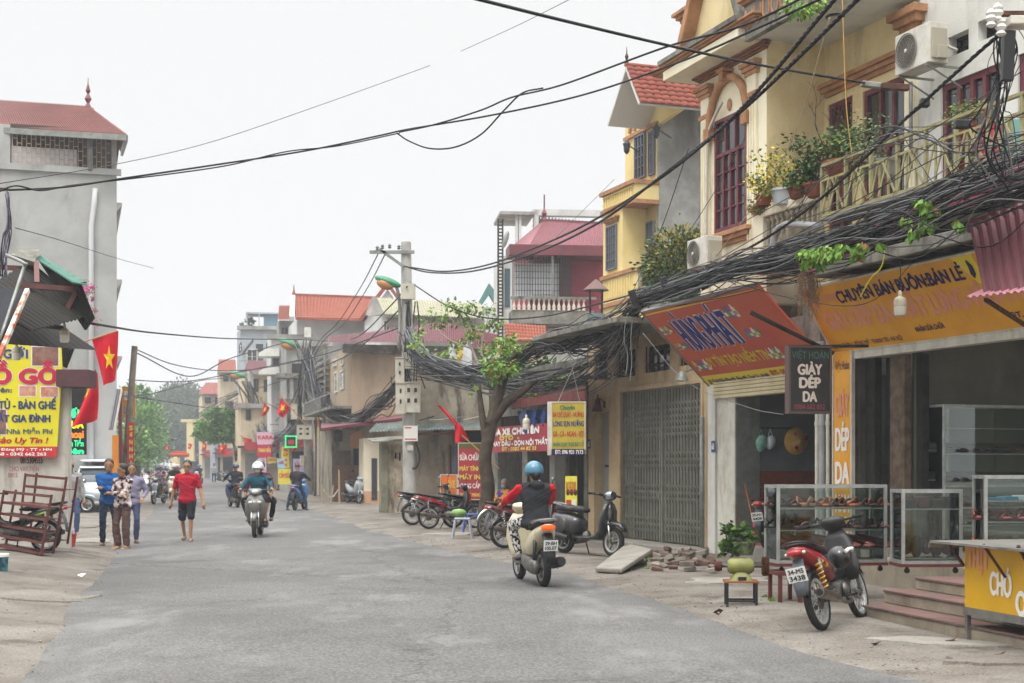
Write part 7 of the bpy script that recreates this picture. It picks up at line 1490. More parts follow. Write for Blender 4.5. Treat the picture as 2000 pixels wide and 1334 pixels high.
scooter('black retro scooter parked side-on in front of the beige gated house',place(gz(fw)-gz(dd_)*1.26,gz(fw),lean_=rad(-6),z0=.05),mblk,mblk,vespa=True,stand=True,mirrors=False,group='motorbikes parked along the pavement')
a=G(985,1072,.03);underbone('dark motorbike with maroon tail parked behind the red-sleeved rider',place(gz(a),gz(a)+V((1.1,.5,0)),lean_=rad(-6),z0=.04),paint('maroon','#5e1c27'),blkp,None,spokes=6,fb=blkp)
a=G(838,1034,.03);underbone('red motorbike parked second from the left before the grey shed',place(gz(a),gz(a)+V((1.12,.45,0)),lean_=rad(-7),z0=.04),reds,blkp,('29-K1','7204'),spokes=24)
a=G(800,1030,.03);a=V((a.x-.0,a.y+1.0,0));underbone('black motorbike leftmost in the parked row with white spoked wheel',place(gz(a),gz(a)+V((1.1,.5,0)),lean_=rad(-7),z0=.04),blkp,chr_,None,spokes=24)
a=G(872,1034,.03);a=V((a.x+.15,a.y+.5,0));underbone('black motorbike third in the row right beside the tree trunk',place(gz(a),gz(a)+V((1.12,.4,0)),lean_=rad(-7),z0=.04),blkp,mblk,None,spokes=24)
a=V((P(690,HY,57).x,57,0));scooter('silver and black scooter parked facing out in the yard',place(a+V((-.35,1.1,0)),a+V((.25,0,0)),lean_=rad(-7),z0=.05),paint('silver','#9ea3a8'),blkp,group='motorbikes parked along the pavement')
a=P(1478,HY,23.7);underbone('red motorbike inside the dim drinks shop seen behind the glass case',place(V((P(1500,HY,23.2).x,23.2,0)),V((P(1545,HY,23.6).x,24.0,0)),lean_=rad(-5),z0=.2),reds,blkp,('29-M1','4409'),spokes=20,mirrors=False,det=False)
def bicycle(label,M):
 t=thing('bicycle',label,'bicycle',M);r=.33
 for x_ in(0,1.05):wheel(t,x_,r,.035,28,.02,chr_)
 fender(t,0,r,.025,20,170,chr_,name='rear_fender')
 for p in([(0,.0,r),(.42,0,.28),(.30,0,.75),(0,0,r)],[(.42,0,.28),(.90,0,.62),(.86,0,.85),(.32,0,.68)],[(1.05,0,r),(.88,0,.80),(.85,0,.95)],[(.80,-.25,.98),(.86,0,.95),(.80,.25,.98)]):MB().tube([V(q)for q in p],.013,6).build('frame',gmet,t)
 MB().loft([(.18,.80,.09,.02),(.30,.80,.08,.03),(.42,.79,.03,.02)],10).build('saddle',seatm,t,smooth=True);MB().box(-.1,.22,-.07,.07,.66,.68).build('carrier',gmet,t)
a=G(962,1058,.03);bicycle('old bicycle with chrome fender standing between tree and dark motorbike',place(gz(a),gz(a)+V((1.0,.35,0)),z0=.04))
SC1=G(1062,1146);rid1=place(gz(SC1),gz(SC1)+V((-.30,1.2,0)),lean_=rad(-1.5))
scooter('cream scooter with plate 29-BH 105.07 ridden away by the red-sleeved rider',rid1,paint('cream','#c9c0a0'),blkp,plate_t=('29-BH','105.07'),stand=False,mirrors=False,tail=pm('tail_glow','#e8541a',emit=.6))
SC2=G(498,1051);rid2=place(gz(SC2)+V((-.1,1.26,0)),gz(SC2),lean_=rad(1))
scooter('grey-bronze scooter coming towards the camera ridden by the teal jacket',rid2,paint('bronze_grey','#5f5d5a','#66635f'),blkp,stand=False,group='scooters ridden along the street')
SC3=G(300,985);rid3=place(gz(SC3)+V((.1,1.26,0)),gz(SC3));scooter('black and silver scooter coming towards the camera on the left',rid3,blkp,paint('silver','#9ea3a8'),light=True,stand=False,group='scooters ridden along the street')
SC4=G(334,978);rid4=place(gz(SC4)+V((-.1,1.26,0)),gz(SC4));scooter('cream scooter following the black and silver one',rid4,paint('cream','#c9c0a0'),blkp,stand=False,group='scooters ridden along the street')
SC5=G(464,992);rid5=place(gz(SC5),gz(SC5)+V((-.5,1.15,0)));scooter('dark scooter riding away beyond the teal rider',rid5,blkp,blkp,stand=False,group='scooters ridden along the street')
SC6=G(576,997);rid6=place(gz(SC6),gz(SC6)+V((.12,1.2,0)));scooter('small blue electric moped stopped under the navy-jacket rider',rid6,paint('blue','#2f6aa8'),blkp,seatc=paint('blue','#2f6aa8'),stand=False,mirrors=False)
a=G(172,1004);scooter('pale blue scooter parked sideways in front of the white car',place(gz(a)+V((-.05,0,0))-V((1.25,-.1,0)),gz(a),lean_=rad(-6),z0=.05),paint('pale_blue','#a3b5b8'),paint('pale_blue','#a3b5b8'),seatc=pm('tan_seat','#9c8f7c',rough=.6),vespa=True,group='motorbikes parked along the pavement')
cf=Fr(V((P(186,HY,47).x,47,0)),13);car=thing('parked_car','white hatchback parked nose-out beside the furniture shop','car',cf)
cw_=paint('car_white','#c9ced1');dgl=pm('car_glass','#3c464b',rough=.05,coat=.6)
CM=Matrix.Rotation(rad(90),4,'Z')
def cbuild(mb,n,m_,**k):
 o=mb.build(n,m_,car,smooth=True,**k);o.matrix_local=CM@Matrix.Translation(V((-.2,0,0)));return o
body_=cbuild(MB().loft([(-.02,.48,.70,.20),(.08,.55,.84,.30),(.5,.62,.87,.36),(1.1,.66,.88,.40),(3.2,.68,.88,.42),(3.9,.65,.84,.38),(4.05,.6,.74,.3)],22,4),'body',cw_)
cbuild(MB().loft([(.85,.98,.72,.05),(1.5,1.2,.68,.22),(1.9,1.27,.66,.26),(3.3,1.27,.66,.25),(3.8,1.1,.62,.1)],20,4),'cabin',dgl);cbuild(MB().loft([(1.45,1.50,.58,.02),(1.7,1.545,.62,.035),(3.3,1.53,.61,.04),(3.6,1.46,.55,.02)],16,3),'roof',cw_)
cbuild(MB().slab((.10,-.5,.40),(.10,.5,.40),(.04,.45,.66),(.04,-.45,.66),.06),'grille',blk)
for s in(-1,1):
 cbuild(MB().ell((.14,s*.66,.74),(.10,.16,.07),14,8),'headlight',pm('lens_clear','#c9ced0'));cbuild(MB().lathe([(.19,-.1),(.30,-.1),(.31,0),(.30,.1),(.19,.1)],(.75,s*.78,.31),20,Matrix.Rotation(rad(90),3,'X')),'wheel',rub);cbuild(MB().ell((1.15,s*.97,1.02),(.06,.1,.07)),'wing_mirror',cw_)
 cbuild(MB().tube([(.95,s*.68,1.0),(1.55,s*.58,1.48)],.035,6),'pillar',cw_)
cbuild(MB().slab((.0,-.25,.3),(.0,.25,.3),(-.0,.25,.4),(0,-.25,.4),.03),'plate',plt)
bx_=MB().loft([(1.5,1.72,.5,.02),(1.7,1.76,.6,.03),(3.0,1.76,.6,.04),(3.2,1.72,.5,.02)],14,3);o=cbuild(bx_,'roof_rack',cw_)
def farbike(px,py,c_,lb,yaw,k=1.0):
 a=G(px,py);M=Matrix.Translation(gz(a,.02))@Matrix.Rotation(rad(yaw),4,'Z');t=thing('parked_motorbike',lb,'motorbike',M,'distant motorbikes')
 for x_ in(0,1.22):MB().lathe([(.2,-.04),(.28,-.03),(.29,0),(.28,.03),(.2,.04),(.2,-.04)],(x_,0,.28),14,Matrix.Rotation(rad(90),3,'X')).build('wheel',rub,t,smooth=True)
 MB().loft([(-.3,.78,.08,.04),(0,.70,.13,.12),(.3,.58,.12,.14),(.6,.42,.12,.12),(.9,.5,.17,.06),(1.02,.8,.16,.07),(1.0,1.0,.12,.05)],10).build('body',c_,t,smooth=True)
 MB().loft([(-.25,.84,.11,.03),(.4,.77,.1,.04)],8).build('seat',seatm,t,smooth=True);MB().tube([(.92,-.34,1.04),(1.0,0,1.0),(.92,.34,1.04)],.02,5).build('handlebar',blk,t)
rn=random.Random(9);cc_=[blkp,paint('silver','#9ea3a8'),reds,paint('white','#c5c7c8'),paint('blue','#2f6aa8')]
cn=['black','silver','red','white','blue']
for i,(px,py,yw,ci,wh_)in enumerate([(436,941,20,1,'under the flat-topped tree'),(425,938,30,0,'behind the silver one under the tree'),(447,940,150,0,'at the foot of the far tree trunk'),(272,962,80,3,'by the red banner foot'),(266,955,70,3,'behind the first white one by the banner'),(280,948,85,2,'far left near the kerb'),(405,928,60,0,'before the grey far house'),(395,924,70,1,'far off at the right kerb'),(380,922,75,2,'at the far bend'),(360,920,80,0,'near the end of the street'),(290,930,85,0,'against the far left trees'),(296,925,85,1,'among far left bikes')]):
 farbike(px,py,cc_[ci],'distant %s motorbike %s'%(cn[ci],wh_),yw)
skin=pm('skin','#a8805f','#987254',sc_=9,rough=.6);skl=pm('lips','#8f5548',rough=.6);hair=pm('black_hair','#17130f',rough=.5);eyew=pm('eye','#201a16',rough=.2)
def ik(a,b,l1,l2,bend):
 a,b=V(a),V(b);d=b-a;L_=min(d.length,(l1+l2)*.995);n=d.normalized();b=a+n*L_
 x=(l1*l1-l2*l2+L_*L_)/(2*L_);h=math.sqrt(max(0,l1*l1-x*x));bd=V(bend);bd=(bd-n*bd.dot(n)).normalized()
 return a+n*x+bd*h,b
def folds(me,a=.013):
 if len(me.vertices)>26000:return me
 for v in me.vertices:p=v.co;v.co=p+v.normal*a*(noise.noise(V((p.x*7,p.y*7,p.z*13)))+.4*math.sin(p.z*70+p.y*40+p.x*33+4*math.sin(p.z*17+p.y*9)))
 return me
def person(label,M,h=1.66,pel=None,up=(0,0,1),hands=None,feet=None,elb=((-.6,.5,-.4),(-.6,-.5,-.4)),knee=((1,.1,0),(1,-.1,0)),shirt=None,sleeve=1.0,pants=None,leg=1.0,shoe=None,hr='short',helmet=None,mask=None,glasses=False,look=0,nod=0,sleeve_m=None,hood=False,cap=None,fem=False,wide=1.1,group=None,open_=None,vox=.013,det=True,tuck=False):
 k=h/1.7;t=thing('person',label,'person',M,group);pel=V(pel)if pel else V((0,0,.93*k));up=V(up).normalized()
 yv=V((0,1,0));fw=yv.cross(up).normalized();T=Matrix(((fw.x,yv.x,up.x,pel.x),(fw.y,yv.y,up.y,pel.y),(fw.z,yv.z,up.z,pel.z),(0,0,0,1)))
 TL=lambda x,y,z:T@V((x*k,y*k,z*k));sw=(.165 if fem else .185)*wide
 sh=[TL(0,sw,.445),TL(0,-sw,.445)];hp=[TL(0,.09,0),TL(0,-.09,0)];R3=T.to_3x3()
 feet=feet or((0,.12,.09),(0,-.12,.09));hands=hands or((.05,.27,.78*k),(.05,-.27,.78*k))
 kn,an,el,wr=[],[],[],[]
 for i in(0,1):
  a,b=ik(hp[i],feet[i],.44*k,.42*k,knee[i]);kn.append(a);an.append(b)
  a,b=ik(sh[i],hands[i],.29*k,.27*k,elb[i]);el.append(a);wr.append(b)
 nb=TL(0,0,.50);hc=TL(.02,0,.66)+V((0,0,0));HR=Matrix.Rotation(look,3,'Z')@Matrix.Rotation(nod,3,'Y')
 hd=lambda x,y,z:hc+HR@V((x*k*1.08,y*k*1.1,z*k*1.08))
 B=MB()
 def torso(g,z0=0):
  B2=MB();S=(1+g)*k;B2.T=T
  B2.loft([(0,-.10*k,.14*S*wide,.105*S),(0,-.02*k,.158*S*wide,.118*S),(.004,.10*k,.142*S*wide,.110*S),(.008,.20*k,.140*S*wide,.108*S),(.006,.32*k,.160*S*wide,.118*S),(0,.41*k,sw*.98*S,.108*S),(-.005,.465*k,sw*.86*S,.085*S),(-.005,.50*k,.095*S,.062*S),(0,.52*k,.06*S,.05*S)],18,2.3);B2.T=None
  for s in(1,-1):B2.cap(TL(0,s*.05,.495),TL(0,s*sw*.93,.452),.045*k*(1+g),.058*k*(1+g),10)
  if fem:B2.ell(TL(.07,0,.30),(.07*k,.125*k,.07*k),12,8,R3)
  return B2
 tb_=torso(-.10);B.add(tb_.v,tb_.f);B.cap(nb,hd(-.02,0,-.06),.052*k,.05*k)
 B.ell(hd(0,0,.03),(.105*k,.088*k,.117*k),16,12,HR);B.ell(hd(.03,0,-.055),(.064*k,.060*k,.066*k),12,9,HR);B.ell(hd(.094,0,-.012),(.018*k,.013*k,.022*k),8,6,HR)
 for s in(1,-1):B.ell(hd(-.005,s*.076*k/k,0),(.018*k,.010*k,.028*k),8,6,HR)
 for i in(0,1):
  s=1-2*i;B.cap(sh[i],el[i],.050*k,.041*k);B.cap(el[i],wr[i],.041*k,.029*k);B.cap(hp[i],kn[i],.082*k,.052*k,10);B.cap(kn[i],an[i],.050*k,.033*k,10)
  f_=an[i];B.cap(f_+V((-.03,0,-.04*k)),f_+V((.13*k,s*.02,-.055*k)),.032*k,.028*k)
  d=(wr[i]-el[i]).normalized();sd=d.cross(V((0,0,1))if abs(d.z)<.8 else V((1,0,0))).normalized();nn=d.cross(sd).normalized()
  B.cap(wr[i]+d*.02,wr[i]+d*.075*k,.03*k,.034*k)
  if det:
   for j,(o_,l_)in enumerate(((-.027,.062),(-.009,.074),(.009,.07),(.027,.056))):
    p0=wr[i]+d*.085*k+sd*o_*k;p1=p0+d*l_*.5*k+nn*.012*k;B.cap(p0,p1,.0095*k,.009*k,6);B.cap(p1,p1+d*l_*.4*k+nn*.03*k,.009*k,.008*k,6)
   p0=wr[i]+d*.035*k-sd*.03*k*(1);B.cap(p0,p0+d*.045*k-sd*.028*k+nn*.02*k,.012*k,.010*k,6)
 objmesh(remesh(B,vox*.8 if det else .02,2),'body',skin,t)
 if det:
  for s in(1,-1):MB().ell(hd(.082,s*.031,.012),(.010*k,.014*k,.007*k),8,6,HR).build('eye',eyew,t,smooth=True);MB().ell(hd(.088,s*.032,.034),(.010*k,.02*k,.004*k),8,6,HR).build('eyebrow',hair,t,smooth=True)
  MB().ell(hd(.086,0,-.055),(.010*k,.022*k,.006*k),8,6,HR).build('mouth',skl,t,smooth=True)
 if shirt:
  S=torso(.10);S.cap(nb-V((0,0,.02)),nb+V((.0,0,.01)),.066*k,.060*k)
  (S.ell(TL(0,0,-.03),(.150*k,.188*k*wide,.12*k),16,10,R3)if not tuck else None)
  SL=MB()if sleeve_m else S
  for i in(0,1):
   if sleeve>.5:SL.cap(sh[i],el[i],.070*k,.060*k,10);SL.cap(el[i],wr[i]-(wr[i]-el[i])*.08,.060*k,.042*k,10)
   else:SL.cap(sh[i],sh[i].lerp(el[i],.72),.066*k,.062*k,10)
  if hood:S.ell(TL(-.09,0,.50),(.07*k,.12*k,.06*k),12,8,R3)
  objmesh(folds(remesh(S,vox*1.3,2)),'shirt',shirt,t)
  if sleeve_m:objmesh(folds(remesh(SL,vox*1.3,2)),'sleeves',sleeve_m,t)
  if not hood:MB().lathe([(.062*k,0),(.070*k,.015),(.064*k,.035)],nb+V((.0,0,-.005)),14,None,False).build('collar',shirt,t,smooth=True)
  if open_:MB().tube([TL(.135,0,.40),TL(.15,0,.25),TL(.14,0,0)],.006,5).build('zip',open_,t)
 if pants:
  S=MB();S.ell(TL(0,0,.0),(.128*k,.168*k,.12*k),14,9,R3)
  for i in(0,1):
   if leg>.6:S.cap(hp[i],kn[i],.102*k,.070*k,10);S.cap(kn[i],kn[i].lerp(an[i],.97*leg),.070*k,.056*k*(1.35 if fem else 1),10)
   else:S.cap(hp[i],hp[i].lerp(kn[i],leg*1.85),.105*k,.088*k,10)
  objmesh(folds(remesh(S,vox*1.3,2)),'trousers',pants,t)
  MB().lathe([(.13*k,0),(.132*k,.03)],TL(0,0,.06),16,Matrix.Diagonal(V((1,1.3,1)))).build('belt',blk,t,smooth=True)if leg>.9 and not hood and not fem else None
 for i in(0,1):
  f_=an[i];s=1-2*i;MB().loft([(-.10,-.05,.03,.02),(-.06,-.045,.042,.035),(.05,-.06,.048,.03),(.13,-.07,.046,.02),(.18,-.078,.025,.010)],10,2.4).build('shoe',shoe or blk,t,smooth=True).location=f_+V((0,0,-.005))
 if helmet:
  H_=MB();pr=[(.138*k*math.cos(rad(a)),.138*k*math.sin(rad(a))*1.05)for a in range(-14,90,12)]+[(.002,.145*k)];H_.lathe(pr,hd(-.005,0,.03),18,HR);o=H_.build('helmet',helmet,t,smooth=True)
  MB().loft([(.09,.045,.09,.006),(.14,.035,.085,.006),(.165,.028,.05,.004)],12,2.4).build('visor',helmet,o,smooth=True).location=hc
  MB().tube([hd(.0,.085,.02),hd(.03,.06,-.09),hd(.04,0,-.11),hd(.03,-.06,-.09),hd(0,-.085,.02)],.006,5).build('strap',blk,o)
 if hr and not cap:
  Hh=MB();Hh.ell(hd(-.016,0,.062),(.108*k,.096*k,.100*k),14,9,HR);Hh.ell(hd(-.04,0,.02),(.082*k,.096*k,.092*k),14,9,HR)
  if hr=='long':Hh.ell(hd(-.07,0,-.01),(.05*k,.07*k,.09*k),12,8,HR);Hh.ell(hd(-.115,0,-.02),(.04*k,.04*k,.045*k),10,7,HR)
  if hr=='grey':pass
  Hh.build('hair',pm('grey_hair','#7b7873',rough=.7)if hr=='grey' else hair,t,smooth=True)if not helmet or hr=='long' else None
 if cap:Hc=MB();Hc.ell(hd(-.01,0,.06),(.108*k,.09*k,.075*k),14,8,HR);Hc.ell(hd(.09,0,.04),(.06*k,.07*k,.010*k),12,6,HR);Hc.build('cap',cap,t,smooth=True)
 if mask:MB().ell(hd(.055,0,-.035),(.052*k,.062*k,.055*k),14,9,HR).build('face_mask',mask,t,smooth=True)
 if glasses:
  g=MB()
  for s in(1,-1):c_=hd(.098,s*.032,.012);g.tube([c_+HR@V((0,.024*math.cos(rad(a)),.017*math.sin(rad(a))))for a in range(0,361,40)],.0035,4,cap=False);g.tube([hd(.098,s*.055,.015),hd(.0,s*.078,.015)],.003,4)
  g.tube([hd(.1,.01,.015),hd(.1,-.01,.015)],.003,4);g.build('glasses',blk,t)
 return t
def at_(px,py,yaw,z=0):a=G(px,py,z);return Matrix.Translation(V((a.x,a.y,z)))@Matrix.Rotation(rad(yaw),4,'Z')
def cl(n,a,b=None,**k):return pm('cloth_'+n,a,b or a,sc_=7,rough=.9,bump=.25,bs=14,**k)
sandal=pm('sandal_grey','#57504c',rough=.7)
person('man in red polo shirt and black shorts walking towards the camera',at_(366,1058,-88),1.66,hands=((.10,.34,.80),(-.05,-.36,.78)),feet=((.12,.09,.085),(-.20,-.10,.12)),elb=((-1,.3,0),(-1,-.3,0)),shirt=cl('red','#a8152e','#98122a'),sleeve=.4,pants=cl('shorts','#1d1f26'),leg=.5,shoe=sandal,glasses=True,vox=.012)
person('man in blue shirt with folded arms standing on the left kerb',at_(213,1066,-80),1.68,hands=((.20,-.10,1.14),(.22,.12,1.10)),elb=((.1,.6,-1),(.1,-.6,-1)),feet=((0,.14,.09),(.02,-.12,.09)),shirt=cl('blue','#1c5c9e','#18528f'),pants=cl('navy','#1f3347'),shoe=pm('brown_shoe','#4a2f28',rough=.5),vox=.012,tuck=True)
person('woman in dark floral blouse and brown trousers with crossed arms',at_(240,1071,-110),1.58,hands=((.19,-.12,1.06),(.20,.12,1.02)),elb=((.1,.6,-1),(.1,-.6,-1)),feet=((0,.09,.08),(.04,-.08,.08)),shirt=pm('floral_blouse','#3a2029','#cdbfb9',sc_=11,rough=.8,soft=.09),pants=cl('brown','#5d4740'),shoe=pm('tan_sandal','#a98b6f',rough=.7),hr='long',fem=True,look=-.5,vox=.012)
person('person in lilac-grey jacket standing partly behind the floral woman',at_(257,1061,-70),1.60,feet=((0,.09,.09),(0,-.09,.09)),hands=((.12,.2,.92),(.12,-.2,.92)),shirt=cl('lilac','#8a869c','#7f7b91'),pants=cl('bluegrey','#4a5270'),hr='short',vox=.015)
person('man in grey cap and glasses leaning out behind the furniture wall',at_(139,1045,-60),1.68,up=(.12,-.06,1),shirt=cl('grey','#9a9a9a'),pants=cl('jeans','#46557a'),cap=cl('capgrey','#77777a'),glasses=True,vox=.015)
def rider(M,label,pel=(.30,0,.86),up=(.05,0,1),hx=.92,hy=.36,hz_=1.06,feet=((.66,.16,.41),(.66,-.16,.41)),**k):
 return person(label,M,k.pop('h',1.64),pel=pel,up=up,hands=((hx-.10,hy-.02,hz_+.01),(hx-.10,-hy+.02,hz_+.01)),feet=feet,elb=((-.2,.8,-.7),(-.2,-.8,-.7)),knee=((.6,.35,.8),(.6,-.35,.8)),**k)
helb=paint('helmet_blue','#3f7d96','#376f86')
rider(rid1,'rider in black and red hooded jacket with blue helmet seen from behind',shirt=cl('charcoal','#26272b','#2d2e32'),sleeve_m=cl('bright_red','#c4162a','#b51426'),pants=pm('patterned_trousers','#15151a','#c9c5c2',sc_=26,rough=.9,soft=.05),shoe=sandal,helmet=helb,hr='long',hood=True,wide=1.22,h=1.62,vox=.012)
rider(rid2,'rider in teal jacket with white helmet and face mask',shirt=cl('teal','#1d4a5a','#1a4351'),pants=cl('shorts','#1d1f26'),leg=.5,shoe=pm('navy_clog','#20263a',rough=.6),helmet=paint('white','#c5c7c8'),mask=pm('mask_grey','#b9bcbf',rough=.8),hood=True,open_=blk,wide=1.08,h=1.68,vox=.012)
rider(rid2,'passenger with dark helmet hidden behind the teal-jacket rider',pel=(-.02,0,.92),hx=.45,hy=.3,hz_=.95,feet=((.12,.26,.42),(.12,-.26,.42)),shirt=cl('dark_red','#5c1f2c'),pants=cl('black','#1b1b1e'),helmet=pm('helmet_grey','#33363a',rough=.2,coat=.6),vox=.018)
rider(rid3,'rider in striped short-sleeved shirt with grey helmet',shirt=pm('striped_shirt','#c9c3c8','#8a4f63',sc_=9,rough=.9,soft=.1),sleeve=.4,pants=cl('shorts_grey','#6a5f60'),leg=.5,helmet=paint('silver','#9ea3a8'),vox=.02)
rider(rid4,'rider in black shirt with white helmet on the cream scooter',shirt=cl('black','#1b1b1e'),sleeve=.4,pants=cl('black','#1b1b1e'),helmet=paint('white','#c5c7c8'),vox=.02)
rider(rid5,'rider in dark jacket and blue helmet riding away',shirt=cl('dark_navy','#24232c'),pants=cl('jeans','#46557a'),helmet=pm('helmet_navy','#26304c',rough=.2,coat=.6),vox=.018)
rider(rid6,'rider in navy jacket with feet on the ground on the blue moped',feet=((.25,.34,.09),(.25,-.34,.09)),shirt=cl('dark_navy','#24232c'),pants=cl('navy','#1f3347'),cap=blk,shoe=pm('brown_shoe','#4a2f28'),vox=.018,wide=1.15)
M_=Matrix.Translation(V((P(986,HY,33.5).x,33.5,0)))@Matrix.Rotation(rad(-120),4,'Z')
person('elderly seated person in blue jacket with mask and grey hair by the tree',M_,1.5,pel=(0,0,.55),hands=((.32,.02,.82),(.30,-.05,.80)),feet=((.38,.15,.09),(.38,-.15,.09)),shirt=pm('blue_orange_jacket','#23356f','#c98a3a',sc_=4,rough=.9,soft=.08),pants=cl('navy','#1f3347'),hr='grey',mask=pm('mask_blue','#5f9fc0',rough=.8),vox=.015)
for px,py,yw,sh_,lb in((767,938,0,0,''),):
 person('person in grey striped top standing far off by the yellow pillars',at_(407,940,-90)if 0 else Matrix.Translation(V((P(418,HY,128).x,128,0)))@Matrix.Rotation(rad(-90),4,'Z'),1.7,shirt=cl('grey','#9a9a9a'),pants=cl('navy','#1f3347'),vox=.03,det=False)
for i,(px,d,c_,hc_)in enumerate([(322,118,cl('teal','#1d4a5a'),'white helmet'),(350,135,cl('dark_red','#5c1f2c'),'white helmet and red top'),(372,150,cl('blue','#1c5c9e'),'white helmet and blue top'),(392,112,cl('dark_navy','#24232c'),'blue helmet near the truck'),(306,140,cl('black','#1b1b1e'),'helmet on the far left')]):
 M_=Matrix.Translation(V((P(px,HY,d).x,d,0)))@Matrix.Rotation(rad(-95 if i%2 else 92),4,'Z');scooter('tiny distant scooter in the street end traffic, '+['nearest','second','fourth','by the truck','leftmost'][i],M_,cc_[i%5],blkp,stand=False,mirrors=False,group='distant scooters')
 rider(M_,'tiny distant rider with '+hc_,shirt=c_,pants=cl('black','#1b1b1e'),helmet=paint('white','#c5c7c8')if i<3 else helb,vox=.035,det=False,group='distant riders')
gfr=pm('case_frame','#aeb0ac','#989a96',sc_=8,rough=.35,metal=.6);brs=pm('red_brown_base','#5a2f2a',rough=.6)
lea=[pm('leather_tan','#8a4f2c','#70401f',sc_=20,rough=.45),pm('leather_brown','#4a2c24','#382019',sc_=20,rough=.4),pm('leather_red','#6e3832',rough=.4),pm('leather_black','#191719',rough=.4)]
def shoe_mesh(m_,closed):
 mb=MB().loft([(-.13,.02,.03,.014),(-.08,.02,.036,.016),(0,.018,.032,.014),(.08,.02,.044,.014),(.13,.022,.03,.010)],8,2.3)
 if closed:mb.loft([(-.12,.06,.028,.04),(-.04,.055,.034,.035),(.05,.045,.040,.022),(.12,.03,.026,.008)],8,2.2)
 else:
  for x_,h_ in((.05,.05),(.085,.04),(-.02,.055)):mb.tube([(x_,-.042,.02),(x_+.005,-.03,h_),(x_+.01,0,h_+.012),(x_+.005,.03,h_),(x_,.042,.02)],.010,5)
  mb.tube([(-.1,-.036,.03),(-.13,0,.07),(-.1,.036,.03)],.010,5)
 return mb.mesh('shoe',m_,True)
shm=[[shoe_mesh(m_,c)for m_ in lea]for c in(0,1)]
def glass_case(label,fr,w_,dp,z0,z1,shelves,goods,wheels=True,where='',name='glass_case',base=True,seed=1,fill=1.0):
 t=thing(name,label,'display case',fr,'glass display cases');f=.018;rr=random.Random(seed)
 for x_ in(0,w_):
  for y_ in(0,dp):MB().box(x_-f,x_+f,y_-f,y_+f,z0,z1).build('post',gfr,t,bevel=.004)
 for z_ in(z0+f,z1-f):
  for y_ in(0,dp):MB().box(f,w_-f,y_-f,y_+f,z_-f,z_+f).build('rail',gfr,t)
  for x_ in(0,w_):MB().box(x_-f,x_+f,f,dp-f,z_-f,z_+f).build('rail',gfr,t)
 for(a,b)in(((f,0),(w_-f,0)),((f,dp),(w_-f,dp))):MB().box(a[0],b[0],a[1]-.002,a[1]+.002,z0+2*f,z1-2*f).build('pane',gls,t)
 for x_ in(0,w_):MB().box(x_-.002,x_+.002,f,dp-f,z0+2*f,z1-2*f).build('pane',gls,t)
 MB().box(f,w_-f,f,dp-f,z0+.01,z0+.025).build('floor',gfr,t)
 for i,z_ in enumerate(shelves):
  MB().box(f,w_-f,f,dp-f,z_-.005,z_).build('shelf',pm('shelf_glass','#9fb0aa',rough=.1),t);MB().box(f,w_-f,f-.004,f,z_-.012,z_+.004).build('shelf_edge',pm('shelf_edge','#a9b3ae',rough=.3),t)
  n=int(w_/.17);g=goods[i]
  for k in range(n):
   if g is None or rr.random()>fill:continue
   for row in(0,):
    M=Matrix.Translation(V((.11+k*(w_-.2)/max(1,n-1),.15,z_+.002)))@Matrix.Rotation(rad(-55+rr.uniform(-20,20)),4,'Z')@Matrix.Scale(1.4,4)@Matrix.Scale(1.2,4)
    s_=bpy.data.objects.new('shoe',shm[1 if g[1]else 0][g[0]if isinstance(g[0],int)else rr.choice(g[0])]);C.objects.link(s_);s_.matrix_world=fr.M@M
    tag(s_,'%s %s, %s shelf %s'%(orn[k],goods_l[g[2]],orn[i],where),'shoe','shoes, %s shelf %s'%(orn[i],where))
 if name=='glass_case' and where=='' and not goods[0]:
  for k in range(4):MB().box(.06+k*.15,.17+k*.15,.1,.3,shelves[0],shelves[0]+.10+.03*(k%2)).build('stock_box',[lea[3],lea[1],dgrey][k%3],t)
 if base:MB().box(-.03,w_+.03,-.02,dp+.02,z0-.035,z0).build('base',brs,t)
 if wheels:
  for x_ in(.05,w_-.05):MB().lathe([(.001,-.012),(.03,-.012),(.03,.012),(.001,.012)],(x_,.03,z0-.075),14,Matrix.Rotation(rad(90),3,'X')).box(x_-.015,x_+.015,.02,.04,z0-.07,z0-.03).build('caster',dgrey,t)
 return t
goods_l=['brown leather sandal','dark brown sandal','reddish slipper','black shoe','tan sandal']
orn='first second third fourth fifth sixth seventh eighth ninth tenth eleventh twelfth thirteenth fourteenth fifteenth sixteenth seventeenth eighteenth nineteenth twentieth twenty-first twenty-second twenty-third twenty-fourth twenty-fifth twenty-sixth twenty-seventh twenty-eighth twenty-ninth thirtieth'.split()
a=P(1520,HY,16.3);b=P(1729,HY,16.5);G1=Fr((a.x,a.y),math.degrees(math.atan2(b.y-a.y,b.x-a.x)));gw_=(b-a).length
zc0,zc1=.47,1.37
glass_case('wide aluminium glass case of leather sandals behind the parked red motorbike',G1,gw_,.42,zc0,zc1,[1.1,.85,.63],[((0,1,0),0,0),((1,1,3),0,1),((2,0,2),1,2)],seed=3,fill=.9,where='of the wide glass case')
bt_=thing('low_bench','small brown angle-iron bench propping the left end of the wide glass case','bench',G1)
for x_ in(-.02,.22):
 for y_ in(-.12,.22):MB().box(x_-.02,x_+.02,y_-.02,y_+.02,0,.37).build('leg',brs,bt_)
MB().box(-.05,.26,-.15,.26,.34,.385).build('seat',brs,bt_);MB().beam((.22,-.12,.33),(.55,.2,.1),.02).build('brace',brs,bt_)
a=P(1764,HY,15.5);G2=Fr((a.x,a.y),2)
glass_case('small narrow glass case of black bags standing in the shoe shop doorway',G2,(P(1878,HY,15.5)-a).length,.4,.52,1.33,[1.12,.58],[None,None],seed=4)
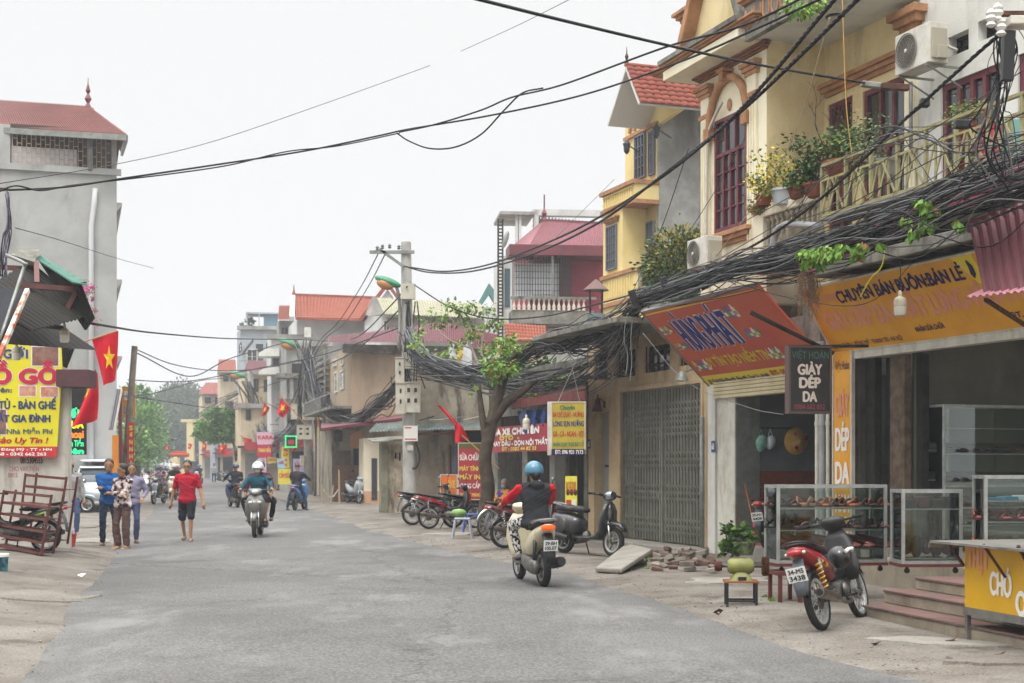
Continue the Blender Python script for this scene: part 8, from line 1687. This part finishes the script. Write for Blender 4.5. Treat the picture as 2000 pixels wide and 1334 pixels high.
for k in range(5):
 o=MB().ell((0,0,0),(.07,.06,.09+.04*(k%2)),8,6).build('leather_bag',lea[3],fr=Fr(None,M=G2.M@Matrix.Translation(V((.1+k*.11,.2,.70)))),smooth=True);tag(o,orn[k]+' black leather bag from the left inside the small narrow glass case','bag','black bags in the small case')
a=P(1925,HY,15.0);G3=Fr((a.x,a.y),-2)
glass_case('glass case with blue boxes and brown sandals behind the yellow food cart',G3,1.2,.42,.5,1.49,[1.22,1.0,.70],[None,((0,1,2),0,4),((0,2,0),0,4)],seed=5,where='of the case behind the cart')
for k in range(6):
 o=MB().box(-.07,.07,-.1,.1,0,.03+.012*(k%3)).build('shoe_box',pm('cyan_box','#3b86a3',rough=.5)if k%3<2 else pm('pale_box','#b9c9cf',rough=.5),fr=Fr(None,M=G3.M@Matrix.Translation(V((.12+k*.17,.2,1.222)))@Matrix.Rotation(.2*(k%3),4,'Z')));tag(o,orn[k]+' flat box from the left, %s, on the case behind the food cart'%('blue' if k%3<2 else 'pale'),'box',('blue' if k%3<2 else 'pale')+' boxes on the top shelf')
CW=Fr(None,M=FR.M@Matrix.Translation(V((X(1755)+.42,.45,0)))@Matrix.Rotation(rad(90),4,'Z'))
cz=CW.hit(1757,788)[1];zz=[CW.hit(1760,y)[1]for y in(835,886,944)]
glass_case('tall aluminium wall cabinet with rows of black shoes inside the shoe shop',CW,4.2,.38,PZ+.05,cz,[zz[0],zz[1],zz[2],1.0,.75],[None,((3,3,1),1,3),((3,3,3),1,3),((3,1,3),1,3),((3,3,3),1,3)],wheels=False,base=False,seed=6,where='of the wall cabinet')
tcab=[o for o in C.objects if o.name.startswith('glass_case')][-1]
for x_ in(.35*4.2,.66*4.2):MB().box(x_-.03,x_+.03,-.025,.0,PZ+.05,cz).build('mullion',gfr,tcab)
MB().box(.02,4.18,-.025,-.0,zz[2]-.06,zz[2]-.02).build('mid_rail',gfr,tcab)
SW=Fr(None,M=FR.M@Matrix.Translation(V((X(1437)+.03,.1,0)))@Matrix.Rotation(rad(90),4,'Z'))
sp_=lambda px,py,off=-.03:(SW.hit(px,py,off)[0],off,SW.hit(px,py,off)[1])
c=sp_(1555,862,-.08);straw=pm('hat_straw','#c79f52','#b58d44',sc_=9,rough=.8);f=Fr(None,M=SW.M@Matrix.Translation(V(c)))
hat=thing('conical_hat','conical straw hat with pink flower print hanging on the grey wall','hat',f);r_=27/FP*(f.M.translation.y)
MB().lathe([(r_,0),(r_*.96,.015),(r_*.1,.13),(.001,.14)],n=24,M=Matrix.Rotation(rad(90),3,'X')).build('hat_cone',straw,hat,smooth=True)
for a,q in((115,.6),(-60,.7),(-115,.5),(20,.75)):
 for k in range(4):MB().ell((r_*q*math.cos(rad(a))+.022*math.cos(k*1.6),-.14+.125*q-.015,r_*q*math.sin(rad(a))+.022*math.sin(k*1.6)),(.02,.006,.02),8,5).build('flower_print',pm('hat_pink','#9c2450',rough=.7),hat)
for lb,px,py,m_,s_ in(('greenish plastic bag hanging on the wall hooks',1487,866,pm('bag_green','#8fb5a6','#5f9a8a',sc_=9,rough=.3,soft=.2),1.0),('white plastic bag hanging beside the greenish one',1505,864,pm('bag_white','#c5cdd2',rough=.3),.8)):
 c=sp_(px,py,-.1);mb=MB();mb.ell((0,0,0),(.11*s_,.07,.15*s_),14,10);mb.v=[(x*(1+.12*math.sin(9*z+5*x)),y,z+.02*math.sin(20*x))for x,y,z in mb.v];o=mb.tube([(-.05,0,.1*s_),(0,.02,.24),(.05,0,.1*s_)],.008,5).build('plastic_bag',m_,fr=Fr(None,M=SW.M@Matrix.Translation(V(c))),smooth=True);tag(o,lb,'bag')
a,b=sp_(1485,836),sp_(1548,836);hk=thing('hook_rail','dark rail of coat hooks on the grey wall above the bags','hook rail',SW);MB().box(a[0],b[0],-.04,-.02,a[2]-.015,a[2]+.015).build('rail',blk,hk)
for k in range(8):x_=a[0]+(b[0]-a[0])*k/7;MB().tube([(x_,-.04,a[2]),(x_,-.08,a[2]-.02),(x_,-.08,a[2]+.03)],.005,4).build('hook',blk,hk)
def stick(label,p0,p1,r_,m_,name='broom',cat='broom'):
 p0,p1=V(p0),V(p1);f_=Fr(p0);t=thing(name,label,cat,f_);MB().tube([V((0,0,0)),p1-p0],r_,6).build('handle',m_,t,smooth=True);return t
zb_=.27
t=stick('broom with a thin orange handle leaning inside the drinks shop',P(1483,1072,24),P(1450,925,24.6),.012,pm('orange_handle','#b5602a',rough=.5));MB().loft([(0,-.0,.04,.03),(0,-.12,.12,.04),(0,-.2,.14,.04)],10).build('bristles',pm('bristle_dark','#3c3324',rough=.9),t)
t=stick('second thin broom stick left of the first',P(1455,1050,24),P(1438,985,24.3),.01,rust,'stick','stick');t=stick('long red plastic handle standing by the red motorbike',P(1475,1068,23.9),P(1472,1000,24.1),.018,pm('red_plastic','#b32a3c'),'dustpan','dustpan');MB().box(-.12,.12,-.05,.05,-.04,.04).build('pan',pm('red_plastic','#b32a3c'),t)
for nm in(1,):
 pot('leafy sweet-potato plant in a chipped green tub beside the white pillar',1454,1084,22.5,.18,.22,pm('chipped_tub','#7f8a5c','#4f5540',sc_=9,rough=.9,stain=.5),[(-.05,0,.34,.22,.2,.12),(-.25,0,.12,.12,.1,.1)],[brt[0],pm('leaf_mid',(.07,.13,.03)),pm('leaf_deep',(.035,.075,.025))],420,.12,seed=11,group='pots by the drinks shop')
a=G(1447,1188);SF_=Fr((a.x,a.y),-4);st_=thing('stool','small wooden stool with black legs carrying the green polishing motor','stool',SF_)
MB().box(-.19,.19,-.15,.15,.29,.315).build('seat',pm('stool_wood','#8d5a36','#7a4c2d',sc_=8,rough=.6),st_,bevel=.005)
for sx in(-1,1):
 for sy in(-1,1):MB().box(sx*.16-.014,sx*.16+.014,sy*.12-.014,sy*.12+.014,0,.29).build('leg',blk,st_)
for sy in(-1,1):MB().box(-.146,.146,sy*.12-.008,sy*.12+.008,.08,.1).build('rail',blk,st_)
gr_=thing('polishing_machine','olive green bench polisher with bristle wheel and small grinding drum','machine',Fr(None,M=SF_.M@Matrix.Translation(V((0,0,.315)))));olv=pm('olive_enamel','#7f8040','#6c6d36',sc_=7,rough=.45,stain=.3)
Mx=Matrix.Rotation(rad(90),3,'Y')
MB().lathe([(.001,-.15),(.06,-.148),(.085,-.12),(.088,.10),(.06,.14),(.02,.15)],(0,0,.155),20,Mx).build('motor',olv,gr_,smooth=True,ang=40)
MB().loft([(0,.0,.12,.13),(0,.04,.10,.11),(0,.09,.06,.06)],14,4).build('pedestal',olv,gr_)
MB().tube([(-.27,0,.155),(.28,0,.155)],.017,8).build('shaft',stl,gr_,smooth=True);MB().lathe([(.001,-.04),(.05,-.04),(.06,0),(.05,.04),(.001,.04)],(-.25,0,.155),14,Mx).build('drum',pm('drum_brown','#4a2a24',rough=.8),gr_,smooth=True)
mb=MB();rr=random.Random(2)
for k in range(700):a=rr.uniform(0,6.28);x_=.27+rr.uniform(-.035,.035);R_=.105*rr.uniform(.85,1.05);mb.beam((x_*.97+.008,.02*math.cos(a),.155+.02*math.sin(a)),(x_,R_*math.cos(a+.1),.155+R_*math.sin(a+.1)),.006)
o=mb.build('bristle_wheel',pm('bristles_brown','#5a3a22','#45290f',sc_=20,rough=1),gr_);o['kind']='stuff'
MB().box(-.04,.05,-.135,-.12,.01,.045).build('switch',blk,gr_)
CT_=Fr((4.09,12.85),-75.8);ct=thing('food_cart','yellow meat stall cart with grey counter top at the right border','food cart',CT_)
zt_,zb2=.90,.32;gm2=pm('galvanised','#8b8983','#77756f',sc_=5,rough=.5,metal=.5,stain=.4)
MB().box(.0,2.4,0,.03,zb2,zt_-.03).build('panel',pm('cart_yellow','#d9a80c','#cf9d0a',sc_=1.5,rough=.4),ct);MB().box(-.01,2.4,-.01,.7,zb2-.07,zb2).build('frame',gm2,ct)
MB().box(.0,.03,.03,1.2,zb2,zt_-.03).build('side_panel',pm('cart_yellow','#d9a80c'),ct)
MB().box(-.12,2.5,-.28,1.0,zt_-.005,zt_+.015).build('counter',gm2,ct);MB().slab((-.12,-.28,zt_),(-.12,1.0,zt_),(-.14,1.0,zt_-.05),(-.14,-.28,zt_-.05),.01).build('counter_edge',gm2,ct)
for x_ in(.02,2.3):MB().box(x_-.02,x_+.02,.0,.04,0,zb2-.07).build('leg',gm2,ct)
for a,b in(((1920,1063),(1962,1128)),((1852,1060),(1880,1105)),((1988,1066),(2010,1110))):p,q=CT_.hit(*a,-.2),CT_.hit(*b,-.03);MB().beam((p[0],-.2,p[1]),(q[0],-.02,q[1]),.022).build('strut',rust,ct)
textpx('THỊT',CT_,(1890,1107),(1931,1073),-.006,pink,ct,bold=.07);textpx('CHÓ',CT_,(1934,1160),(1975,1122),-.006,whl,ct,bold=.07);textpx('QUAY',CT_,(1985,1200),(2060,1166),-.006,whl,ct,bold=.07)
rb=thing('rubble_heap','heap of broken bricks and mortar before the folding gate','rubble',Fr(G(1340,1108)));rr=random.Random(12);bkm=[pm('old_brick','#6f574c','#584840',sc_=8,rough=.95),pm('grey_brick','#756c62','#5f574f',sc_=8,rough=.95),pm('mortar_lump','#8d867a',rough=1)]
q=rb.matrix_world.inverted()
for k in range(46):
 px,py=rr.uniform(1262,1392),rr.uniform(1080,1118);p=q@G(px,py,.04);s_=rr.uniform(.6,1.1);o=MB().box(-.11*s_,.11*s_,-.055*s_,.055*s_,-.035,.035*s_).build('brick',bkm[k%3],rb,bevel=.008)
 o.location=p+V((0,0,.03+.10*rr.random()*(px>1300)));o.rotation_euler=(rr.uniform(-.4,.4),rr.uniform(-.3,.3),rr.uniform(0,3))
sl_=thing('leaning_slab','broken grey concrete slab tilted against the gate step','slab',Fr(G(1215,1112)));q=sl_.matrix_world.inverted()
MB().slab(q@G(1163,1118,.02),q@G(1215,1120,.05),q@G(1275,1080,.22),q@G(1225,1068,.2),.07).build('concrete',conc,sl_,bevel=.02)
foliage('weeds','low green weeds sprouting from the rubble','weeds',[(G(1270,1106,.08),(.12,.1,.06)),(G(1240,1116,.03),(.22,.1,.03)),(G(1258,1090,.1),(.08,.08,.08)),(G(1500,1170,.05),(.2,.1,.05)),(G(1480,1165,.04),(.1,.1,.04))],420,.05,brt,seed=60)
def pstool(px,py,m_,lb,s=1.0):
 a=G(px,py,.04);t=thing('plastic_stool',lb,'stool',Fr((a.x,a.y,.04)),'plastic stools by the tree');MB().box(-.17*s,.17*s,-.15*s,.15*s,.40*s,.44*s).build('seat',m_,t,bevel=.015)
 for sx in(-1,1):
  for sy in(-1,1):MB().beam((sx*.21*s,sy*.17*s,0),(sx*.15*s,sy*.13*s,.40*s),.045,.03).build('leg',m_,t)
pstool(903,1052,pm('stool_grey','#9a9fa8',rough=.5),'pale grey plastic stool carrying the cabbage bag beside the tree');pstool(922,1040,pm('stool_blue','#3f53a0',rough=.5),'blue plastic stool half hidden behind the grey stool')
p=G(896,1050,.04);o=MB().ell((0,0,0),(.17,.12,.09),12,8).build('cabbage_bag',pm('cabbage_green',(.22,.36,.10),(.12,.25,.05),sc_=12,rough=.5),fr=Fr((p.x,p.y,.57)),smooth=True);tag(o,'green bag of cabbages on the pale grey stool','bag')
rw=pm('rack_red_wood','#5f2620','#4d1f1b',sc_=6,rough=.4)
def rack(lb,pts,d0,d1,rows):
 TL_,TR_,BR_,BL_=P(*pts[0],d0),P(*pts[1],d1),P(*pts[2],d1),P(*pts[3],d0);f=Fr((BL_.x,BL_.y));q=f.I;t=thing('wooden_rack',lb,'rack',f,'red wooden racks');back=V((.10,.30,0))
 for a,b in((TL_,BL_),(TR_,BR_)):
  for o_ in(V((0,0,0)),back):MB().beam(q@(a+o_),q@(b+o_),.036).build('post',rw,t,bevel=.004)
 for i,v in enumerate(rows):
  a,b=TL_.lerp(BL_,v),TR_.lerp(BR_,v);MB().beam(q@a,q@b,.03,.045).build('rail',rw,t)
  if i:MB().slab(q@a,q@b,q@(b+back),q@(a+back),.010).build('shelf',rw,t)
rack('front red wooden rack standing before the motorbike at the left wall',[(8,957),(101,966),(80,1084),(-12,1066)],24.4,23.2,[.03,.22,.42,.62,.8,.98]);rack('rear taller red wooden rack leaning on the furniture shop wall',[(50,924),(130,931),(110,1064),(36,1050)],25.3,24.7,[.03,.2,.46,.7,.95])
a=P(88,HY,24.3);underbone('dark green motorbike parked behind the front wooden rack',place(V((a.x,a.y,0)),V((a.x-1.2,a.y+.15,0)),z0=.1,lean_=rad(5)),paint('dark_green','#20382c'),pm('lime_decal','#8fa83a',rough=.4),None,spokes=24,mirrors=False)
a=G(136,1069,.05);bk=thing('plastic_basket','red plastic basket full of bottles at the foot of the shop wall','basket',Fr((a.x,a.y,.05)))
MB().lathe([(.09,0),(.13,.24),(.135,.24),(.135,.26),(.12,.26),(.08,.01)],n=14).build('basket',pm('basket_red','#c03a34','#a82f2b',sc_=20,rough=.5),bk)
for k in range(7):MB().lathe([(.03,0),(.032,.12),(.012,.17),(.012,.2),(.001,.2)],(.07*math.cos(k),.07*math.sin(k),.15),8,Matrix.Rotation(.5*math.sin(k*2),3,'X')).build('bottle',pm('bottle_clear','#b9bcc9',rough=.2),bk,smooth=True)
a=G(-4,1132);bu=thing('paint_bucket','paint bucket with white lid cut by the left border','bucket',Fr((a.x,a.y)));MB().tube([(0,0,0),(0,0,.32)],[.12,.14],18).build('bucket',pm('bucket_teal','#1f3f4a','#3a7f8a',sc_=9,rough=.5,soft=.1),bu,smooth=True,ang=40);MB().tube([(0,0,.32),(0,0,.36)],.15,18).build('lid',whl,bu,smooth=True,ang=40)
fr_m=pm('flag_red','#c8102a','#b80e24',sc_=3,rough=.8);fy=pm('flag_yellow','#f0c020',rough=.8)
def flag(lb,cs,d,star=True,pole=None,wav=.06,n=10):
 q=[P(c_[0],c_[1],d)for c_ in cs];f=Fr(q[0]);t=thing('national_flag',lb,'flag',f,'red flags with yellow star');I=f.I;vs=[]
 def S(u,v):p=q[0].lerp(q[1],u).lerp(q[3].lerp(q[2],u),v);return I@(p+V((0,wav*math.sin(u*7+v*3)*(.4+v),0)))
 for j in range(n+1):
  for i in range(n+1):vs.append(S(i/n,j/n))
 MB().add(vs,[(j*(n+1)+i,j*(n+1)+i+1,(j+1)*(n+1)+i+1,(j+1)*(n+1)+i)for j in range(n)for i in range(n)]).build('cloth',fr_m,t,smooth=True)
 if star:
  su,sv,r_=(star if isinstance(star,tuple)else(.5,.5,.26));s=MB();pv_=[S(su,sv)+V((0,-.02,0))]
  for k in range(10):a=rad(-90+36*k+8);rr_=r_ if k%2==0 else r_*.4;pv_.append(S(su+rr_*math.cos(a),sv+rr_*math.sin(a))+V((0,-.03,0)))
  s.add(pv_,[(0,k+1,(k+1)%10+1)for k in range(10)]).build('star',fy,t)
 if pole:MB().tube([I@P(*pole[0],d),I@P(*pole[1],d)],.018*max(1,d/45),6).build('pole',pm('bamboo','#a9865a',rough=.7),t)
flag('upper flag with yellow star hanging at the left wall',[(180,664),(231,647),(226,742),(202,754)],31,(.62,.5,.27),((230,646),(150,672)))
flag('lower folded flag hanging before the LED sign',[(186,722),(190,728),(192,819),(138,836)],30.5,(.12,.35,.2),wav=.1)
flag('limp folded flag on a bamboo pole beside the tree',[(849,786),(868,798),(900,835),(888,830)],33,False,None,.1)
flag('lower gathered folds of the limp flag beside the tree',[(887,820),(902,832),(916,858),(889,865)],33,False,((893,842),(976,916)),.12)
flag('largest flag on a slanted pole left of the second utility pole',[(549,777),(567,797),(554,817),(541,808)],74,(.45,.45,.3),((546,770),(598,832)))
flag('smaller flag left of the largest far one',[(516,786),(527,797),(520,811),(510,812)],90,(.45,.45,.3),((515,784),(545,800)))
flag('flag hanging beside the third pole',[(474,854),(492,858),(491,878),(477,880)],98,(.6,.5,.25),((470,850),(494,880)))
flag('tip of a red flag under the green LED panel',[(566,872),(580,873),(577,880),(572,882)],80,False)
flag('red flag in the shade under the flat-topped tree',[(425,871),(444,868),(440,890),(428,880)],104,(.4,.4,.2));flag('red flag left of the flat-topped tree',[(396,862),(404,866),(402,880),(394,878)],118,(.5,.5,.28))
flag('tiny far flag before the yellow gate tower',[(368,865),(375,868),(372,878),(367,876)],135,(.5,.5,.28));flag('tiny far flag hanging at mid street',[(322,869),(330,871),(329,880),(324,881)],140,(.5,.5,.28));flag('small flag behind the red banner',[(233,868),(243,868),(242,882),(233,880)],70,False)
for l,t_,r,b_,d,m_,lb,tx in[(502,844,535,868,88,'#cfa8b8','pink and yellow board highest beside the third pole','KARA'),(502,869,531,893,88,'#b5233f','red board with yellow print under the pink board','THANH HIỀN'),(504,895,520,932,87,'#c5aebc','tall pale pink board with red letters','A'),(522,894,543,904,88,'#b8a638','narrow olive-yellow board over the grey wall','CƠM PHỞ'),(550,873,565,914,84,'#d3bd3a','tall yellow board with red letters near the LED panel','B'),(542,896,556,915,82,'#8fb6cc','blue and white poster','MỚI'),(543,916,567,946,82,'#d0c23c','low yellow board with red and blue letters','CẦM ĐỒ'),(572,896,593,922,79,'#a8a6c8','pale violet board with round emblem behind the moped rider','XĂNG'),(615,803,627,856,74,'#cfc07a','narrow banner beside the meter boxes','VAY')]:
 f_=Fr((P(l,HY,d).x,d),-4);t,a,b,c,dd=board(lb,f_,(l,b_),(r,t_),pm('board'+m_[1:],m_,rough=.6),name='signboard',th=.1)
 if len(tx)==1:
  for k in range(4):text('SỬA XE'.replace(' ','')[k],a+.12,b-.1,dd-(k+.8)*(dd-c)/4.2,dd-(k+.35)*(dd-c)/4.2,-.01,rdl,t,bold=.06)
 else:text(tx,a+.08,b-.08,c+(dd-c)*.42,c+(dd-c)*.72,-.01,yl_ if m_=='#b5233f' else rdl,t,bold=.06)
f_=Fr((P(558,HY,78).x,78));t,a,b,c,dd=board('green-lit LED panel with red digits above the violet board',f_,(558,873),(579,852),pm('led_black','#101210'),name='led_panel',th=.2)
for k in range(8):
 for(x_,z_)in((a+(b-a)*k/7,c),(a+(b-a)*k/7,dd),(a,c+(dd-c)*k/7),(b,c+(dd-c)*k/7)):MB().box(x_-.035,x_+.035,-.05,-.01,z_-.035,z_+.035).build('led_dot',led('#2fe08a'),t)
text('88',a+.14,b-.14,c+.14,dd-.2,-.015,pm('led_digit','#a03038',emit=.4),t,bold=.05)
for i,(a,b)in enumerate((((663,988),(662,918)),((645,987),(651,948)),((632,985),(629,945)))):p=G(*a);f_=Fr((p.x,p.y));tag(MB().tube([V((0,0,-.05)),f_.I@P(*b,p.y)],.035,6).build('fence_post',pm('dry_stick','#a08c72',rough=.9),fr=f_),['tallest pale stick in the yard','middle short stick in the yard','left stick in the yard by the steel posts'][i],'post','sticks in the yard')
cable('sagging_hose','pale hose slung between the yard sticks',[(632,957,56),(640,968,56.5),(650,970,57),(662,955,57)],.025,mat=wmet)
f_=Fr((P(522,HY,89).x,89),-4);t,a,b,c,dd=board('short stained grey gate wall under the yellow boards',f_,(522,955),(543,905),old,name='gate_wall',th=.5,cat='wall')
f_=Fr(P(352,890,130));tag(MB().box(-.9,.7,-.4,.6,-.1,.25).box(-.6,.5,-.2,.5,.25,.4).build('orange_canopy',pm('orange_tarp','#c9582a',rough=.7),fr=f_,smooth=True),'orange bulging tarp canopy far down the street','canopy')
tr=thing('parked_truck','small dark truck far down the right side of the street','truck',Fr(G(384,932)));MB().box(-1,1,0,3,.6,2.1).build('cargo_box',pm('truck_dark','#33383d',rough=.5),tr);MB().box(-.9,.9,-.02,.0,1.3,1.9).build('windscreen',wing,tr);[MB().lathe([(.2,-.12),(.36,-.12),(.36,.12),(.2,.12)],(s,.5,.36),12,Matrix.Rotation(rad(90),3,'Y')).build('wheel',rub,tr)for s in(-.8,.8)]
rr=random.Random(77);mb=MB()
for k in range(900):
 y=10.5+26*rr.random()**1.6;s=1 if rr.random()<.75 else-1;x_=(xr(y)+abs(rr.gauss(0,.5))-.15)if s>0 else(xl(y)-abs(rr.gauss(0,.5))+.15)
 r_=rr.uniform(.004,.012)*(1.8 if rr.random()<.05 else 1);mb.ell((x_,y,.035+(0 if x_>xl(y)and x_<xr(y)else .02)),(r_,r_,r_*.6),5,3)
o=mb.build('gravel',pm('grit',(.28,.26,.22),(.16,.14,.12),sc_=6,rough=.95));o['kind']='stuff'
rr=random.Random(5)
for k,(px,py,lb)in enumerate([(1700,1268,'dry brown leaf on the pale cement patch'),(1940,1290,'brown leaf near the food cart leg'),(1845,1262,'reddish scrap on the ground before the steps'),(1392,1205,'dry leaf at the kerb left of the stool'),(150,1130,'white paper scrap at the left kerb')]):
 p=G(px,py);mb=MB();mb.leaf((0,0,0),.13,(1,.3,.1),rr);o=mb.build('fallen_leaf',rust if k<4 else whl,fr=Fr((p.x,p.y,.05)));tag(o,lb,'litter','litter on the pavement')
hz_=MB().box(-420,420,-30,700,-1.2,30).build('haze',None);hz_['kind']='stuff'
hm_=bpy.data.materials.new('haze');hm_.use_nodes=True;n_=hm_.node_tree;n_.nodes.clear();v_=N(n_,'ShaderNodeVolumePrincipled');o_=N(n_,'ShaderNodeOutputMaterial');v_.inputs['Density'].default_value=.0011;v_.inputs['Color'].default_value=(.93,.96,1,1);n_.links.new(v_.outputs[0],o_.inputs['Volume'])
hz_.data.materials.clear();hz_.data.materials.append(hm_)
bpy.data.objects.remove(_to)
for o in C.objects:
 if o.get('label')and len(o['label'].split())>16:print('LONG',o['label'])
